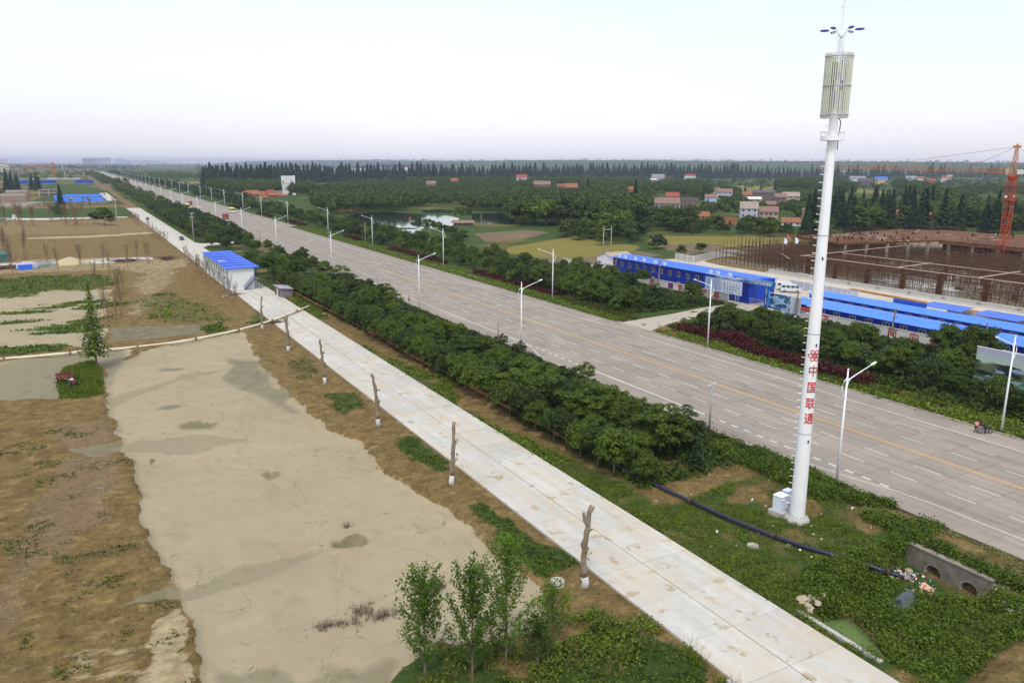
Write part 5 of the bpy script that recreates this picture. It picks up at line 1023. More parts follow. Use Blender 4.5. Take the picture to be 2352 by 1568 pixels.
g.tube([(.4,1.1,.25),(.4,8.9,.25)],.03,4).tube([(.4,1.1,1.4),(.4,8.9,1.4)],.04,4); g.build('gate_leaf',STEEL,t,kind='stuff'); MB().lathe([(.35,-.02),(.35,.02)],14).build('round_disc',M('disc_brown',(.16,.12,.08),.1,3,.7),t,(.35,5.2,.95)).rotation_euler=(0,PI/2,0)
# information boards (flat printed boards on legs)
def board(name,lab,x,y0,y1,z0,z1,face,legs=3,back=GREYP):
    t=thing(name,lab,'billboard',(x,y0,gz(x,y0)-.1)); W_=y1-y0
    MB().box(.03,.12,0,W_,z0,z1).build('panel',back,t); MB().box(.0,.028,0,W_,z0,z1).build('printed_face',face,t)
    for z in (z0-.05,z1): MB().box(-.02,.15,-.05,W_+.05,z,z+.06).build('frame_rail',WHITE,t)
    for k in range(legs): y=W_*(k+.5)/legs; MB().tube([(.2,y,0),(.2,y,z1)],.07,5).build('leg',STEEL,t)
    return t
def print_mat(name,fn,*cols):
    m=bpy.data.materials.new(name); m.use_nodes=True; nt=m.node_tree; b=nt.nodes['Principled BSDF']; b.inputs['Roughness'].default_value=.45
    tc=N(nt,'ShaderNodeTexCoord'); s=N(nt,'ShaderNodeSeparateXYZ'); nt.links.new(tc.outputs['Generated'],s.inputs[0]); c=fn(nt,tc,s); nt.links.new(c,b.inputs['Base Color']); return m
def nmix(nt,f,a,bb):
    x=N(nt,'ShaderNodeMix',data_type='RGBA')
    for k,v in ((0,f),(6,a),(7,bb)):
        if hasattr(v,'links'): nt.links.new(v,x.inputs[k])
        else: x.inputs[k].default_value=v if k==0 else rgb(v)
    return x.outputs[2]
def nm(nt,op,a,bb=0.):
    x=N(nt,'ShaderNodeMath',operation=op)
    for k,v in ((0,a),(1,bb)):
        if hasattr(v,'links'): nt.links.new(v,x.inputs[k])
        else: x.inputs[k].default_value=v
    return x.outputs[0]
def nss(nt,f,a,bb):
    x=N(nt,'ShaderNodeMapRange',interpolation_type='SMOOTHSTEP'); x.inputs[1].default_value=a; x.inputs[2].default_value=bb; nt.links.new(f,x.inputs[0]); return x.outputs[0]
def f_info(nt,tc,s): return nmix(nt,nss(nt,s.outputs[1],.45,.8),(.50,.52,.62),(.33,.42,.58))
B1=board('information_board','pale blue information board with blue title strip, in front of the blue office',136.6,133.8,146.2,2.9,6.7,print_mat('info_print',f_info),3)
mb=MB().box(-.02,-.006,0,12.4,6.05,6.7); mb.build('title_strip',M('title_blue',(.008,.04,.25),.04,2,.5),B1); sign_text('中外建华中工程集团有限公司',.62,(-.03,4.6,6.37),B1)
ml=MB()
for k in range(16): z=5.7-k*.165; ml.box(-.018,-.006,6.8,10.9-((k*37)%7)*.12,z,z+.045)
ml.build('printed_lines',M('print_grey',(.22,.26,.36),.05,3,.6),B1,kind='stuff'); q=random.Random(3); ml=MB()
for r in range(4):
    for k in range(6): y=.7+k*.95; z=5.0-r*.62; ml.box(-.018,-.006,y,y+q.uniform(.12,.55),z-.1,z+q.uniform(.1,.35))
ml.build('printed_pictures',M('print_blue',(.03,.14,.26),.5,3,.6),B1,kind='stuff'); MB().box(-.018,-.006,10.95,11.6,3.2,5.8).build('printed_column',M('print_sky',(.16,.33,.55),.1,1,.6),B1)
def f_aerial(nt,tc,s):
    y,z=s.outputs[1],s.outputs[2]
    n=N(nt,'ShaderNodeTexVoronoi'); n.inputs['Scale'].default_value=5; nt.links.new(tc.outputs['Generated'],n.inputs['Vector']); c=N(nt,'ShaderNodeSeparateColor'); nt.links.new(n.outputs['Color'],c.inputs[0])
    base=nmix(nt,nss(nt,c.outputs[0],.35,.65),(.03,.11,.24),(.25,.40,.56)); d=nm(nt,'ABSOLUTE',nm(nt,'SUBTRACT',z,nm(nt,'ADD',nm(nt,'MULTIPLY',y,1.1),-.05)))
    base=nmix(nt,nss(nt,d,.05,.02),base,(.42,.52,.65)); n2=N(nt,'ShaderNodeTexNoise'); n2.inputs['Scale'].default_value=5; nt.links.new(tc.outputs['Generated'],n2.inputs['Vector']); base=nmix(nt,nss(nt,n2.outputs[0],.58,.62),base,(.008,.02,.10)); return nmix(nt,nss(nt,y,.325,.315),base,(.50,.50,.60))
B2=board('aerial_view_board','blue aerial-view billboard with a white text column beside the gate',137.0,116.6,125.7,1.3,4.9,print_mat('aerial_print',f_aerial),3)
ml=MB()
for k in range(17): z=4.4-k*.165; ml.box(-.018,-.006,.4,2.2-((k*29)%5)*.2,z,z+.05)
ml.build('printed_lines',M('print_grey',(.22,.26,.36),.05,3,.6),B2,kind='stuff')
def f_park(nt,tc,s):
    y,z=s.outputs[1],s.outputs[2]; n=N(nt,'ShaderNodeTexNoise'); n.inputs['Scale'].default_value=7; n.inputs['Detail'].default_value=6; nt.links.new(tc.outputs['Generated'],n.inputs['Vector'])
    sky_=nmix(nt,nss(nt,z,.62,.95),(.38,.47,.36),(.34,.35,.46)); wat=nmix(nt,nss(nt,z,.0,.4),(.10,.26,.33),(.38,.46,.50))
    g=nm(nt,'ADD',z,nm(nt,'MULTIPLY',nm(nt,'SUBTRACT',n.outputs[0],.5),.55)); land=nmix(nt,nss(nt,n.outputs[0],.42,.6),(.008,.014,.010),(.10,.13,.06))
    v=N(nt,'ShaderNodeTexVoronoi'); v.inputs['Scale'].default_value=9; nt.links.new(tc.outputs['Generated'],v.inputs['Vector']); land=nmix(nt,nss(nt,v.outputs['Distance'],.16,.12),land,(.20,.25,.38))
    c=nmix(nt,nss(nt,g,.60,.66),land,sky_); lo=nm(nt,'ADD',g,nm(nt,'MULTIPLY',y,.28)); return nmix(nt,nss(nt,lo,.46,.42),c,wat)
B3=board('landscape_billboard','large landscape billboard showing a lakeside park, at the right edge',115.2,44,65.2,1.9,7.1,print_mat('park_print',f_park),5)
rb=MB()
for (cy_,cz,a,bb) in ((15.,4.6,1.1,.28),(11.,3.6,.9,.22),(17.5,4.0,.7,.2)):
    rb.add([(-.02,cy_+a*math.cos(2*PI*k/16),cz+bb*math.sin(2*PI*k/16)) for k in range(16)],[tuple(range(16))])
rb.build('printed_domes',M('print_dome',(.22,.30,.46),.2,2,.5),B3,kind='stuff')
# sheds
SHR=corrugated('shed_blue_roof',(.05,.20,.80),'Y',.5,.06,.35)
yd=sheet('site_yard',[(139.3,18),(139.3,128),(139.3,131),(139.3,217),(186,217),(205,214),(192,207),(189.2,196),(189.0,18)],.115,M('yard_concrete',(.50,.44,.35),.12,.25,.9,.1,6,dirt=.35))
def shed(name,lab,x0,x1,y0,y1,h,ridge,nw,fx):
    t=thing(name,lab,'shed',(x0,y0,.12)); W_,L_=x1-x0,y1-y0
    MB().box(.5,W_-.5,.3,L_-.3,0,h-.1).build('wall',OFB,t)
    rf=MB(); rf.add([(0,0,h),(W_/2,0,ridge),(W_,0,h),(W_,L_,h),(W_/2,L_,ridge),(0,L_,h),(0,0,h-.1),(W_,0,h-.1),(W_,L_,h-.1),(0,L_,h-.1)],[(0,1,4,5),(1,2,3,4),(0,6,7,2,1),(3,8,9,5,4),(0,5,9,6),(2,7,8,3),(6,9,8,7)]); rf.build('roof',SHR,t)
    for k in range(nw): y=2.2+k*(L_-4)/nw; winX(t,.5,y,h-1.25,1.5,.75)
    return t
shed('workers_shed','long low shed with blue roof behind the red-lettered wall, nearer one',139.2,148.2,48,122,3.05,3.75,18,0); shed('workers_shed','long low shed with blue roof and row of windows, the one behind',152.3,159.8,52,128.,2.95,3.6,20,0)
CAN=corrugated('canopy_blue',(.05,.14,.62),'Y',.6,.15)
for (y,l) in ((98,'small blue canopy roof on posts behind the long sheds, left one'),(86,'wide striped blue canopy roof on posts behind the long sheds, right one')):
    t=thing('canopy',l,'canopy',(165,y,.12)); MB().obox((2,4.4,2.7),(2.4,0,.25),(0,4.6,0),(0,0,.04)).build('roof',CAN,t)
    for a in (0.2,3.8):
        for b_ in (.5,4.4,8.3): MB().tube([(a,b_,0),(a,b_,2.6)],.05,4).build('post',STEEL,t)
GFN=M('grey_hoarding',(.40,.42,.50),.07,.8,.6)
def hoarding(lab,pts,h,mat,seg=2.4,z=.12):
    t=thing('hoarding',lab,'fence',(pts[0][0],pts[0][1],z))
    for a,b_ in zip(pts[:-1],pts[1:]):
        d=math.hypot(b_[0]-a[0],b_[1]-a[1]); n=max(1,round(d/seg)); ang=math.atan2(b_[1]-a[1],b_[0]-a[0])
        pm=MB().box(.02,d/n-.02,-.03,.03,0,h).mesh('fence_panel',mat); ps=MB().box(-.05,.05,-.06,.06,0,h+.2).mesh('post',WHITE)
        for k in range(n):
            x=a[0]+(b_[0]-a[0])*k/n-pts[0][0]; y=a[1]+(b_[1]-a[1])*k/n-pts[0][1]; link('fence_panel',pm,t,(x,y,0),ang); link('post',ps,t,(x,y,0),ang)
    return t
hoarding('grey panel fence behind the vans, right of the gate',[(171,150),(171,128),(161,127)],2.2,GFN); hoarding('long grey panel fence between the sheds and the building site',[(170,104),(169.5,52)],1.9,GFN,3.)
hoarding('pale blue printed fence beside the aerial-view board',[(152,128),(152,136)],1.8,M('printed_fence',(.25,.50,.66),.5,.6,.6,c2=(.6,.58,.52)),2.)
tag(MB().box(160.5,160.7,103,111,2.,3.9).build('slogan_sign',M('slogan_blue',(.02,.09,.42),.1,1,.5)),'small blue slogan sign with red text behind the shed roof','sign')
hoarding('weathered concrete panel wall beyond the site yard',PZ(2300,900,2.613,(1050,365),(1240,398),(1430,352),(1900,302),(2120,280)),2.4,CONC,3.2)
x0,y0=PZ(2300,900,2.613,(120,470))[0]
hoarding('low grey wall left of the small white house',[(141,206),(143,222)],2.3,WWALL,3.2)
# rust brown channel beams on the yard
for (a,b_,l) in (((183.,140),(180.5,113),'stack of long rusty steel beams lying in the site yard'),((180,106),(176,70),'second row of rusty steel beams behind the grey fence')):
    mb=MB(); 
    for k in range(3): mb.tube([(a[0]+k*.35,a[1],.35+k*.05),(b_[0]+k*.35,b_[1],.35+k*.05)],.14,4)
    tag(mb.build('steel_beams',PRU),l,'steel beams')
# ================================================================ CONSTRUCTION SITE
REB=M('rebar_brown',(.085,.028,.012),.35,2,.85); SCF=M('scaffold_steel',(.095,.048,.02),.5,.6,.75,coord='Object'); FORM=M('formwork_brown',(.125,.046,.014),.3,.35,.85,dirt=.3); PLK=M('pale_plank',(.45,.33,.24),.2,1,.85); WCOL=M('new_concrete',(.44,.42,.38),.12,.7,.85)
t=thing('foundation_wall','long grey concrete foundation wall along the near side of the building site','wall',(190.6,20,0))
ws=[(0,0),(0,145)];n=40
for k in range(n): a=k*3.9; MB().box(0,.35,a+.01,a+3.885,-.3,1.15+(.25 if k%9==0 else 0)).build('wall_panel',WCOL,t)
MB().box(-1.6,0,0,156,-.05,.28).build('footing',CONC,t); MB().box(.35,40,155.6,156,-.3,1.1).build('return_wall',WCOL,t)
for k in range(8): MB().box(-.5,-.02,70+k*9.3,70.5+k*9.3,0,.9).build('buttress',CONC_D,t)
t=thing('building_pit_works','unfinished ground-floor frame with rusty rebar columns and concrete pits','building',(196,60,0))
for i,y in enumerate((167,157,146,134.8,124.2,112,100.5,88.5,77)):
    MB().box(1.6,2.6,y-60.5,y-59.5,-.2,6.3).build('rebar_column',REB,t)
for i,y in enumerate((167,157,145.8,134.8,124,112,100)): MB().box(20.5,21.4,y-60.5,y-59.6,-.2,6.0).build('rebar_column',REB,t)
MB().box(3.2,16,60,88,-.2,1.0).build('pit_wall',WCOL,t); MB().box(4,15,61,87,1.004,1.05).build('pit_floor',DARK,t) if False else None
MB().box(30,60,55,120,-.05,.3).build('slab_strip',M('pale_slab',(.50,.47,.42),.15,.5,.9,dirt=.5),t); MB().box(16.2,18,50,96,-.1,1.5).build('pit_wall',WCOL,t)
q=random.Random(9); mb=MB()
for k in range(70): x=q.uniform(4,14); y=q.uniform(38,92); a=q.uniform(0,3.14); L=q.uniform(.6,2.5); mb.obox((x,y,q.uniform(.3,1.2)),(math.cos(a)*L,math.sin(a)*L,q.uniform(-.1,.2)),(-math.sin(a)*.12,math.cos(a)*.12,0),(0,0,.05))
mb.build('timber_pile',PLK,t,kind='stuff')
for k,(x,y,w_,h_,m_) in enumerate(((7,68,1.4,1.3,PLK),(8.5,62,1.6,1.2,FORM),(7,54,1.5,1.,FORM),(4.5,76,1.3,.8,BLACK),(9,48,1.1,1.3,BLACK),(12,57,2.,.5,PLK))): MB().box(x,x+w_,y,y+w_*1.3,.3,.3+h_).build('material_crate',m_,t)
# scaffolding forest
t=thing('scaffolding','dense field of rusty brown scaffold poles and ledgers over the building site','scaffolding',(192,60,0)); q=random.Random(3)
pole=MB().tube([(0,0,0),(0,0,1)],.07,3).mesh('scaffold_pole',SCF); ledx=MB().tube([(0,0,0),(1,0,0)],.05,3).mesh('ledger',SCF); nn=0; mass=MB()
zones=[(1.2,34,4,66,2.0,4.6,6.4),(1.2,32,66,118,1.9,3.0,5.8),(3,74,112,146,1.7,5.5,9.0),(32,78,20,112,2.1,4.5,8.2)]
for zi,(x0,x1,y0,y1,s,h0,h1) in enumerate(zones):
    nx_=int((x1-x0)/s); ny_=int((y1-y0)/s)
    for i in range(nx_):
        for j in range(ny_):
            if q.random()<.12: continue
            x=x0+i*s+q.uniform(-.1,.1); y=y0+j*s+q.uniform(-.1,.1); h=q.uniform(h0,h1)*(1.25 if q.random()<.08 else 1)
            if i<2 and nn<290: o=link('scaffold_pole',pole,t,(x,y,0)); o.scale=(1,1,h); nn+=1
            else: mass.tube([(x,y,0),(x+q.uniform(-.1,.1),y,h)],.07,3,False)
    for lv in range(1,4):
        z=lv*1.75
        if z>h1: continue
        for i in range(0,nx_):
            a=q.uniform(0,.3)*(y1-y0); mass.tube([(x0+i*s,y0+a,z),(x0+i*s,y1-q.uniform(0,.3)*(y1-y0),z)],.085,3,False)
        for j in range(0,ny_,2 if zi==2 else 3): mass.tube([(x0,y0+j*s,z),(x1,y0+j*s,z)],.06,3,False)
mass.build('scaffold_mass',SCF,t,kind='stuff')
pk=MB()
for (a,b_,z) in (((1.5,106),(1.5,16),6.35),((-2+3,106),(60,112),6.2),((1.5,74),(20,76),6.3),((1.5,52),(24,54),6.3),((1.5,30),(30,33),5.9),((20,106),(20,40),6.1),((3,146),(40,148),5.),((3,112),(30,146),4.6)):
    d=Vector((b_[0]-a[0],b_[1]-a[1],0)); L=d.length; d.normalize(); pk.obox(((a[0]+b_[0])/2,(a[1]+b_[1])/2,z),d*L/2,(-d.y*.22,d.x*.22,0),(0,0,.06))
pk.build('walkway_planks',PLK,t)
# rear storey: deck on columns
t=thing('concrete_frame_building','unfinished building behind, brown formwork deck on pale concrete columns','building',(228,90,0))
DK=[(42,-30),(42,82),(0,90),(8,116),(72,119),(88,106),(88,-30)]
mb=MB(); mb.add([(x,y,6.7) for x,y in DK]+[(x,y,7.35) for x,y in DK],[tuple(range(7))[::-1],tuple(range(7,14))]+[(k,(k+1)%7,7+(k+1)%7,7+k) for k in range(7)]); mb.build('formwork_deck',FORM,t)
wc=MB().box(-.4,.4,-.4,.4,0,6.7).mesh('column',WCOL)
for k in range(12): link('column',wc,t,(42.8,78-k*8.5,0))
for k in range(5): link('column',wc,t,(3+k*9,90-k*1.6,0))
for k in range(12): link('column',wc,t,(56,78-k*8.5,0)); link('column',wc,t,(70,78-k*8.5,0))
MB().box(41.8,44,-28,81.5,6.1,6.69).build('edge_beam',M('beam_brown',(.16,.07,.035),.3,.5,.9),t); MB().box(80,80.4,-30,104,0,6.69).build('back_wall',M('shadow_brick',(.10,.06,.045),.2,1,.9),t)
q=random.Random(13); mb=MB()
for k in range(110): x=q.uniform(20,84) ; y=q.uniform(84,114) if x<44 else q.uniform(-10,114); a=q.uniform(0,3.1); L=q.uniform(.5,2.4); mb.cur=q.choice([0,0,1]); mb.obox((x,y,7.45),(math.cos(a)*L,math.sin(a)*L,0),(-math.sin(a)*.2,math.cos(a)*.2,0),(0,0,.07))
mb.build('loose_formwork',[PLK,REB],t,kind='stuff'); mb=MB()
for k in range(46): x=q.uniform(2,86); y=q.uniform(86,117) if x<44 else q.uniform(-10,112); mb.box(x,x+.5,y,y+.5,7.35,8.0+q.uniform(0,.5))
mb.build('column_starters',REB,t,kind='stuff'); mb=MB()
for k in range(60): y=-28+k*2.45; mb.tube([(87.8,y,7.35),(87.8,y,9.4)],.05,3)
for k in range(26): mb.tube([(10+k*2.4,116.3+k*.09,7.35),(10+k*2.4,116.3+k*.09,9.3)],.05,3)
for z in (8.1,9.0): mb.tube([(87.8,-28,z),(87.8,105,z),(72,118.5,z),(8,115.5,z)],.05,3)
for k in range(24): mb.tube([(41.8,-26+k*4.5,0),(41.8,-26+k*4.5,9.2)],.055,3)
for z in (1.8,3.6,5.4): mb.tube([(41.7,-28,z),(41.7,82,z)],.05,3)
mb.build('guard_scaffold',SCF,t,kind='stuff')
t=thing('tall_rusty_column','tall dark rusty column standing at the right edge of the building site','column',(249,126,0)); MB().box(-.6,.6,-.6,.6,0,16).build('rebar_cage',REB,t)
# ---- tower crane
CRD=M('crane_red',(.42,.055,.015),.15,1,.5); CRO=M('crane_orange',(.42,.14,.02),.15,1,.5)
def lattice(mb,p0,p1,w0,w1,n,r=.07,r2=.045,tri=False,up=Vector((0,0,1))):
    p0=Vector(p0);p1=Vector(p1); ax=(p1-p0).normalized(); s=ax.cross(up).normalized() if abs(ax.dot(up))<.95 else Vector((1,0,0)); u=s.cross(ax).normalized()
    def corner(f): 
        c=p0.lerp(p1,f); w_=w0+(w1-w0)*f
        return [c+s*w_/2,c-s*w_/2,c+u*w_*.9] if tri else [c+s*w_/2+u*w_/2,c-s*w_/2+u*w_/2,c-s*w_/2-u*w_/2,c+s*w_/2-u*w_/2]
    C=[corner(k/n) for k in range(n+1)]; m_=len(C[0])
    for j in range(m_): mb.tube([C[0][j],C[-1][j]],r,4,False)
    for k in range(n):
        for j in range(m_):
            a,b_=C[k][j],C[k+1][(j+1)%m_]; 
            if k%2: a,b_=C[k][(j+1)%m_],C[k+1][j]
            mb.tube([a,b_],r2,3,False); mb.tube([C[k][j],C[k][(j+1)%m_]],r2,3,False)
def crane(name,lab,x,y,zm,zt,tip,cl,mat,mat2,width=2.,cabin=True,flag=True,th=1.):
    t=thing(name,lab,'crane',(x,y,0)); d=Vector((tip[0]-x,tip[1]-y,0)); L=d.length; d.normalize(); zj=zm+.8
    mb=MB(); lattice(mb,(0,0,0),(0,0,zm-1.5),width,width,int(zm/2.1),.13*th,.075*th); mb.build('mast',mat,t)
    MB().lathe([(width*.55,zm-1.6),(width*.8,zm-.4),(width*.8,zm),(.9,zm+.2)],8).build('slewing_ring',mat,t)
    a=MB(); lattice(a,(0,0,zm+.2),(0,0,zt-1.2),1.9,.55*th,8,.10*th,.06*th); a.obox((0,0,zt-.8),d*1.1,(-d.y*.3,d.x*.3,0),(0,0,.35)); a.blob((0,0,zt-.2),.35,1,6,4,0); a.build('tower_head',mat2,t)
    j=MB(); lattice(j,d*1.2+Vector((0,0,zj)),d*L+Vector((0,0,tip[2])),1.5,1.1,int(L/1.7),.075*th,.04*th,True); j.build('jib',mat2,t)
    k=MB(); k.obox(d*-7+Vector((0,0,zj-.2)),d*6,(-d.y*.7,d.x*.7,0),(0,0,.12)); k.obox(d*-11.5+Vector((0,0,zj-1.)),d*1.2,(-d.y*.7,d.x*.7,0),(0,0,1.4)); k.build('counter_jib',mat2,t)
    pe=MB(); 
    for f in (.2,.66): pe.tube([(0,0,zt-.8),d*L*f+Vector((0,0,zj+(tip[2]-zj)*f+1.3))],.06,4,False)
    for s_ in (-.4,.4): pe.tube([(0,0,zt-.8),d*-12+Vector((-d.y*s_,d.x*s_,zj))],.05,3,False)
    pe.build('pendant_cables',mat2,t)
    if cabin:
        s=Vector((-d.y,d.x,0)); MB().obox(d*1.8+s*-1.5+Vector((0,0,zm+1.3)),d*.9,s*.7,(0,0,1.1)).build('operator_cab',CREAM,t); MB().obox(d*-2.2+s*.2+Vector((0,0,zm+1.2)),d*.9,s*.8,(0,0,.75)).build('electric_box',CREAM,t)
        for z,r in ((zm-3.2,1.9),(zm-8,1.7)):
            pl=MB(); pl.box(-r,r,-r,r,z,z+.12); 
            for a_ in ((-r,-r),(r,-r),(r,r),(-r,r)): pl.tube([(a_[0],a_[1],z),(a_[0],a_[1],z+1.1)],.04,3)
            for zz in (.6,1.1): pl.tube([(-r,-r,z+zz),(r,-r,z+zz),(r,r,z+zz),(-r,r,z+zz),(-r,-r,z+zz)],.035,3)
            pl.build('platform',mat,t)
        MB().tube([d*L*.12+Vector((0,0,zj-.1)),d*L*.12+Vector((0,0,zj-.6))],.35,4).build('trolley',DARK,t)
        for s_ in (-1,1): MB().blob((s_*2.4,0,zm-6.8),.4,1,6,4,0).build('floodlight',WHITE,t)
    if flag: MB().add([(0,0,0),(0,0,1.6),(.5,.3,1.3),(.4,.3,.2)],[(0,1,2,3)]).build('flag',M('flag_red',(.5,.03,.02),.1,3,.8),t,d*(L-1)+Vector((0,0,tip[2]+1.2)))
    return t
cx,cy_=270.3,149.3; r_=_ray(1874,380.5); best=None
for i in range(2500,4200,5):
    tt=i/10/_ray(1874,380.5).xy.length; P=(r_.x*tt,r_.y*tt); dd=math.hypot(P[0]-cx,P[1]-cy_)
    if i>3020 and dd>=70: best=P; break
crane('tower_crane','red tower crane with long lattice jib above the building site',cx,cy_,30.2,40.2,(best[0],best[1],32.2),13,CRD,CRO)
# flags on poles at the yard
for k,(px,py,c,l) in enumerate(((3140,985,(.6,.15,.08),'red flag on a pole at the far edge of the scaffolding'),(3128,1005,(.7,.7,.78),'small white flag left of the two flags by the scaffolding'),(3172,1002,(.75,.75,.82),'white flag on a pole at the far corner of the scaffolding'))):
    x,y=S(px,py+60); t=thing('flagpole',l,'flag',(x,y,.1)); MB().tube([(0,0,0),(0,0,9.6)],.05,5).build('pole',STEEL,t); MB().add([(0,0,9.5),(.1,.1,7.6),(.9,-.4,7.2),(1.3,-.5,8.3),(.7,-.2,9.2)],[(0,1,2,3,4)]).build('cloth',M('flag_%d'%k,c,.1,3,.8),t)
# ================================================================ HOUSES
def depth(x,y,z=0):
    c,s=math.cos(YAW),math.sin(YAW); f=-s*x+c*y; return f*math.cos(PITCH)-(z-CH)*math.sin(PITCH)
WM={'brick':BRICK,'orange':M('orange_brick',(.29,.12,.06),.2,1.5,.9,.2,8),'grey':M('grey_brick',(.24,.21,.21),.2,1.5,.9,.2,8),'tan':M('tan_brick',(.36,.28,.21),.15,1.5,.9,.2,8),'dark':M('dark_brick',(.15,.11,.10),.25,1.5,.9,.2,8),'white':M('white_render',(.62,.62,.62),.06,.6,.85,dirt=.15),'lilac':M('lilac_render',(.42,.41,.50),.08,.6,.85,dirt=.15),'blueish':M('pale_blue_render',(.40,.45,.56),.08,.6,.85),'cream':M('cream_render',(.58,.54,.42),.06,.6,.85),'yellow':M('yellow_render',(.5,.38,.18),.08,.6,.85)}
RMt={'red':M('red_tile_roof',(.29,.075,.045),.25,.9,.85,stretch=(1,6,1)),'orange':M('orange_tile_roof',(.28,.105,.05),.25,.9,.85,stretch=(1,6,1)),'brown':M('brown_tile_roof',(.22,.14,.11),.2,.9,.9,stretch=(1,6,1)),'tan':M('tan_tile_roof',(.30,.25,.20),.2,.9,.9,stretch=(1,6,1)),'dark':M('dark_tile_roof',(.09,.085,.11),.2,.9,.9,stretch=(1,6,1)),'grey':M('grey_roof',(.24,.23,.25),.2,.9,.9),'white':M('pale_roof',(.58,.56,.50),.1,.9,.8),'blue':corrugated('far_blue_roof',(.02,.14,.62),'X',.6,.1)}
def house(x,y,W_,Dp,h,rh,rz,wall,roof,lab,floors=1,nw=3,name='house',z=None,cat='house',grp=None):
    t=thing(name,lab,cat,(x,y,gz(x,y)-.15 if z is None else z),rz,grp)       # local: front faces -Y, x along the facade
    wm=WM[wall]
    if roof=='flat' or rh<.3:
        MB().box(-W_/2,W_/2,0,Dp,0,h).build('wall',wm,t); pb=MB()
        for a in ((-W_/2,W_/2,-.02,.15),(-W_/2,W_/2,Dp-.15,Dp+.02),(-W_/2-.02,-W_/2+.15,.15,Dp-.15),(W_/2-.15,W_/2+.02,.15,Dp-.15)): pb.box(*a,h+.002,h+.7)
        pb.build('parapet',wm,t)
    elif roof=='ruin':
        MB().box(-W_/2,-.6,0,.35,0,h).box(.5,W_/2,0,.35,0,h*.92).box(-.6,.5,0,.35,h*.7,h*.95).box(-W_/2,-W_/2+.35,.36,Dp,0,h*.8).box(W_/2-.35,W_/2,.36,Dp,0,h*.7).build('wall',wm,t); return t
    else:
        MB().prism([(0,0),(Dp,0),(Dp,h),(Dp/2,h+rh),(0,h)],-W_/2,W_/2,'x').build('wall',wm,t)
        e=.45; ez=-e*rh/(Dp/2); MB().prism([(-e,h+ez+.03),(Dp/2,h+rh+.03),(Dp+e,h+ez+.03),(Dp+e,h+ez+.17),(Dp/2,h+rh+.2),(-e,h+ez+.17)],-W_/2-.35,W_/2+.35,'x').build('roof',RMt[roof],t)
    fh=h/floors
    for f in range(floors):
        for k in range(nw):
            xx=-W_/2+W_*(k+.5)/nw
            if f==0 and k==nw//2: MB().box(xx-.6,xx+.6,-.05,-.005,.1,min(2.4,fh*.75)).build('door',DARK,t); continue
            wn=MB().box(xx-.75,xx+.75,-.06,-.005,f*fh+fh*.32,f*fh+fh*.75).build('window',FRW if wall in('white','lilac','cream') else WM['tan'],t); MB().box(xx-.62,xx+.62,-.08,-.062,f*fh+fh*.35,f*fh+fh*.72).build('pane',GLASSD,wn)
        if Dp>4: MB().box(-W_/2-.05,-W_/2-.005,Dp*.4,Dp*.4+1.1,f*fh+fh*.35,f*fh+fh*.72).build('side_window',GLASSD,t)
    return t
HL=[]
def proj(x,y,z):
    c,s=math.cos(YAW),math.sin(YAW); u=c*x+s*y; f=-s*x+c*y; up=z-CH; zc=f*math.cos(PITCH)-up*math.sin(PITCH); U=F_*u/zc; V_=F_*(-f*math.sin(PITCH)-up*math.cos(PITCH))/zc
    return (1176+math.cos(ROLL)*U-math.sin(ROLL)*V_)*1.7415,(784+math.sin(ROLL)*U+math.cos(ROLL)*V_)*1.7415,zc
def hides(x,y,h,r):
    px,pb,zc=proj(x,y,0); _,pt,_=proj(x,y,h); rp=r*1800*1.7415/zc
    for l,rr,b_,e in HL:
        if pb>b_-3 and px+rp*.7>l and px-rp*.7<rr and pt<b_-.35*(b_-e): return True
        if pb>b_-14 and pb<=b_-3+0 and False: return True
    return False
def hpx(z0,xl,xr,yb,ye,yr,wall,roof,lab,floors=1,nw=3,turn=.12,dr=.6,cat='house',grp=None,name='house'):
    HL.append((z0[0]+xl/z0[2],z0[0]+xr/z0[2],z0[1]+yb/z0[2],z0[1]+yr/z0[2]))
    X,Y,sc_=z0; l=X+xl/sc_; r=X+xr/sc_; b_=Y+yb/sc_; x,y=S((l+r)/2,b_); zc=depth(x,y); k=zc/1800/1.7415
    ang=math.atan2(x,y); rz=-ang+turn; W_=(r-l)*k*.92/max(.5,math.cos(turn)); h=(yb-ye)/sc_*k; rh=(ye-yr)/sc_*k*.95
    house(x,y,W_,max(4,W_*dr if W_<22 else 9),h,rh,rz,wall,roof,lab,floors,nw,name,cat=cat,grp=grp)
VZ=(2600,640,3.36); VR=(3300,700,2.955); VM=(1700,600,1.96); VT=(960,680,7.84)
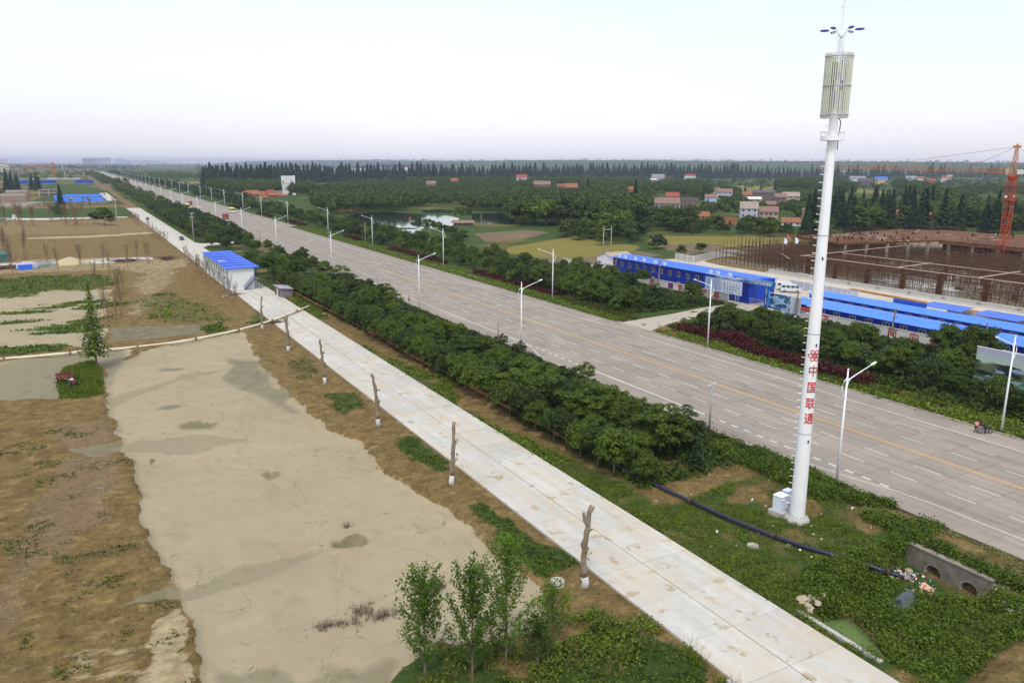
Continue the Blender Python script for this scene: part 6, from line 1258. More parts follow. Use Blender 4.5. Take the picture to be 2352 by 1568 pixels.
for a in ((VZ,40,415,665,580,508,'grey','brown','long grey brick house with brown tiled roof on the edge of the dark wood',1,5),(VZ,420,640,640,520,505,'dark','flat','unfinished dark brick house beside the long grey brick house',2,3),(VZ,205,400,520,487,433,'grey','red','grey house with bright red roof behind the long brick house',1,2),(VZ,635,800,810,748,692,'tan','orange','small pale hut with orange roof and single dark door',1,1),(VZ,970,1172,872,790,785,'orange','ruin','roofless orange brick shell with one doorway',1,1),(VZ,735,895,590,500,462,'blueish','brown','pale blue house with brown roof and white roof tank',1,2),(VZ,895,1110,520,430,388,'lilac','brown','pale lilac gabled house by the yellow field',2,3),(VZ,1200,1445,840,645,562,'lilac','tan','three-storey lilac-grey house with tan roof in the village centre',3,3),(VZ,1455,1720,840,690,628,'tan','brown','wide two-storey tan brick house joined to the lilac house',2,4),(VZ,1230,1380,500,465,425,'grey','orange','grey house with orange roof left of the dark-roofed brick house',1,2),(VZ,1385,1670,560,440,408,'dark','dark','brown brick house with dark roof and orange gable',2,4),(VZ,1670,1830,590,495,447,'dark','brown','brown house with brown roof right of the dark-roofed house',2,2),(VZ,1775,2010,560,485,432,'tan','tan','house with wide tan roof and pale awning',2,3),(VZ,1310,1500,570,525,495,'grey','white','low shed with long whitish roof in the village',1,2),(VZ,1550,1690,635,590,550,'orange','brown','small orange-walled house behind the tan brick house',1,2),(VZ,1765,2030,885,830,775,'white','orange','low white-walled house with orange tiled roof',1,3),(VZ,2045,2260,835,690,650,'tan','brown','two-storey tan house with red-brown roof left of the tower',2,2),(VZ,20,200,280,235,190,'lilac','grey','lilac house with grey gables in front of the conifer row',2,3),(VZ,200,275,262,230,212,'orange','flat','small orange flat-roofed house beside the lilac gables',1,1),(VZ,460,615,272,215,192,'white','red','white house with long red roof among far trees',1,3),(VZ,-10,85,305,262,248,'orange','white','small house with cream roof below the lilac gables',1,2),
  (VR,75,240,530,500,420,'tan','orange','tan house with large orange roof right of the tower',1,2),(VR,735,900,550,465,410,'brick','orange','brick house with orange roof between the conifers',1,2),(VR,1075,1290,580,495,440,'dark','orange','dark brick house with orange roof and red water tank',1,3),(VR,290,480,85,50,18,'white','grey','far white village house above the long yellow field',1,3),(VR,385,560,140,78,40,'dark','dark','far dark brick house with long roof',2,4),(VR,590,735,110,45,22,'yellow','blue','far yellow house with bright blue roof',2,3),(VR,955,1075,80,42,10,'lilac','grey','far lilac house left of the small orange ones',2,2),(VR,1090,1165,82,38,15,'white','orange','far white house with orange roof',2,2),(VR,1375,1425,85,30,5,'cream','orange','tall narrow far house with orange roof near the crane',3,1),(VR,1440,1500,60,25,0,'cream','tan','far cream gabled house near the crane',2,1),(VR,1200,1300,100,65,40,'orange','red','low far house with red roof and blue lean-to',1,2),
  (VM,715,805,245,215,193,'lilac','red','pale house with red roof in front of the far conifers',1,2),(VM,848,990,312,270,243,'dark','brown','dark brick house with orange gable on top of the wooded rise',1,3),(VM,1095,1203,315,292,262,'orange','orange','orange brick house with orange roof on the wooded rise',1,2),(VM,1030,1095,300,280,266,'brick','orange','small brick outbuilding left of the orange house',1,1),(VM,1585,1640,345,305,287,'orange','orange','small orange house half hidden in the wood',1,1),(VM,200,265,262,238,222,'orange','orange','orange roofed house low in the trees left of the wooded rise',1,1),(VM,10,90,292,265,242,'grey','brown','grey house with brown roof above the pond wood',1,2),(VM,2130,2240,552,515,483,'tan','orange','small tan hut with orange roof at the right end of the dark wood',1,1) if False else (VM,345,385,205,190,180,'white','grey','tiny white house in the far trees',1,1),
  (VT,95,210,800,740,665,'orange','orange','leftmost brick house of the red cluster beside the highway',1,1),(VT,200,612,885,765,648,'orange','orange','large orange brick house with tall orange roof, red cluster',1,3),(VT,620,860,850,775,668,'tan','orange','middle house with white-framed window in the red cluster',1,2),(VT,845,1080,885,745,640,'grey','red','grey gable house with red roof in the red cluster',1,2),(VT,1080,1345,815,745,650,'tan','brown','grey-roofed gable house next to the white tower house',1,2),(VT,910,1235,892,812,762,'orange','orange','long low brick shed with orange roof in front of the gables',1,3),(VT,1245,1515,870,838,790,'brick','orange','low brick shed with orange roof at the foot of the white tower house',1,2),(VT,690,860,935,890,835,'orange','orange','small brick gable at the front of the red cluster',1,1)):
    hpx(*a)
# white narrow tower house
x,y=S(960+1545/7.84,680+790/7.84); zc=depth(x,y); k=zc/1800/1.7415/7.84; W_=380*k
t=thing('narrow_white_house','tall narrow white house with dark windows standing alone by the red brick cluster','house',(x,y,0),-math.atan2(x,y)+.1); h=590*k
MB().box(-W_/2,W_/2,0,W_*.9,0,h).build('wall',WM['white'],t); MB().box(-W_/2-.1,-W_/2+.3,-.35,-.01,0,h+.2).build('corner_fin',WHITE,t); MB().box(W_/2-.9,W_/2+.3,-.4,-.01,0,h+.6).build('stair_shaft',WHITE,t); MB().box(-W_/2,W_/2-.9,-.25,-.01,h*.595,h*.62).build('ledge',GREYP,t)
for (a,b_,z0,z1) in ((.2,.29,.62,.76),(.2,.42,.36,.5),(.2,.42,.12,.24)): MB().box(a*W_,b_*W_,-.05,-.005,z0*h,z1*h).build('window',GLASSD,t)
MB().obox((-W_*.42,-.06,h*.68),(.8,0,0),(0,.02,0),(0,0,.9)).build('rust_patch',WM['orange'],t)
for k2 in range(3): MB().box(-W_/2-.9,-W_/2-.01,1,4,h*(.2+.27*k2),h*(.2+.27*k2)+.9).build('balcony',WM['lilac'],t)
# fish hut by the pond
x,y=S(1855,905); t=thing('pond_hut','low dark brown hut with wide roof on the pond bank','hut',(x,y,gz(x,y)),-.3); MB().box(-5,5,0,5,0,1.9).build('wall',WM['dark'],t); MB().prism([(-.8,1.7),(2.5,3.),(5.8,1.7),(5.8,1.85),(2.5,3.2),(-.8,1.85)],-6,6,'x').build('roof',RMt['brown'],t)
x,y=S(1640,905); t=thing('pond_flag','red flag on a stick standing in the pond','flag',(x,y,-.4)); MB().tube([(0,0,0),(0,0,6)],.05,4).build('pole',STEEL,t); MB().add([(0,0,6),(0,0,4.2),(1.,.3,3.6),(.9,.3,5.3)],[(0,1,2,3)]).build('cloth',M('flag_red',(.5,.03,.02),.1,3,.8),t)
# dark-roofed terraces behind the conifers
VB=(700,600,1.96)
def terrace(xl,xr,yb,ye,yr,wall,roof,lab,floors,nw): hpx(VB,xl,xr,yb,ye,yr,wall,roof,lab,floors,nw,.1,.3,'row houses',None,'terrace_block')
for a in ((905,1080,185,140,118,'white','dark','white terrace with dark roof behind the conifers, leftmost block',3,8),(1090,1260,188,142,120,'lilac','dark','second white terrace with dark roof behind the conifers',3,8),(1300,1420,188,140,122,'white','dark','third terrace with dark roof behind the conifers',3,6),(1430,1560,190,142,122,'white','dark','fourth terrace with dark roof behind the conifers',3,6),(1600,1760,185,135,112,'lilac','dark','fifth terrace with peaked dark roof behind the conifers',3,7),(1770,1925,187,136,115,'white','dark','sixth terrace with peaked dark roof behind the conifers',3,7),(1930,2110,190,140,115,'grey','dark','grey unfinished terrace at the right end of the block row',3,8)): terrace(*a)
# ================================================================ LEFT SIDE
V1=(0,560,4.276)
def shell(xl,xr,yb,yt,lab):
    x,y=S((xl+xr)/2/4.276,560+yb/4.276); zc=depth(x,y); k=zc/1800/1.7415/4.276; W_=(xr-xl)*k; h=(yb-yt)*k; t=thing('unfinished_building',lab,'building',(x,y,0),-math.atan2(x,y)-.05)
    MB().box(-W_/2,W_/2,0,.3,0,h*.78).build('wall',WM['tan'],t); MB().box(-W_/2,-W_/2+.3,.3,9,0,h).box(W_/2-.3,W_/2,.3,9,0,h).box(-W_/2,W_/2,9,9.3,0,h).build('wall',WM['tan'],t)
    MB().box(-W_/2-.2,W_/2+.2,-.2,.2,h*.8,h).build('ring_beam',CONC,t)
    mb=MB(); n=int(W_/1.8)
    for i in range(n+1): mb.tube([(-W_/2+W_*i/n,-.7,0),(-W_/2+W_*i/n,-.7,h*.98)],.06,3)
    for z in (.2,.4,.6,.8): mb.tube([(-W_/2,-.7,h*z),(W_/2,-.7,h*z)],.06,3)
    for j in range(4):
        for i in (W_/2+.8,W_/2+2): mb.tube([(i,j*2.6,0),(i,j*2.6,h)],.07,3)
        for z in (.3,.6,.9): mb.tube([(W_/2+.8,j*2.6,h*z),(W_/2+2,j*2.6,h*z)],.06,3)
    mb.build('scaffold',M('scaffold_purple',(.22,.10,.11),.2,2,.8),t)
shell(60,415,1100,925,'unfinished grey-brown block building with purple scaffold, nearer one'); shell(140,455,1010,862,'unfinished block building behind the scaffolded one')
x,y=S(838/4.276,560+955/4.276); t=thing('frame_shed','small bare concrete frame of four openings on the grass','building',(x,y,0),-.0); 
for xx in (-8,0,8): MB().box(xx-.4,xx+.4,-.3,.3,0,6).build('column',CONC,t)
for z in (2.8,5.8): MB().box(-8.4,8.4,-.35,.35,z,z+.5).build('beam',CONC,t)
MB().box(-8,8,4,4.3,0,6).build('wall',WM['dark'],t)
# long wall + compound with blue roofs
hoarding('long low grey wall in front of the unfinished buildings',PZ(0,560,4.276,(-100,1145),(560,1130)),2.6,CONC,6); hoarding('low grey wall in front of the blue-roofed compound',PZ(0,560,4.276,(560,1125),(1100,1105),(1860,1085)),2.2,CONC_D,6)
def comp(xl,xr,yb,ye,yr,lab,wall='white',dr=.35): hpx(V1,xl,xr,yb,ye,yr,wall,'blue',lab,1,8 if xr-xl>300 else 3,.02,dr,'building',None,'compound_building')
comp(1160,1740,1000,965,932,'long white building with blue roof at the back of the far-left compound',dr=.16); comp(1090,1840,1090,1068,1040,'long low blue roof along the front of the far-left compound','grey',.13); comp(1265,1470,1055,1035,985,'blue-roofed hall, left of the pair in the compound'); comp(1560,1770,1045,1020,980,'blue-roofed hall, right of the pair in the compound'); comp(930,1120,1000,985,945,'small blue roof at the left rear of the compound'); comp(960,1160,1060,1040,1000,'small blue roof at the left front of the compound')
# tarp shelter, tent, netting, sand heap
x,y=PZ(0,800,3.92,(410,1090))[0]; t=thing('tarpaulin_shelter','tarpaulin-covered shelter with a bright blue front panel','shelter',(x,y,gz(x,y)-.1)); mb=MB(); mb.blob((.6,1.5,.6),(3.1,1.5,1.9),3,16,8,.09); mb.build('tarpaulin',M('grey_tarp',(.42,.38,.48),.25,1.2,.7,.5,3),t,smooth=True); MB().obox((-.2,-.1,.85),(1.9,0,0),(0,.1,.02),(0,.1,.8)).build('blue_panel',M('blue_panel',(.02,.12,.62),.05,1,.5),t)
x,y=PZ(0,800,3.92,(10,980))[0]; tag(MB().box(-6,3,0,5,0,2.6).prism([(-.3,2.602),(2.5,3.5),(5.3,2.602)],-6.2,3.2,'x').build('green_container',M('green_sheet',(.05,.13,.11),.15,1,.6),None,(x,y,0)),'dark green container partly in frame at the left edge','container')
for k,(a,b_,s) in enumerate(((665,1040,2.4),(830,1035,1.7))):
    x,y=PZ(0,800,3.92,(a,b_))[0]; mb=MB(); mb.blob((0,0,.1),(1.6*s,.6*s,.5*s),k,12,6,.25); tag(mb.build('netting_pile',M('green_netting',(.08,.17,.16),.6,5,.8,.8,9,c2=(.30,.36,.36)),None,(x,y,.05)),['wide heap of grey-green netting beside the tarpaulin shelter','smaller heap of grey-green netting right of the wide one'][k],'netting')
x,y=PZ(0,800,3.92,(1100,1010))[0]; mb=MB(); mb.lathe([(7.5,-.1),(5.5,.6),(3,1.5),(1,2.3),(.1,2.5)],18); o=mb.build('sand_heap',M('sand_heap',(.46,.36,.22),.12,1,.95,.4,8),None,(x,y,0),smooth=True); o.scale=(1,.6,1); tag(o,'low conical heap of tan sand on the cross path','sand heap')
# blue hoardings far left
BH=M('blue_hoarding',(.01,.06,.45),.1,.3,.5)
hoarding('far blue hoarding left of the red spoil heap',PZ(0,560,4.276,(310,752),(960,742)),4.5,BH,12); hoarding('far blue hoarding right of the red spoil heap',PZ(0,560,4.276,(1290,738),(1605,735)),4.5,BH,12); hoarding('pale grey hoarding behind the blue one far left',PZ(0,560,4.276,(330,690),(800,680),(1380,680)),3.5,M('pale_hoarding',(.42,.44,.42),.1,.2,.7),14)
x,y=S(930/4.276,560+655/4.276); zc=depth(x,y); k=zc/1800/1.7415/4.276
crane('tower_crane','distant orange tower crane with blue banner at far left',x,y,180*k,272*k,(x-470*k,y+60,190*k),100*k,CRO,CRO,4.5,False,False,4.)
tag(MB().box(0,60*k,0,.4,0,24*k).build('crane_banner',BH,None,(x+45*k,y,175*k)),'blue banner hanging on the counter-jib of the distant orange crane','banner')
for k_,(px,yb,yt,l) in enumerate(((1075,535,262,'tall white monopole beside the distant orange crane'),(1375,415,280,'far white pole left of the big building under construction'),(1190,480,335,'dark thin mast near the far end of the path'),(2240-2240+1113,652,545,'far lamp post by the white site cabins'))):
    x,y=S(px/4.276,560+yb/4.276); zc=depth(x,y); k=zc/1800/1.7415/4.276; t=thing('distant_mast',l,'mast',(x,y,0)); MB().lathe([(3.5*k,0),(2.*k,(yb-yt)*k)],8).build('pole',WHITE if k_!=2 else DARK,t)
# big far building under construction with three cranes
def far_block(V0,xl,xr,yb,yt,wall,lab,bays,fl,name='distant_building'):
    X,Y,s=V0; x,y=S(X+(xl+xr)/2/s,Y+yb/s); zc=depth(x,y); k=zc/1800/1.7415/s; W_=(xr-xl)*k; h=(yb-yt)*k; t=thing(name,lab,'building',(x,y,0),-math.atan2(x,y)); MB().box(-W_/2,W_/2,0,max(8,W_*.25),0,h).build('wall',WM[wall],t); pm=MB()
    for f in range(fl):
        for b_ in range(bays): xx=-W_/2+W_*(b_+.25)/bays; MB().box(xx,xx+W_/bays*.5,-.12,-.01,h*(f+.3)/fl,h*(f+.75)/fl).build('window',GLASSD,t)
    return t
far_block(V1,1425,1620,410,312,'grey','grey concrete building under construction far down the road, left wing',6,5); far_block(V1,1622,1890,412,308,'lilac','tall unfinished building under construction far down the road, right wing',7,5); far_block(V1,1805,1870,425,372,'white','small white building in front of the far construction',2,2)
far_block(V1,1970,2120,405,318,'lilac','hazy grey block right of the far construction',4,5); far_block(V1,2095,2255,410,345,'lilac','hazy apartment row with white stair towers, left',5,4); far_block(V1,2262,2352,430,380,'white','white two-storey building right of the far apartments',4,2)
V3=(500,600,4.704)
for i,a in enumerate(((135,300,288,232,'white'),(300,420,290,238,'white'),(160,270,240,195,'lilac'),(330,440,240,195,'lilac'),(480,620,245,200,'lilac'),(640,755,248,205,'lilac'),(335,430,335,290,'orange'),(1330,1450,310,275,'orange'),(1460,1560,290,255,'white'),(1600,1680,290,262,'white'),(1800,1900,290,245,'brick'),(1960,2050,300,262,'lilac'),(2120,2230,290,255,'white'),(1020,1100,250,222,'white'),(1250,1320,290,262,'white'),(1680,1790,310,262,'brick'))):
    far_block(V3,*a[:4],a[4],['far white flat block','far white hall','faint lilac block','second faint lilac block','third faint lilac block','fourth faint lilac block','small orange house','orange house among trees','white house beside the orange one','white low house','red brick house','pale house','white house near the conifers','white house on the skyline','white house left of the round tree','reddish brick house'][i]+' on the hazy plain beyond the highway lamps',3,2)
for i,a in enumerate(((210,390,375,325,'white'),(0,130,372,322,'lilac'),(570,620,370,325,'white'),(-40,105,545,380,'cream'),(95,165,555,395,'cream'))): far_block(V1,*a[:4],a[4],['long white hall on the hazy far-left horizon','pale blocks at the extreme left horizon','small white hall on the far-left horizon','cream four-storey building at the left edge','cream stair wing of the building at the left edge'][i],4,3)
VS=(1700,600,1.96)
q=random.Random(21); cols=['white','lilac','orange','brick','cream','white']
for i in range(34):
    px=q.choice([q.uniform(1400,2600),q.uniform(1400,3900),q.uniform(700,1500)]); dist=q.uniform(2300,3600); yb=(376.4+.006*(px/1.7415-1176)+33*1800/dist)*1.7415; w_=q.uniform(14,34)*1800*1.7415/dist
    l,r=px-w_/2,px+w_/2; far_block((0,0,1.),l,r,yb,yb-q.uniform(8,13)*1800*1.7415/dist,q.choice(cols),'tiny pale house on the hazy plain near the horizon',2,2,'horizon_house')['group']='tiny houses on the horizon plain'
for k_,(px,l) in enumerate(((892,'lattice mast on the horizon above the right end of the terraces'),(1272,'faint lattice mast right of the road on the horizon'),(1961,'short mast on the skyline above the middle conifers'),(2584,'faint pylon on the horizon above the village'),(3634,'broad telecom mast on the horizon above the crane jib'))):
    yh=(376.4+.006*(px/1.7415-1176))*1.7415; x,y=S(px,yh+26); zc=depth(x,y); t=thing('horizon_mast',l,'mast',(x,y,0)); mb=MB(); h=33+ (48 if k_==4 else 26)*zc/1800/1.7415*.55; lattice(mb,(0,0,0),(0,0,min(h,58)),5,1.2,12,.35,.22); 
    mb.build('lattice',GREYP,t)
# ================================================================ SAPLINGS WITH PROPS
def sapling(h,seed,name='staked_sapling',leafy=False,fan=.35,nb=9,props=3):
    q=random.Random(seed); t=thing(name,'bare sapling held by wooden props','tree',(0,0,-500)); mb=MB(); mb.tube([(0,0,0),(.05,0,h*.45)],[.09,.07],5); br=[]
    for k in range(nb):
        a=q.uniform(0,6.28); z=h*q.uniform(.32,.5); L=h*q.uniform(.4,.62); f=fan*q.uniform(.3,1)
        P=[(0,0,z),(math.cos(a)*L*f*.45,math.sin(a)*L*f*.45,z+L*.35),(math.cos(a)*L*f*.7,math.sin(a)*L*f*.7,z+L)]; mb.tube(P,[.05,.04,.02],3,False); br.append(P)
        for j in range(3): f2=q.uniform(.3,.9); p=Vector(P[1]).lerp(Vector(P[2]),f2); b2=a+q.uniform(-1,1); mb.tube([p,p+Vector((math.cos(b2)*.35,math.sin(b2)*.35,.7))],[.025,.012],3,False)
    mb.build('trunk',M('sapling_bark',(.20,.13,.08),.25,3,.95),t)
    for k in range(props): a=2*PI*k/props+.4; MB().tube([(math.cos(a)*1.25,math.sin(a)*1.25,0),(.02,0,h*.34)],.045,4).build('prop',M('prop_wood',(.27,.15,.085),.2,3,.9),t)
    rs=np.random.RandomState(seed); n=70 if not leafy else 260; P=np.array([Vector(b_[1]).lerp(Vector(b_[2]),rs.uniform(0,1.05)) for b_ in (br*99)[:n]])+rs.normal(size=(n,3))*.18; V_,F2=quads(P,rs.normal(size=(n,3)),.16 if not leafy else .22,rs); link('leaves',nmesh('sap_leaves',V_,F2,M_SAP),t); remember(t); return t
M_SAP=leafmat('leaf_sapling',(.06,.07,.03),(.16,.17,.07),.2)
SAP=[sapling(7.5,i,fan=.32,nb=10) for i in range(3)]; SAP2=[sapling(6.6,10+i,fan=.55,nb=8) for i in range(3)]; SAP3=[sapling(9.2,20+i,fan=.28,nb=14) for i in range(2)]
A39=(0,800,3.92); grp='staked saplings on the bare fields'
def sap(lst,zc,arr,lab,s=1.): 
    for i,(a,b_) in enumerate(arr): x,y=PZ(*zc,(a,b_))[0]; place(lst[i%len(lst)],x,y,None,s*R_.uniform(.9,1.08),lab,grp)
sap(SAP,A39,((755,1035),(915,1130),(1255,1030),(1283,1110),(1630,1085),(1715,1120),(2010,1065),(2150,965),(2300,975),(2340,1010)),'staked bare sapling in the row along the cross path',1.05)
sap(SAP3,A39,((80,930),(60,870),(200,1170),(155,1060),(385,935),(400,900)),'tall staked sapling in the dense group at the left edge',1.1)
sap(SAP,(0,950,2.09),((795,415),(870,640),(905,700),(975,690),(1020,640),(985,500),(1035,470),(1000,470)),'staked bare sapling behind the tall leafy tree',.95)
sap(SAP2,(0,950,2.09),((1550,205),(1578,230),(1604,260),(1636,300),(1660,310)),'staked bare sapling in the short row along the left path edge above the cabin',.9)
sap(SAP2,(780,980,5.88),((85,700),(180,790),(270,860),(355,800),(475,905),(580,1100),(705,1215),(825,1310),(945,1400)),'staked bare sapling in the row in front of the cabin wall',.92)
sap(SAP2,A39,tuple((2010+i*24,290+i*17) for i in range(8)),'thin staked sapling in the row along the left edge of the far path',.95)
sap(SAP2,A39,tuple((1765+i*20,60+i*19) for i in range(7)),'thin staked sapling in the farthest path-side row',.95)
sap(SAP2,(0,550,2.138),tuple((1275+i*22,815+i*17) for i in range(8)),'thin staked sapling along the path kerb below the parked cars',.9)
sap(SAP3,A39,((80,400),(95,395),(300,400),(320,395),(345,390),(500,400),(515,410),(800,345),(820,355),(1035,410),(1050,400),(1110,345),(1190,400),(1205,410),(1230,400),(1300,330),(1180,390),(1420,240),(1320,200),(710,215),(540,390),(250,350)),'brown staked sapling in the far nursery rows',1.25)
# ================================================================ SPECIAL TREES
TL=make_tree('lone_tree','tall narrow leafy tree standing on the grassy island with the cart','tree',crown_cone(14.2,2.7,40,12,.34,901,.16,.75,.15),LF,13,.16,901,limbs=0,tn=8); place(TL,1.07,143.9)
TP=[]
for i,(x,y,h,r,l) in enumerate(((17.1,42.1,7.7,2.3,'left sapling poplar of the three in the foreground'),(19.9,40.8,8.2,2.2,'middle sapling poplar of the three in the foreground'),(22.7,41.3,9.5,2.6,'right and tallest sapling poplar of the three in the foreground'),(26.6,41.6,4.6,1.7,'low young poplar right of the three foreground poplars'),(24.4,40.0,3.4,1.2,'smallest poplar shoot behind the foreground poplars'))):
    V_,F2,br=crown_poplar(h,r,.135,950+i,2900 if i<3 else 900,.09); t=thing('young_poplar',l,'tree',(x,y,gz(x,y)-.1)); mb=MB(); mb.tube([(0,0,0),(.04,.03,h*.5),(0,0,h)],[.09,.055,.015],7)
    for P in br: mb.tube(P,[.03,.022,.015,.008],4,False)
    mb.build('trunk',BARK,t); link('crown',nmesh('poplar_crown',V_,F2,LP),t)
place(T_BROAD[3],*PZ(0,800,3.92,(1640,400))[0],0,1.55,'large round bright green tree on the tan field at left'); 
for a,b_,s,l in ((1560,380,1.1,'dark bush-like tree left of the large round tree'),(1480,375,1.0,'low dark round tree on the tan field')): place(T_ROUND[1],*PZ(0,800,3.92,(a,b_))[0],0,s*1.3,l)
for a,b_,s,l in ((965,310,1.25,'dark tree among the nursery saplings'),(880,250,1.2,'grey-green tree behind the nursery saplings'),(1745,395,.9,'small half-bare tree right of the large round tree')): place(T_LACY[0],*PZ(0,800,3.92,(a,b_))[0],0,s,l)
# ================================================================ ROADSIDE BELTS
cnt={}
def belt(proto,x,y,s,lab,grp): 
    cnt[grp]=cnt.get(grp,0)+1; return place(proto,x,y,None,s,lab,grp)
q=random.Random(77)
G1='round-topped trees beside the orange pipe'
for i,y in enumerate([61.3,64.2,67.2,70.4,74,76.5,81.3,84,87.4,90.4,95]+[98.4+3.4*k for k in range(38)]):
    if 150<y<0: continue
    belt(T_ROUND[q.randrange(4)],48.9+q.uniform(-.4,.5)+(1.6 if y<64 else 0),y+q.uniform(-.4,.4),q.uniform(.85,1.12) if y>64 else .72,('smallest round-topped tree at the near end of the row by the black hose' if i==0 else 'dark round-topped tree in the row beside the orange pipe'),None if i==0 else G1)
G2='mixed broadleaf trees filling the belt left of the highway'; n=0
y=63.
while y<214:
    for x0 in (52.3,55.6,58.9,62.2):
        x=x0+q.uniform(-1.1,1.1); yy=y+q.uniform(-1.2,1.2); inner=x0-52
        if x>66.2 or yy<64+abs(x0-57)*.3: continue
        if 86<yy<112 and x>63: continue
        low=yy<165 and x>59.5
        if low: belt(T_BUSH[q.randrange(4)],x,yy,q.uniform(.7,1.25)*(1.1 if x<63 else .8),'green shrub under the belt trees between path and highway','shrubs in the belt left of the highway'); continue
        d=q.random(); big=fbm(np.array([x*.12]),np.array([yy*.06]),123,3)[0]
        if d<.30: belt(T_ROUND[q.randrange(4)],x,yy,q.uniform(.6,1.05)*(.8+big*.5),'mixed-height broadleaf tree in the dense belt between path and highway',G2)
        elif d<.60 : belt(T_BROAD[q.choice([0,1,2,0,1,2,3])],x,yy,q.uniform(.42,.95)*(.7+big*.7),'mixed-height broadleaf tree in the dense belt between path and highway',G2)
        elif d<.82: belt(T_LACY[q.randrange(3)],x,yy,q.uniform(.5,.95)*(.75+big*.6),'mixed-height broadleaf tree in the dense belt between path and highway',G2)
        else: belt(T_BUSH[q.randrange(4)],x,yy,q.uniform(.8,1.3),'green shrub under the belt trees between path and highway','shrubs in the belt left of the highway')
    y+=3.7
for (x,y,k,s,l) in ((57.,66.8,2,1.0,'spreading feathery tree with pale bare trunk at the near end of the belt'),(60.2,67.2,1,.85,'feathery tree right of the pale-trunked one at the near end of the belt'),(54.6,78,0,1.0,'tall feathery tree rising above the belt near its front'),(66.8,97,0,.52,'lone small tree standing clear beside the left highway edge'),(66.6,117,1,.42,'tiny round tree on the grass by the highway edge'),(67.,124.5,0,.4,'smallest lone tree on the highway verge below the utility pole')): place(T_LACY[k],x,y,.4,s,l)
place(make_tree('cypress','dark drooping cypress at the near end of the belt beside the highway','tree',crown_cone(4.6,1.35,22,11,.22,955,.02,.8,.5),LC,4,.08,955,limbs=0),57.9,61.6)
# behind the cabin and on along the left side
G3='trees along the left verge further down the highway'
for i in range(120):
    y=218+i*2.6+q.uniform(-1,1); x=q.uniform(46.5,63) 
    if 336<y<356 or 262<y<300 and x<60: continue
    belt((T_ROUND+T_BROAD[:3])[q.randrange(7)],x,y,q.uniform(.8,1.15),'tree in the left roadside strip beyond the blue-roofed cabin',G3)
# verge of the far side
G4='trees in the belt right of the highway before the side road'
y=47.
while y<121:
    for x0 in (110.5,114,117.8,121.5,125.5,129.5,133.):
        x=x0+q.uniform(-1.2,1.2); yy=y+q.uniform(-1.5,1.5)
        if x>112.8 and x<119 and yy<67: continue
        if x>117 and yy<70 and q.random()<.5: continue
        s=q.uniform(.75,1.2); 
        if x>129: s*=.72
        if x>123 and 78<yy<119: s*=.55
        P=q.choice(T_ROUND+T_BROAD[:3]+T_LACY[:2]+T_BUSH); s*=1.4 if P in T_BUSH else (.75 if P in T_LACY+T_BROAD else 1.05); belt(P,x,yy,s,'dark tree in the dense belt behind the red hedge, right of the highway',G4)
    y+=4.0
place(T_BROAD[3],129.5,78.5,1.,1.05,'bright yellow-green spreading tree in front of the red-lettered wall'); place(T_BROAD[0],128,72.5,2.,1.25,'largest dark green tree left of the landscape billboard')
G5='trees in the belt right of the highway beyond the side road'
y=142.
while y<205:
    for x0 in (108.5,112,116,120,124.5,129,133.5):
        x=x0+q.uniform(-1.2,1.2); yy=y+q.uniform(-1.5,1.5)
        if 142<yy<164 and x>121: continue
        s=q.uniform(.8,1.25); P=q.choice(T_ROUND+T_BROAD[:3]+T_LACY[:2]+T_BUSH); s*=1.3 if P in T_BUSH else (.8 if P in T_LACY+T_BROAD else 1.1)
        belt(P,x,yy,s*(.85 if x>130 else 1),'dark tree in the belt between highway and blue office',G5)
    y+=4.2
G6='trees in the long belt right of the highway, far part'
y=206.; 
while y<640:
    for x0 in (112,118,124,130):
        x=x0+q.uniform(-2,2); yy=y+q.uniform(-2,2)
        if x>125 and q.random()<.55: continue
        P=q.choice(T_ROUND+T_BROAD+T_LACY[:2]+T_BUSH); s=q.uniform(.8,1.2)*(1.4 if P in T_BUSH else (.82 if P in T_LACY+T_BROAD else 1.1)); belt(P,x,yy,s,'tree in the long belt along the right side of the highway',G6)
    y+=5. if y<380 else 7.5
def clump_stuff(name,lab,pts,hs,mat,seed,per=60,size=1.,cat='trees',wide=.42,cone=False):
    rs=np.random.RandomState(seed); pts=np.array(pts); k=len(pts); hs=np.array(hs)[:,None]
    d=rs.normal(size=(k,per,3)); d/=np.linalg.norm(d,axis=2,keepdims=True); d[:,:,2]=np.abs(d[:,:,2])*np.where(rs.uniform(0,1,(k,per))<.25,-.6,1)
    if cone:
        f=rs.uniform(.02,1,(k,per)); a=rs.uniform(0,6.28,(k,per)); r=(1-f)*wide*hs; P=np.stack([np.cos(a)*r,np.sin(a)*r,f*hs],-1); Nn=np.stack([np.cos(a),np.sin(a),a*0+.6],-1); sz=np.repeat((size*(1.15-.7*f)).reshape(-1),1)
    else:
        P=d*np.array([1,1,1])*rs.uniform(.75,1.,(k,per,1)); P=P*np.stack([wide*hs,wide*hs,hs*.42],-1); P[:,:,2]+=hs*.55; Nn=d+rs.normal(size=d.shape)*.4; sz=np.full(k*per,size)
    z=GZ(pts[:,0],pts[:,1]); C=P+np.stack([pts[:,0],pts[:,1],z],-1)[:,None]; V_,F2=quads(C.reshape(-1,3),Nn.reshape(-1,3),1.,rs,1.2); cen=np.repeat(C.reshape(-1,3),4,0); V_=cen+(V_-cen)*np.repeat(sz,4)[:,None]
    o=link(name,nmesh(name,V_,F2,mat)); tag(o,lab,cat,kind='stuff'); return o
pts=[(q.uniform(46,66),600+i*4+q.uniform(-2,2)) for i in range(520)]; clump_stuff('distant_tree_belt','far end of the tree belt left of the highway, one green mass',pts,[q.uniform(6,8.5) for _ in pts],LF,5,50,1.2)
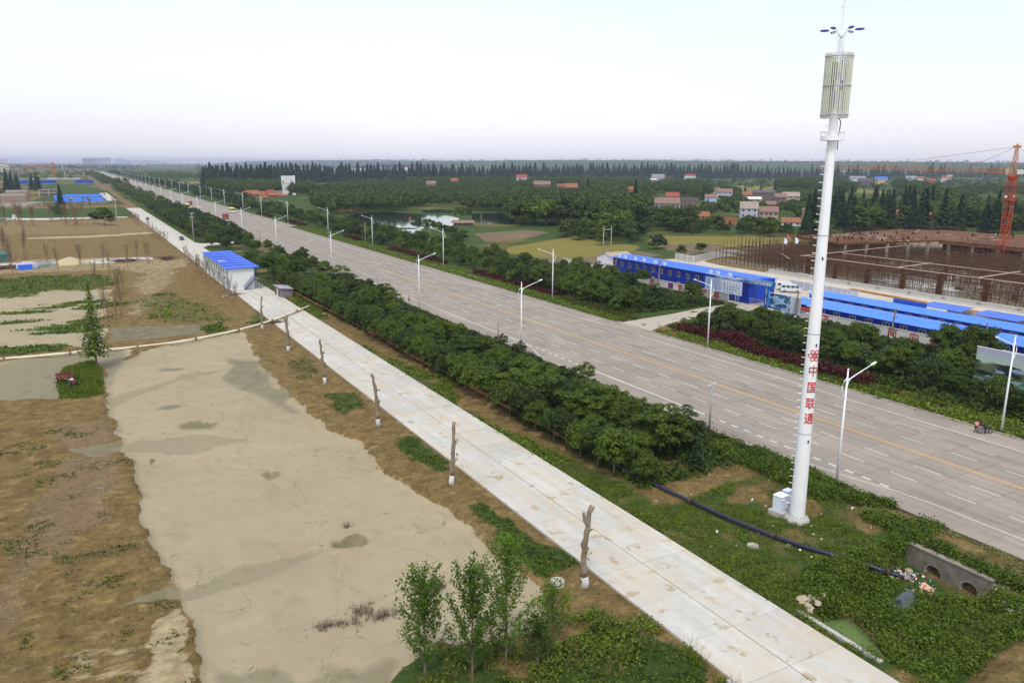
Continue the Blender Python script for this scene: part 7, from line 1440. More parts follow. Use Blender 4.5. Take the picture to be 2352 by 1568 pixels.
pts=[(q.uniform(46,66),350+i*.9+q.uniform(-2,2)) for i in range(290)]; clump_stuff('distant_tree_belt','tree belt left of the highway beyond the dirt crossing, one green mass',pts,[q.uniform(4.8,6.8) for _ in pts],LD,15,110,.75)
pts=[(q.uniform(107,135),650+i*3.5+q.uniform(-2,2)) for i in range(600)]; clump_stuff('distant_tree_belt','far end of the tree belt right of the highway, one green mass',pts,[q.uniform(6,9) for _ in pts],LD,6,45,1.3)
# red hedges, roses
def hedge(name,lab,segs,hgt,mat,seed,cat,dens=26,wd=1.1,size=.2,per=9):
    rs=np.random.RandomState(seed); P=[]
    for (xa,ya),(xb,yb) in segs:
        L=math.hypot(xb-xa,yb-ya); n=int(L*dens); f=rs.uniform(0,1,n); P.append(np.stack([xa+(xb-xa)*f+rs.normal(size=n)*wd*.5,ya+(yb-ya)*f+rs.normal(size=n)*.2],1))
    P=np.concatenate(P); x,y=P[:,0],P[:,1]; z=GZ(x,y); hh=hgt*(.6+.7*vn(y*.45,x*.5,seed)); C=np.repeat(np.stack([x,y,z],1),per,0)+rs.normal(size=(len(x)*per,3))*np.array([.25,.25,0]); C[:,2]+=np.repeat(hh,per)*rs.uniform(.15,1,len(C)); V_,F2=quads(C,rs.normal(size=C.shape)+np.array([0,0,.7]),size,rs); tag(link(name,nmesh(name,V_,F2,mat)),lab,cat,kind='stuff')
hedge('red_hedge','dark red-leaved hedge along the right verge before the side road',[((107.4,121),(105.2,100)),((105.2,100),(104.8,82)),((104.9,82),(104.9,75))],1.35,LR,1,'hedge',34,1.9,.24,11)
hedge('red_hedge','red-leaved hedge along the right verge beyond the side road',[((106.4,166),(106.6,215)),((107.5,240),(107.6,290)),((108,330),(108,350)),((108,420),(108,460)),((108,500),(108,540)),((108,590),(108,640))],1.2,LR,2,'hedge',16,1.6,.3,8)
hedge('rose_bed','bed of red roses on the right verge beside the second lamp',[((104.3,133),(105.2,163))],.75,LD,3,'flower bed',20,1.6,.2,7); hedge('rose_blooms','red rose blooms on the right verge beside the second lamp',[((104.3,133),(105.2,163))],.95,BLOOM,4,'flowers',8,1.6,.13,2)
hedge('rose_bed','sparse roses along the right kerb near the motorcycle',[((103,82),(104,62))],.6,LD,5,'flower bed',10,1.6,.2,6); hedge('rose_blooms','red blooms along the right kerb near the motorcycle',[((103,82),(104,62))],.75,BLOOM,6,'flowers',4,1.4,.12,2)
hedge('rose_bed','bed of roses and weeds along the left edge of the highway',[((66.6,128),(66.9,158)),((67.2,75),(67.5,60))],.6,LF,7,'flower bed',16,1.5,.17,7); hedge('rose_blooms','red and dark blooms along the left edge of the highway',[((66.6,128),(66.9,158)),((67.4,73),(67.6,62))],.85,BLOOM,8,'flowers',6,1.5,.11,2)
hedge('verge_hedge','low clipped green hedge on the left verge under the lamps',[((65.8,90),(66.2,128)),((65.6,160),(65.8,212))],1.,LF,9,'hedge',18,1.8,.22,8)
# ================================================================ CONIFERS, WOODS
G7='pointed conifers in the row left of the white tower house'
def conrow(px0,px1,yb0,yb1,yt,n,lab,grp,protos_,jit=.25,dj=6.):
    for i in range(n):
        f=(i+q.uniform(-jit,jit))/(n-1); px=px0+(px1-px0)*f; x,y=S(px,yb0+(yb1-yb0)*f+q.uniform(-dj,dj)*.3); zc=depth(x,y); P=protos_[i%len(protos_)]; top=yt if not hasattr(yt,'__len__') else yt[0]+(yt[1]-yt[0])*f
        yh=(376.4+.006*(px/1.7415-1176))*1.7415; H=33+(yh-top+q.choice([q.uniform(-7,6),q.uniform(-22,-4)]))*zc/1800/1.7415; base=28 if P in T_METAF else 20
        belt(P,x,y,min(H,41)/base*q.uniform(.93,1.05),lab,grp)
conrow(826,1400,732,730,656,26,'tall pointed conifer in the second row behind the white tower house',G7,T_METAF); conrow(822,1080,742,748,655,15,'tall pointed conifer in the row left of the white tower house',G7,T_METAF); conrow(1085,1500,728,726,652,26,'tall pointed conifer in the row behind the white tower house',G7,T_METAF); 
G8='pointed conifers of the long skyline row'
conrow(1500,2050,722,722,650,34,'tall pointed conifer in the long skyline row before the terraces',G8,T_METAF); conrow(2050,2950,716,712,656,68,'tall pointed conifer in the long skyline row above the village',G8,T_METAF); conrow(1500,3000,705,700,655,64,'slim pointed conifer in the rear skyline row',G8,T_METAF,.6,20); conrow(2950,4090,712,708,662,70,'tall pointed conifer in the skyline row behind the crane jib',G8,T_METAF)
G9='dark conifers of the grove behind the building site'
for i in range(46):
    px=3330+q.uniform(0,400) if i<34 else q.choice([q.uniform(3760,3830),q.uniform(3890,4090),3200+q.uniform(0,100)]); py=915+q.uniform(-62,20) if i<34 else 930+q.uniform(-15,15); x,y=S(px,py); belt(T_META[i%4],x,y,q.uniform(.78,1.12),'dark conifer in the dense grove behind the building site',G9)
for px,py,s,l in ((2813,800,.8,'single conifer left of the lilac gabled house'),(2980,775,.6,'small conifer by the yellow field'),(3042,772,.6,'one of two small conifers behind the orange roof'),(2350,800,1.0,'conifer rising from the middle of the dark wood'),(2540,835,1.1,'tall conifer at the right part of the dark wood'),(3100,760,.7,'conifer right of the yellow field')): x,y=S(px,py); place(T_META[0],x,y,0,s,l)
for k,(px,py,s,l) in enumerate(((30,760,1.15,'dark conifer at the left edge, nearest'),(-15,765,1.3,'dark conifer cut by the left edge'),(48,752,1.0,'dark conifer right of the edge group'),(68,757,.9,'small dark conifer in the left group'),(128,748,.85,'bushy conifer left of the spoil heap'),(150,752,.95,'bluish conifer left of the spoil heap'),(160,757,.7,'low conifer left of the spoil heap'),(243,812,.75,'single conifer in the blue-roofed compound'),(73,745,.8,'conifer between the left group and the blue hoarding'))): x,y=S(px,py+8); place(T_META[k%4],x,y,0,s*1.1,l)
# woodland polygons in survey pixels: (polygon, spacing, height scale)
def fillpoly(poly,sp,fn,seed,pad=0):
    qq=random.Random(seed); xs_=[p[0] for p in poly]; ys_=[p[1] for p in poly]; X,Y_=np.meshgrid(np.arange(min(xs_),max(xs_),sp),np.arange(min(ys_),max(ys_),sp)); P=np.stack([X.ravel(),Y_.ravel()],1); P+=np.array([[qq.uniform(-.42,.42)*sp,qq.uniform(-.42,.42)*sp] for _ in range(len(P))]); k=sdf(P[:,0],P[:,1],poly)<0
    for x,y in P[k]: fn(float(x),float(y),qq)
WOODS=[];W=lambda poly,sp,h: WOODS.append((poly,sp,h))
W(PS((1255,845),(1310,862),(1430,858),(1560,850),(1660,838),(1690,815),(1660,775),(1560,745),(1450,742),(1330,760),(1260,790)),8,.95)
W(PS((2010,880),(2100,905),(2230,905),(2380,925),(2500,945),(2580,930),(2620,880),(2600,800),(2500,760),(2300,745),(2150,745),(2050,775),(2000,815)),8.5,1.2)
W(PS((2200,955),(2330,965),(2480,980),(2560,965),(2560,935),(2400,930),(2230,930)),7.5,.7)
W(PS((1690,800),(1760,800),(1900,780),(2030,770),(2050,745),(1900,728),(1650,735),(1600,760)),11,1.05)
W(PS((2600,890),(2680,925),(2800,935),(2860,925),(2860,890),(2800,850),(2700,860),(2640,845)),7.5,.9); W(PS((2960,925),(3030,945),(3150,950),(3300,945),(3280,905),(3160,900),(3060,905)),7.,.95)
W(PS((2640,770),(2780,800),(2850,785),(2800,745),(2660,740)),9,1.1); W(PS((2870,800),(2960,830),(2950,780),(2900,770)),8,.9)
W(PS((3310,945),(3500,925),(3800,905),(4100,930),(4300,900),(4300,860),(3800,860),(3500,900)),7.5,1.0)
W(PS((3105,760),(3200,765),(3420,775),(3420,745),(3200,738),(3110,742)),10,1.25); W(PS((3570,760),(3680,780),(3740,790),(3740,750),(3600,745)),9,1.3); W(PS((3750,845),(3830,835),(3830,805),(3760,800)),8,1.3)
W(PS((860,770),(1000,790),(1250,800),(1250,755),(1080,742),(830,745)),11,1.1); W(PS((3160,870),(3280,905),(3420,905),(3420,860),(3280,850)),8,.9)
W(PS((2640,928),(2700,936),(3060,938),(3120,938),(3200,942),(3200,925),(2950,905),(2700,912)),8,.6)
W(PS((2700,870),(2950,870),(3200,865),(3330,850),(3330,800),(3150,790),(2950,800),(2860,830),(2700,840)),13,.75)
W(PS((2000,760),(2640,775),(2700,745),(2500,728),(2000,728)),14,1.0); W(PS((3300,880),(4300,870),(4300,845),(3700,850),(3300,850)),10,1.05)
W(PS((1850,842),(2020,848),(2040,835),(1900,822),(1840,830)),7,.9); W(PS((1660,830),(1850,826),(2000,815),(2030,770),(1700,780)),11,.8); W(PS((3560,800),(3740,812),(3900,800),(3860,770),(3600,775)),16,.8)
W(PS((3820,795),(4250,795),(4250,760),(3850,760)),22,1.1); W(PS((1240,820),(1400,840),(1600,835),(1680,800),(1250,800)),10,.8)
HB_=[(*S((l+r)/2,b_-2),(r-l)*depth(*S((l+r)/2,b_))/1800/1.7415*.55+4) for l,r,b_,e in HL]
tot=0; over=[]
allw=[]
for i,(poly,sp,h) in enumerate(WOODS): fillpoly(poly,sp,lambda x,y,qq,h=h:allw.append((depth(x,y),x,y,h*qq.uniform(.72,1.15))),i)
allw.sort(); G10='broadleaf trees of the village woods'
for i,(d,x,y,h) in enumerate(allw):
    if gz(x,y)<-1.: continue
    if hides(x,y,h*11,h*4.2): h*=.38
    if hides(x,y,h*11,h*4.2): continue
    if any((x-a[0])**2+(y-a[1])**2<a[2]**2 for a in HB_): continue
    if i<292: belt(T_WOOD[q.randrange(5)],x,y,h,'dark broadleaf tree in the woods around pond and village',G10)
    else: over.append((x,y,h*11))
clump_stuff('woodland','dark broadleaf woods around pond and village, one mass beyond the nearest trees',[(a,b_) for a,b_,_ in over],[c_ for *_,c_ in over],LD,9,190,1.15)
print('woods',len(allw),len(over))
# bushes on field edges
for k,(px,py,s,l) in enumerate(((2405,975,2.2,'round bush in front of the wood left of the twin poles'),(2650,985,1.6,'left bush at the corner of the ploughed plot'),(2622,990,2.4,'taller bush at the corner of the ploughed plot'),(2725,1010,1.5,'dark round bush in the middle of the ploughed plot'),(2802,1005,1.7,'dark bush at the right of the ploughed plot'),(2095,900,2.4,'large round bush at the pond edge'),(2636,965,1.6,'small bush at the field corner by the wood'))): x,y=S(px,py+6); place(T_BUSH[k%4],x,y,0,s,l)
for k in range(16): x,y=S(1660+k*13+q.uniform(-5,5),880+k*5.5); place(T_BUSH[k%4],x,y,None,q.uniform(1.,2.2),'shrub on the pond bank','shrubs on the pond bank')
for px,py,s,l in ((1840,885,1.5,'light green willow-like tree at the right pond edge'),(1870,880,1.3,'second light green tree at the right pond edge')): x,y=S(px,py+5); place(T_BROAD[3],x,y,0,s,l)
# hazy bands
def band(name,lab,px0,px1,py0,py1,n,h0,h1,mat,seed,per=26,size=3.,cone=False,wide=.5,maxd=9000,cat='trees'):
    rs=random.Random(seed); P=[];Hs=[]
    for i in range(n):
        px=rs.uniform(px0,px1); yh=(376.4+.006*(px/1.7415-1176))*1.7415; py=yh+rs.uniform(py0,py1); x,y=S(px,py)
        if 40<x<140 and y<3000: continue
        P.append((x,y)); Hs.append(rs.uniform(h0,h1))
    clump_stuff(name,lab,P,Hs,mat,seed,per,size,cat,wide,cone)
band('far_woods','hazy belt of woods across the plain beyond the village',780,4300,16,50,1500,8,16,LD,1,30,2.6)
band('far_woods','hazy strip of trees just below the horizon right of the road',560,4300,6,16,1500,10,18,LD,2,16,6.)
band('far_woods','hazy trees at the foot of the distant hills',560,4300,2.5,6,1200,14,24,LD,3,12,12.)
band('far_woods','hazy woods left of the highway far away',-300,560,8,34,520,8,15,LD,4,26,3.)
band('far_woods','faint tree line at the left horizon',-300,700,3,8,600,12,22,LD,5,14,8.)
band('far_woods','green tree patches on the far-left plain',-200,480,34,80,240,6,12,LF,7,40,1.7)
band('far_woods','green thickets beyond the right roadside belt',470,830,46,78,260,7,12,LF,8,40,1.6)
band('far_woods','mixed woods filling the plain between the far village houses',2750,4300,42,100,420,7,12,LD,9,50,1.5,wide=.5)
band('far_woods','thin woods and hedgerows in front of the long conifer row',800,2700,52,76,420,6,11,LF,10,50,1.5,wide=.5)
# ================================================================ HAZE
hb=MB().box(-6000,15000,-200,15500,-8,78).build('haze',[]); hb['kind']='stuff'; tag(hb,'thin bluish-grey haze over the whole plain','haze',kind='stuff')
hm=bpy.data.materials.new('haze'); hm.use_nodes=True; nt=hm.node_tree; nt.nodes.clear(); pv=N(nt,'ShaderNodeVolumePrincipled'); pv.inputs['Density'].default_value=HAZE_D; pv.inputs['Color'].default_value=(.66,.71,.92,1); pv.inputs['Anisotropy'].default_value=.1; ou=N(nt,'ShaderNodeOutputMaterial'); nt.links.new(pv.outputs[0],ou.inputs['Volume']); hb.data.materials.clear(); hb.data.materials.append(hm); hb.display_type='WIRE'
# ================================================================ PEOPLE
SKIN=M('skin',(.45,.27,.19),.06,4,.6); HAIR=M('black_hair',(.012,.01,.01),.2,8,.5)
CL={n:M('cloth_'+n,c,.1,5,.9) for n,c in (('pink',(.72,.30,.26)),('black',(.012,.012,.016)),('navy',(.02,.03,.09)),('white',(.6,.6,.62)),('grey',(.16,.16,.18)),('purple',(.22,.02,.16)),('red',(.4,.04,.04)),('blue',(.03,.08,.3)))}
def skin_mesh(name,verts,edges,rad,mat,sub=1,root=0):
    me=bpy.data.meshes.new(name); me.from_pydata(verts,edges,[]); o=bpy.data.objects.new(name,me); TMPS.collection.objects.link(o); m_=o.modifiers.new('s','SKIN'); m_.use_smooth_shade=True
    for i,r in enumerate(rad): me.skin_vertices[0].data[i].radius=(r,r) if not hasattr(r,'__len__') else r
    me.skin_vertices[0].data[root].use_root=True; s=o.modifiers.new('u','SUBSURF'); s.levels=sub; s.render_levels=sub
    dg=tdg(); r=bpy.data.meshes.new_from_object(o.evaluated_get(dg)); bpy.data.objects.remove(o); r.name=name; r.materials.clear(); r.materials.append(mat); return r
POSES={'stand':dict(hip=(0,0,.92),ch=(0,.02,1.25),nk=(0,.03,1.43),hd=(0,.05,1.58),kL=(.10,.03,.50),fL=(.11,-.02,.07),kR=(-.10,.03,.50),fR=(-.12,.0,.07),eL=(.24,-.02,1.12),wL=(.25,.08,.88),eR=(-.24,-.02,1.12),wR=(-.25,.08,.88)),
 'walk':dict(hip=(0,0,.90),ch=(0,.03,1.24),nk=(0,.05,1.42),hd=(0,.08,1.57),kL=(.09,.20,.50),fL=(.10,.30,.08),kR=(-.09,-.02,.48),fR=(-.10,-.32,.12),eL=(.23,-.12,1.12),wL=(.24,-.10,.90),eR=(-.23,.10,1.13),wR=(-.24,.28,.96)),
 'bend':dict(hip=(0,0,.86),ch=(0,.28,1.12),nk=(0,.46,1.22),hd=(0,.60,1.28),kL=(.12,.10,.47),fL=(.14,-.05,.07),kR=(-.12,.06,.47),fR=(-.15,.12,.07),eL=(.22,.48,.92),wL=(.16,.66,.80),eR=(-.22,.46,.92),wR=(-.16,.68,.82)),
 'ride':dict(hip=(0,-.05,.80),ch=(0,.08,1.10),nk=(0,.14,1.28),hd=(0,.18,1.43),kL=(.20,.34,.66),fL=(.18,.22,.30),kR=(-.20,.34,.66),fR=(-.18,.22,.30),eL=(.27,.28,1.03),wL=(.25,.52,.98),eR=(-.27,.28,1.03),wR=(-.25,.52,.98))}
def person(x,y,z,rz,pose,top,bottom,lab,hat=None,hair=True,parent=None,s=1.,detail=True):
    p=POSES[pose]; t=thing('person',lab,'person',(x,y,z),rz); t.scale=(s,s,s); V=lambda k:Vector(p[k])
    sL=V('nk')+Vector((.17,0,-.06)); sR=V('nk')+Vector((-.17,0,-.06)); hL=V('hip')+Vector((.09,0,-.04)); hR=V('hip')+Vector((-.09,0,-.04)); ld=lambda a:a+Vector((0,.14,-.03))
    vs=[V('hip'),V('ch'),V('nk'),V('hd'),V('hd')+Vector((0,.0,.11)),sL,V('eL'),V('wL'),V('wL')+(V('wL')-V('eL'))*.28,sR,V('eR'),V('wR'),V('wR')+(V('wR')-V('eR'))*.28,hL,V('kL'),V('fL'),ld(V('fL')),hR,V('kR'),V('fR'),ld(V('fR'))]
    ed=[(0,1),(1,2),(2,3),(3,4),(2,5),(5,6),(6,7),(7,8),(2,9),(9,10),(10,11),(11,12),(0,13),(13,14),(14,15),(15,16),(0,17),(17,18),(18,19),(19,20)]
    ra=[(.13,.10),(.15,.10),.05,.085,.07,.055,.04,.03,.035,.055,.04,.03,.035,.085,.055,.04,.035,.085,.055,.04,.035]
    link('body',skin_mesh('body',vs,ed,ra,SKIN,1),t)
    # shirt and trousers over the body
    a=[0,1,2,5,6,9,10]; mp={k:i for i,k in enumerate(a)}; e2=[(0,1),(1,2),(2,5),(5,6),(2,9),(9,10)]
    link('shirt',skin_mesh('shirt',[vs[k] for k in a],[(mp[i],mp[j]) for i,j in e2],[(.155,.125),(.18,.125),.06,.075,.06,.075,.06],CL[top],1),t)
    a=[0,13,14,15,17,18,19]; mp={k:i for i,k in enumerate(a)}; e2=[(0,13),(13,14),(14,15),(0,17),(17,18),(18,19)]
    link('trousers',skin_mesh('trousers',[vs[k] for k in a],[(mp[i],mp[j]) for i,j in e2],[(.15,.12),.10,.075,.06,.10,.075,.06],CL[bottom],1),t)
    hd=V('hd'); 
    if hair: MB().blob((hd.x,hd.y-.03,hd.z+.055),(.105,.115,.115),3,10,6,.03).build('hair',HAIR,t,smooth=True)
    if hat: MB().lathe([(.15,hd.z+.06),(.13,hd.z+.13),(.08,hd.z+.19),(.01,hd.z+.2)],10,(hd.x,hd.y)).build('helmet',hat,t,smooth=True)
    if detail:
        f=MB(); f.blob((hd.x,hd.y+.098,hd.z+.01),(.014,.022,.02),1,6,4,0); f.blob((hd.x-.032,hd.y+.085,hd.z+.035),(.012,.008,.008),1,6,4,0); f.blob((hd.x+.032,hd.y+.085,hd.z+.035),(.012,.008,.008),1,6,4,0); f.build('face',SKIN,t)
    return t
# ================================================================ VEHICLES (front faces +Y)
TYRE=M('tyre',(.02,.02,.022),.2,5,.85); RIM=M('wheel_rim',(.35,.36,.38),.1,4,.4,metal=.6); LITE=M('headlight',(.7,.7,.68),.05,5,.15); TAIL=M('tail_light',(.4,.01,.01),.05,5,.3); PLT=M('number_plate',(.5,.36,.05),.1,3,.5)
def wheel(par,x,y,r,w_=.24):
    me=MB().lathe([(r*.55,-w_/2),(r,-w_/2+.03),(r,w_/2-.03),(r*.55,w_/2)],14).mesh('wheel',TYRE); o=link('wheel',me,par,(x,y,r)); o.rotation_euler=(0,PI/2,0)
    me=MB().lathe([(r*.54,-w_/2-.005),(r*.54,w_/2+.005)],10).mesh('rim',RIM); link('rim',me,o)
def truck(lab):
    red=M('truck_red',(.42,.035,.02),.12,1,.5,dirt=.15); bedm=M('truck_bed_red',(.34,.06,.04),.2,1,.7,dirt=.4); t=thing('dump_truck',lab,'truck',(0,0,-500))
    MB().prism([(2.6,.65),(4.3,.65),(4.35,1.9),(4.15,2.95),(2.6,2.95)],-1.22,1.22,'x').build('cab',red,t); MB().add([(-1.1,4.37,1.95),(1.1,4.37,1.95),(1.05,4.20,2.75),(-1.05,4.20,2.75)],[(0,1,2,3)]).build('windscreen',GLASSD,t)
    for s_ in (-1,1): MB().box(s_*1.225-.005,s_*1.225+.005,3.1,3.95,1.95,2.65).build('side_window',GLASSD,t); MB().box(s_*1.3-.07,s_*1.3+.07,4.2,4.3,1.9,2.5).build('mirror',BLACK,t); MB().box(s_*.85-.2,s_*.85+.2,4.34,4.39,.85,1.1).build('headlight',LITE,t)
    MB().box(-1.2,1.2,4.32,4.45,.45,.8).build('bumper',red,t); MB().box(-.25,.25,4.451,4.46,.55,.7).build('number_plate',PLT,t); MB().box(-.8,.8,4.355,4.375,1.25,1.6).build('grille',BLACK,t); MB().prism([(3.3,2.953),(4.1,2.953),(3.4,3.35),(3.3,3.35)],-1.1,1.1,'x').build('wind_deflector',red,t)
    b=MB(); b.box(-1.22,1.22,-4.2,2.4,1.2,1.35); 
    for s_ in (-1,1): b.box(s_*1.22-.06,s_*1.22+.06,-4.2,2.4,1.352,2.75)
    b.box(-1.16,1.16,2.3,2.42,1.352,3.0).box(-1.16,1.16,-4.22,-4.12,1.352,2.7)
    for s_ in (-1,1):
        for k in range(7): b.box(s_*1.32-.04,s_*1.32+.04,-4.1+k*1.05,-3.98+k*1.05,1.3,2.7)
    b.build('tipper_body',bedm,t); MB().box(-.5,.5,-4.,4.,.7,1.15).build('chassis',BLACK,t)
    for y in (3.4,1.7,-2.2,-3.5):
        for x in (-1.05,1.05): wheel(t,x,y,.5,.34)
    remember(t); return t
def bus(lab):
    yg=M('bus_yellow',(.60,.62,.10),.05,1,.35); wh=M('bus_white',(.72,.72,.72),.04,1,.35,dirt=.05); t=thing('city_bus',lab,'bus',(0,0,-500))
    MB().box(-1.25,1.25,-5.2,5.2,.35,1.45).build('lower_body',wh,t); MB().box(-1.24,1.24,-5.18,5.18,1.452,2.55).build('window_band',GLASSD,t); MB().prism([(-1.25,2.552),(1.25,2.552),(1.2,2.95),(1.0,3.05),(-1.0,3.05),(-1.2,2.95)],-5.2,5.2,'y').build('roof',yg,t)
    for s_ in (-1,1):
        for y in (-5.05,-2.6,0,2.6,5.05): MB().box(s_*1.25-.012,s_*1.25+.012,y-.13,y+.13,1.452,2.55).build('window_pillar',yg,t)
    MB().prism([(-3.6,3.052),(-2.2,3.052),(-2.2,3.45),(-3.2,3.45)],-.85,.85,'x').build('roof_pod',yg,t); MB().box(-.8,.8,0,2.4,3.052,3.35).build('roof_pod',yg,t)
    MB().box(-1.15,1.15,-5.215,-5.182,1.42,1.6).build('rear_band',yg,t); MB().box(-.9,.9,-5.22,-5.19,1.75,2.45).build('rear_window',GLASSD,t); MB().box(-1.2,1.2,5.182,5.215,2.4,2.55).build('destination_sign',BLACK,t)
    MB().box(-1.2,1.2,5.182,5.22,.5,1.15).build('front_panel',yg,t)
    for s_ in (-1,1): MB().box(s_*.95-.18,s_*.95+.18,-5.23,-5.2,.75,.98).build('tail_light',TAIL,t); MB().box(s_*.9-.18,s_*.9+.18,5.221,5.24,.65,.85).build('headlight',LITE,t)
    MB().box(-.25,.25,-5.23,-5.2,.5,.62).build('number_plate',PLT,t); MB().box(-1.1,1.1,-5.1,5.1,.2,.348).build('underbody',BLACK,t)
    for y in (3.,-3.):
        for x in (-1.1,1.1): wheel(t,x,y,.48,.3)
    remember(t); return t
def car(lab,c,name='car',cat='car',van=False):
    m_=M('car_paint_%g_%g'%(c[0],c[2]),c,.04,1,.25,spec=.6); t=thing(name,lab,cat,(0,0,-500)); 
    if van:
        MB().prism([(-2.4,.35),(2.3,.35),(2.35,.95),(1.9,1.15),(-2.4,1.15)],-.85,.85,'x').build('body',m_,t); MB().prism([(-2.38,1.152),(1.85,1.152),(1.2,1.7),(-2.3,1.7)],-.8,.8,'x').build('window_band',GLASSD,t); MB().prism([(-2.4,1.702),(1.2,1.702),(.9,1.95),(-2.3,1.95)],-.83,.83,'x').build('roof',m_,t)
        for s_ in (-1,1):
            for y in (-2.2,-1.2,-.1,.9): MB().box(s_*.815-.015,s_*.815+.015,y-.09,y+.09,1.152,1.7).build('window_pillar',m_,t)
    else:
        MB().prism([(-2.2,.3),(2.2,.3),(2.25,.62),(2.05,.8),(1.0,.92),(-1.7,.95),(-2.2,.85)],-.88,.88,'x').build('body',m_,t); g=MB(); P=[(-1.75,.952),(1.0,.922),(.3,1.38),(-1.1,1.40)]
        g.add([(-.84,a,b_) for a,b_ in P[:2]]+[(-.66,a,b_) for a,b_ in P[2:]]+[(.84,a,b_) for a,b_ in P[:2]]+[(.66,a,b_) for a,b_ in P[2:]],[(0,1,2,3),(4,5,6,7),(0,1,5,4),(1,2,6,5),(2,3,7,6),(3,0,4,7)]); g.build('windows',GLASSD,t); MB().prism([(-1.12,1.403),(.3,1.385),(.25,1.45),(-1.05,1.47)],-.65,.65,'x').build('roof',m_,t)
        for s_ in (-1,1): MB().obox((s_*.75,-.35,1.16),(.05,0,-.0),(0,.04,0),(-s_*.09,0,.22)).build('door_pillar',m_,t)
    f=2.26 if not van else 2.36; zc=.66 if not van else .75
    for s_ in (-1,1): MB().box(s_*.65-.17,s_*.65+.17,f-.05,f+.01,zc-.08,zc+.06).build('headlight',LITE,t); MB().box(s_*.7-.14,s_*.7+.14,-f-.05+(.0 if van else .05),-f+.1,zc-.02,zc+.14).build('tail_light',TAIL,t)
    MB().box(-.45,.45,f-.03,f+.008,.4,.5).build('grille',BLACK,t)
    for y in (1.4,-1.4):
        for x in (-.78,.78): wheel(t,x,y,.32,.2)
    remember(t); return t
def moto(lab,c=(.02,.02,.03),x=0,y=0,z=0,rz=0):
    pm=M('moto_paint_%g'%c[0],c,.05,2,.25,spec=.6); t=thing('motorcycle',lab,'motorcycle',(x,y,z),rz)
    for yy,nm_ in ((.68,'front_wheel'),(-.62,'rear_wheel')):
        me=MB().tube([(0,math.cos(2*PI*k/16)*.27,math.sin(2*PI*k/16)*.27) for k in range(17)],.055,6,False).mesh(nm_,TYRE,True); o=link(nm_,me,t,(0,yy,.32)); sp=MB()
        for k in range(5): a=PI*k/5; sp.tube([(0,math.cos(a)*.25,math.sin(a)*.25),(0,-math.cos(a)*.25,-math.sin(a)*.25)],.012,3)
        sp.build('spokes',RIM,o)
    MB().tube([(.07,.68,.32),(.06,.5,.75),(.05,.42,.98)],.022,5).tube([(-.07,.68,.32),(-.06,.5,.75),(-.05,.42,.98)],.022,5).build('fork',RIM,t); MB().tube([(-.36,.32,1.02),(-.1,.42,1.0),(.1,.42,1.0),(.36,.32,1.02)],.018,5).build('handlebar',RIM,t)
    MB().blob((0,.2,.78),(.15,.28,.13),2,10,6,0).build('fuel_tank',pm,t,smooth=True); MB().obox((0,-.32,.78),(.13,0,0),(0,.38,.02),(0,0,.05)).build('seat',BLACK,t); MB().obox((0,.05,.45),(.14,0,0),(0,.2,0),(0,0,.17)).build('engine',STEEL,t)
    MB().tube([(.13,.1,.35),(.16,-.3,.3),(.17,-.8,.38)],.045,6).build('exhaust',RIM,t); MB().blob((0,.52,.92),(.1,.09,.1),1,8,5,0).build('headlamp',LITE,t); MB().tube([(0,-.3,.5),(0,-.62,.32),(0,.1,.45),(0,.4,.75),(0,-.3,.72)],.03,5).build('frame',BLACK,t)
    MB().obox((0,-.85,.66),(.09,0,0),(0,.08,-.03),(0,0,.03)).build('mudguard',pm,t); MB().box(-.1,.1,-.97,-.95,.48,.62).build('number_plate',PLT,t); return t
TRK=truck('red dump truck driving towards the viewer, nearer of the two'); place(TRK,80.3,497,PI,1.,None,'dump trucks on the highway',z=.04); place(TRK,82.2,669,PI,1.,'red dump truck further back beside the yellow bus','dump trucks on the highway',z=.04)
BUS=bus('yellow and white bus driving away, in the right lane ahead of the nearer truck'); place(BUS,94.2,557,0,1.05,None,'city buses on the highway',z=.04); place(BUS,74.4,622,PI,1.05,'yellow bus coming towards the viewer behind a street lamp','city buses on the highway',z=.04); place(BUS,93.5,1700,0,1.,'tiny far yellow bus near the vanishing lamps','city buses on the highway',z=.04)
def carat(px,py,rz,lab,c,van=False,z=.04,grp=None,name='car',cat='car',s=1.):
    x,y=S(px,py); t=car(lab,c,name,cat,van); USED.add(t.name); t.location=(x,y,z); t.rotation_euler=(0,0,rz); t.scale=(s,)*3
    if grp: t['group']=grp
    return t
CARS='cars on the highway and paths'
carat(672,800,PI,'silver-blue car coming along the left lane far away',(.25,.30,.42),False,.04,CARS); carat(796,846,PI,'blue three-wheeled vehicle half hidden by a lamp post',(.05,.10,.32),True,.04,CARS); carat(591,880,PI-.1,'dark sedan parked across the far path',(.03,.03,.05),False,.1,CARS); carat(727,960,PI,'dark parked car on the path above the blue-roofed cabin',(.025,.022,.05),False,.1,CARS)
for px,py,c,l,rz in ((464,714,(.4,.05,.03),'tiny red car far down the highway',PI),(505,728,(.6,.35,.02),'tiny orange taxi far down the highway',PI),(428,707,(.6,.6,.62),'tiny white car far down the highway',0),(392,690,(.5,.5,.55),'tiny pale car near the vanishing point',0),(410,695,(.1,.1,.15),'tiny dark car near the vanishing point',PI),(418,781,(.4,.05,.04),'small red vehicle on the far concrete yard',0),(503,796,(.02,.02,.2),'dark blue vehicle beside the left belt',.4)): carat(px,py,rz,l,c,False,.05,CARS)
carat(3163,1171,-2.42,'white van with blue lower side parked behind the gate, nearer one',(.62,.63,.68),True,.17,'white vans parked in the yard','white_van','van',1.1); carat(3146,1162,-2.42,'white van parked behind the other one at the gate',(.66,.66,.68),True,.17,'white vans parked in the yard','white_van','van',1.1)
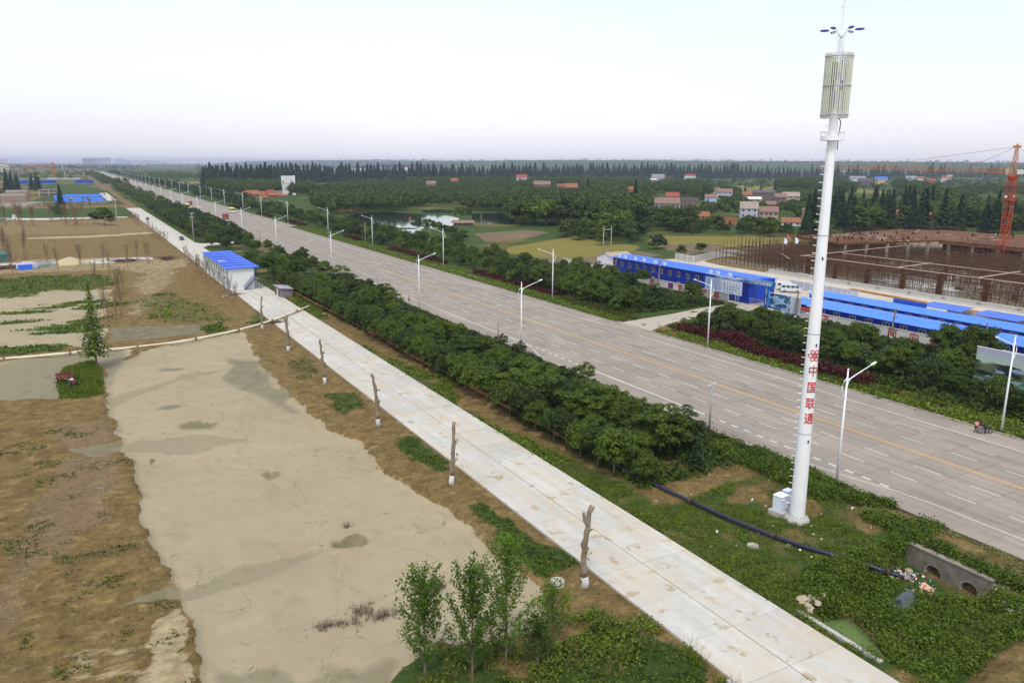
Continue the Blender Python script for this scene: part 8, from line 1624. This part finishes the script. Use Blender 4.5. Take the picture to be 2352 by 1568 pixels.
x,y=PZ(0,800,3.92,(120,312))[0]; t=thing('flatbed_truck','white-cabbed flatbed truck standing on the left cross path','truck',(x,y,.08),-PI/2-.05); MB().prism([(2.6,.6),(4.4,.6),(4.5,1.6),(4.2,2.6),(2.6,2.6)],-1.1,1.1,'x').build('cab',WHITE,t); MB().box(1.102,1.11,3.2,4.2,1.6,2.3).build('side_window',GLASSD,t); MB().box(-1.11,-1.102,3.2,4.2,1.6,2.3).build('side_window',GLASSD,t); MB().add([(-1.,4.52,1.65),(1.,4.52,1.65),(.95,4.27,2.45),(-.95,4.27,2.45)],[(0,1,2,3)]).build('windscreen',GLASSD,t); MB().box(-1.15,1.15,-4.5,2.4,.95,1.15).build('flatbed',STEEL,t); MB().box(-.5,.5,-4.3,4,.6,.94).build('chassis',BLACK,t)
for yy in (3.5,-3,-1.8):
    for xx in (-.95,.95): wheel(t,xx,yy,.45,.28)
# motorcycle pair at the kerb
moto('black motorcycle stopped by the right kerb with a rear number plate',(.02,.015,.06),98.5,53.3,.035,math.radians(62)); person(97.6,54.0,.035,math.radians(-75),'stand','pink','black','woman in pink top and dark shorts standing behind the motorcycle with a purple bag',hair=True)
tag(MB().blob((97.42,53.72,.95),(.15,.12,.2),2,8,6,.1).build('shoulder_bag',CL['purple'],None),'purple bag at the hip of the woman in pink','bag')
person(98.25,53.1,.035,math.radians(10),'bend','black','black','person in black bending over the motorcycle')
moto('small motorcycle ridden along the right side of the highway',(.3,.02,.02),S(1006,863)[0],S(1006,863)[1],.04,PI); x,y=S(1006,863); person(x,y,.02,PI,'ride','white','navy','rider in white on the small distant motorcycle')
x,y=S(941,927); moto('motorcycle ridden along the left lane behind the poles',(.05,.05,.06),x,y,.04,PI); person(x,y,.02,PI,'ride','black','navy','dark-clothed rider on the left lane behind the utility poles')
person(69.6,176.5,.04,PI,'walk','pink','navy','person in a pink top walking at the left road edge above the belt')
WH=M('helmet_white',(.8,.8,.8),.02,4,.4); YH=M('helmet_yellow',(.7,.5,.05),.05,4,.4)
for i,(px,py,z,tp,h,l,ps) in enumerate(((3212,1103,.2,'red',WH,'worker in red with white helmet on the yard by the foundation wall','stand'),(3222,1112,.2,'black',None,'worker in dark clothes next to the one in red on the yard','walk'),(3523,1037,.2,'black',WH,'worker in black with white helmet among the scaffolding','stand'),(3692,1030,.2,'red',YH,'worker in a red helmet among the rear columns','stand'),(3869,952,7.4,'navy',None,'worker in dark clothes walking on the brown deck','walk'),(3900,930,7.4,'grey',YH,'worker with yellow helmet at the rear of the deck','stand'),(3982,938,7.4,'white',WH,'worker in white at the right rear of the deck','stand'),(3935,1100,.2,'grey',WH,'worker near the foot of the crane in the pit','stand'),(3145,1080,.2,'navy',WH,'worker at the far left corner of the scaffolding','stand'))):
    if z>1: x,y=S(px,py+16,7.4)
    else: x,y=S(px,py)
    person(x,y,z,i*1.1,ps,tp,'navy',l,h,True,detail=False)
for i,(a,b_,l) in enumerate(((165,372,'person in dark clothes under the nursery saplings, left'),(393,372,'person in dark clothes under the nursery saplings, right'))): x,y=PZ(0,800,3.92,(a,b_))[0]; person(x,y,gz(x,y),i,'stand','navy','grey',l,detail=False)
# two-wheeled tractor with trailer on the island
x,y=S(300,1552); t=thing('cart','rusty two-wheeled tractor with open trailer box parked in long grass','cart',(x-.5,y+1.2,gz(x,y)+.15),math.radians(-162)); RS=M('rusty_brown',(.17,.06,.035),.4,2,.9)
tb=MB(); tb.box(-1.,1.,-3.1,-1.1,.75,.83); 
for a in ((-1.05,-.98,-3.1,-1.1,.832,1.3),(.98,1.05,-3.1,-1.1,.832,1.3),(-.97,.97,-3.15,-3.08,.832,1.3),(-.97,.97,-1.16,-1.1,.832,1.2)): tb.box(*a)
tb.build('trailer_box',RS,t)
for xx in (-1.12,1.12): wheel(t,xx,-2.3,.42,.18)
for xx in (-.45,.45): wheel(t,xx,1.1,.42,.2)
MB().tube([(-.5,-1.1,.8),(-.12,.35,.85)],.035,5).tube([(.5,-1.1,.8),(.12,.35,.85)],.035,5).tube([(0,-1.1,.5),(0,.8,.5)],.05,5).build('handles',STEEL,t); MB().box(-.28,.28,.5,1.5,.45,.9).build('engine_hood',M('engine_red',(.18,.045,.03),.2,3,.6),t); MB().box(-.2,.2,.45,.9,.902,1.02).build('engine_cap',WHITE,t)
for k_,(P,l) in enumerate(()): pass
for nm_,lst in (('a',T_ROUND+T_BROAD+T_LACY+T_BUSH+T_META+T_METAF+T_WOOD+SAP+SAP2+SAP3),):
    for o in lst:
        if o.name not in USED:
            for c_ in KIDS.get(o.name,[]): bpy.data.objects.remove(c_)
            bpy.data.objects.remove(o)
bpy.data.scenes.remove(TMPS)
print('objects',len(bpy.data.objects),'tris',sum(len(m_.polygons) for m_ in bpy.data.meshes)*2)
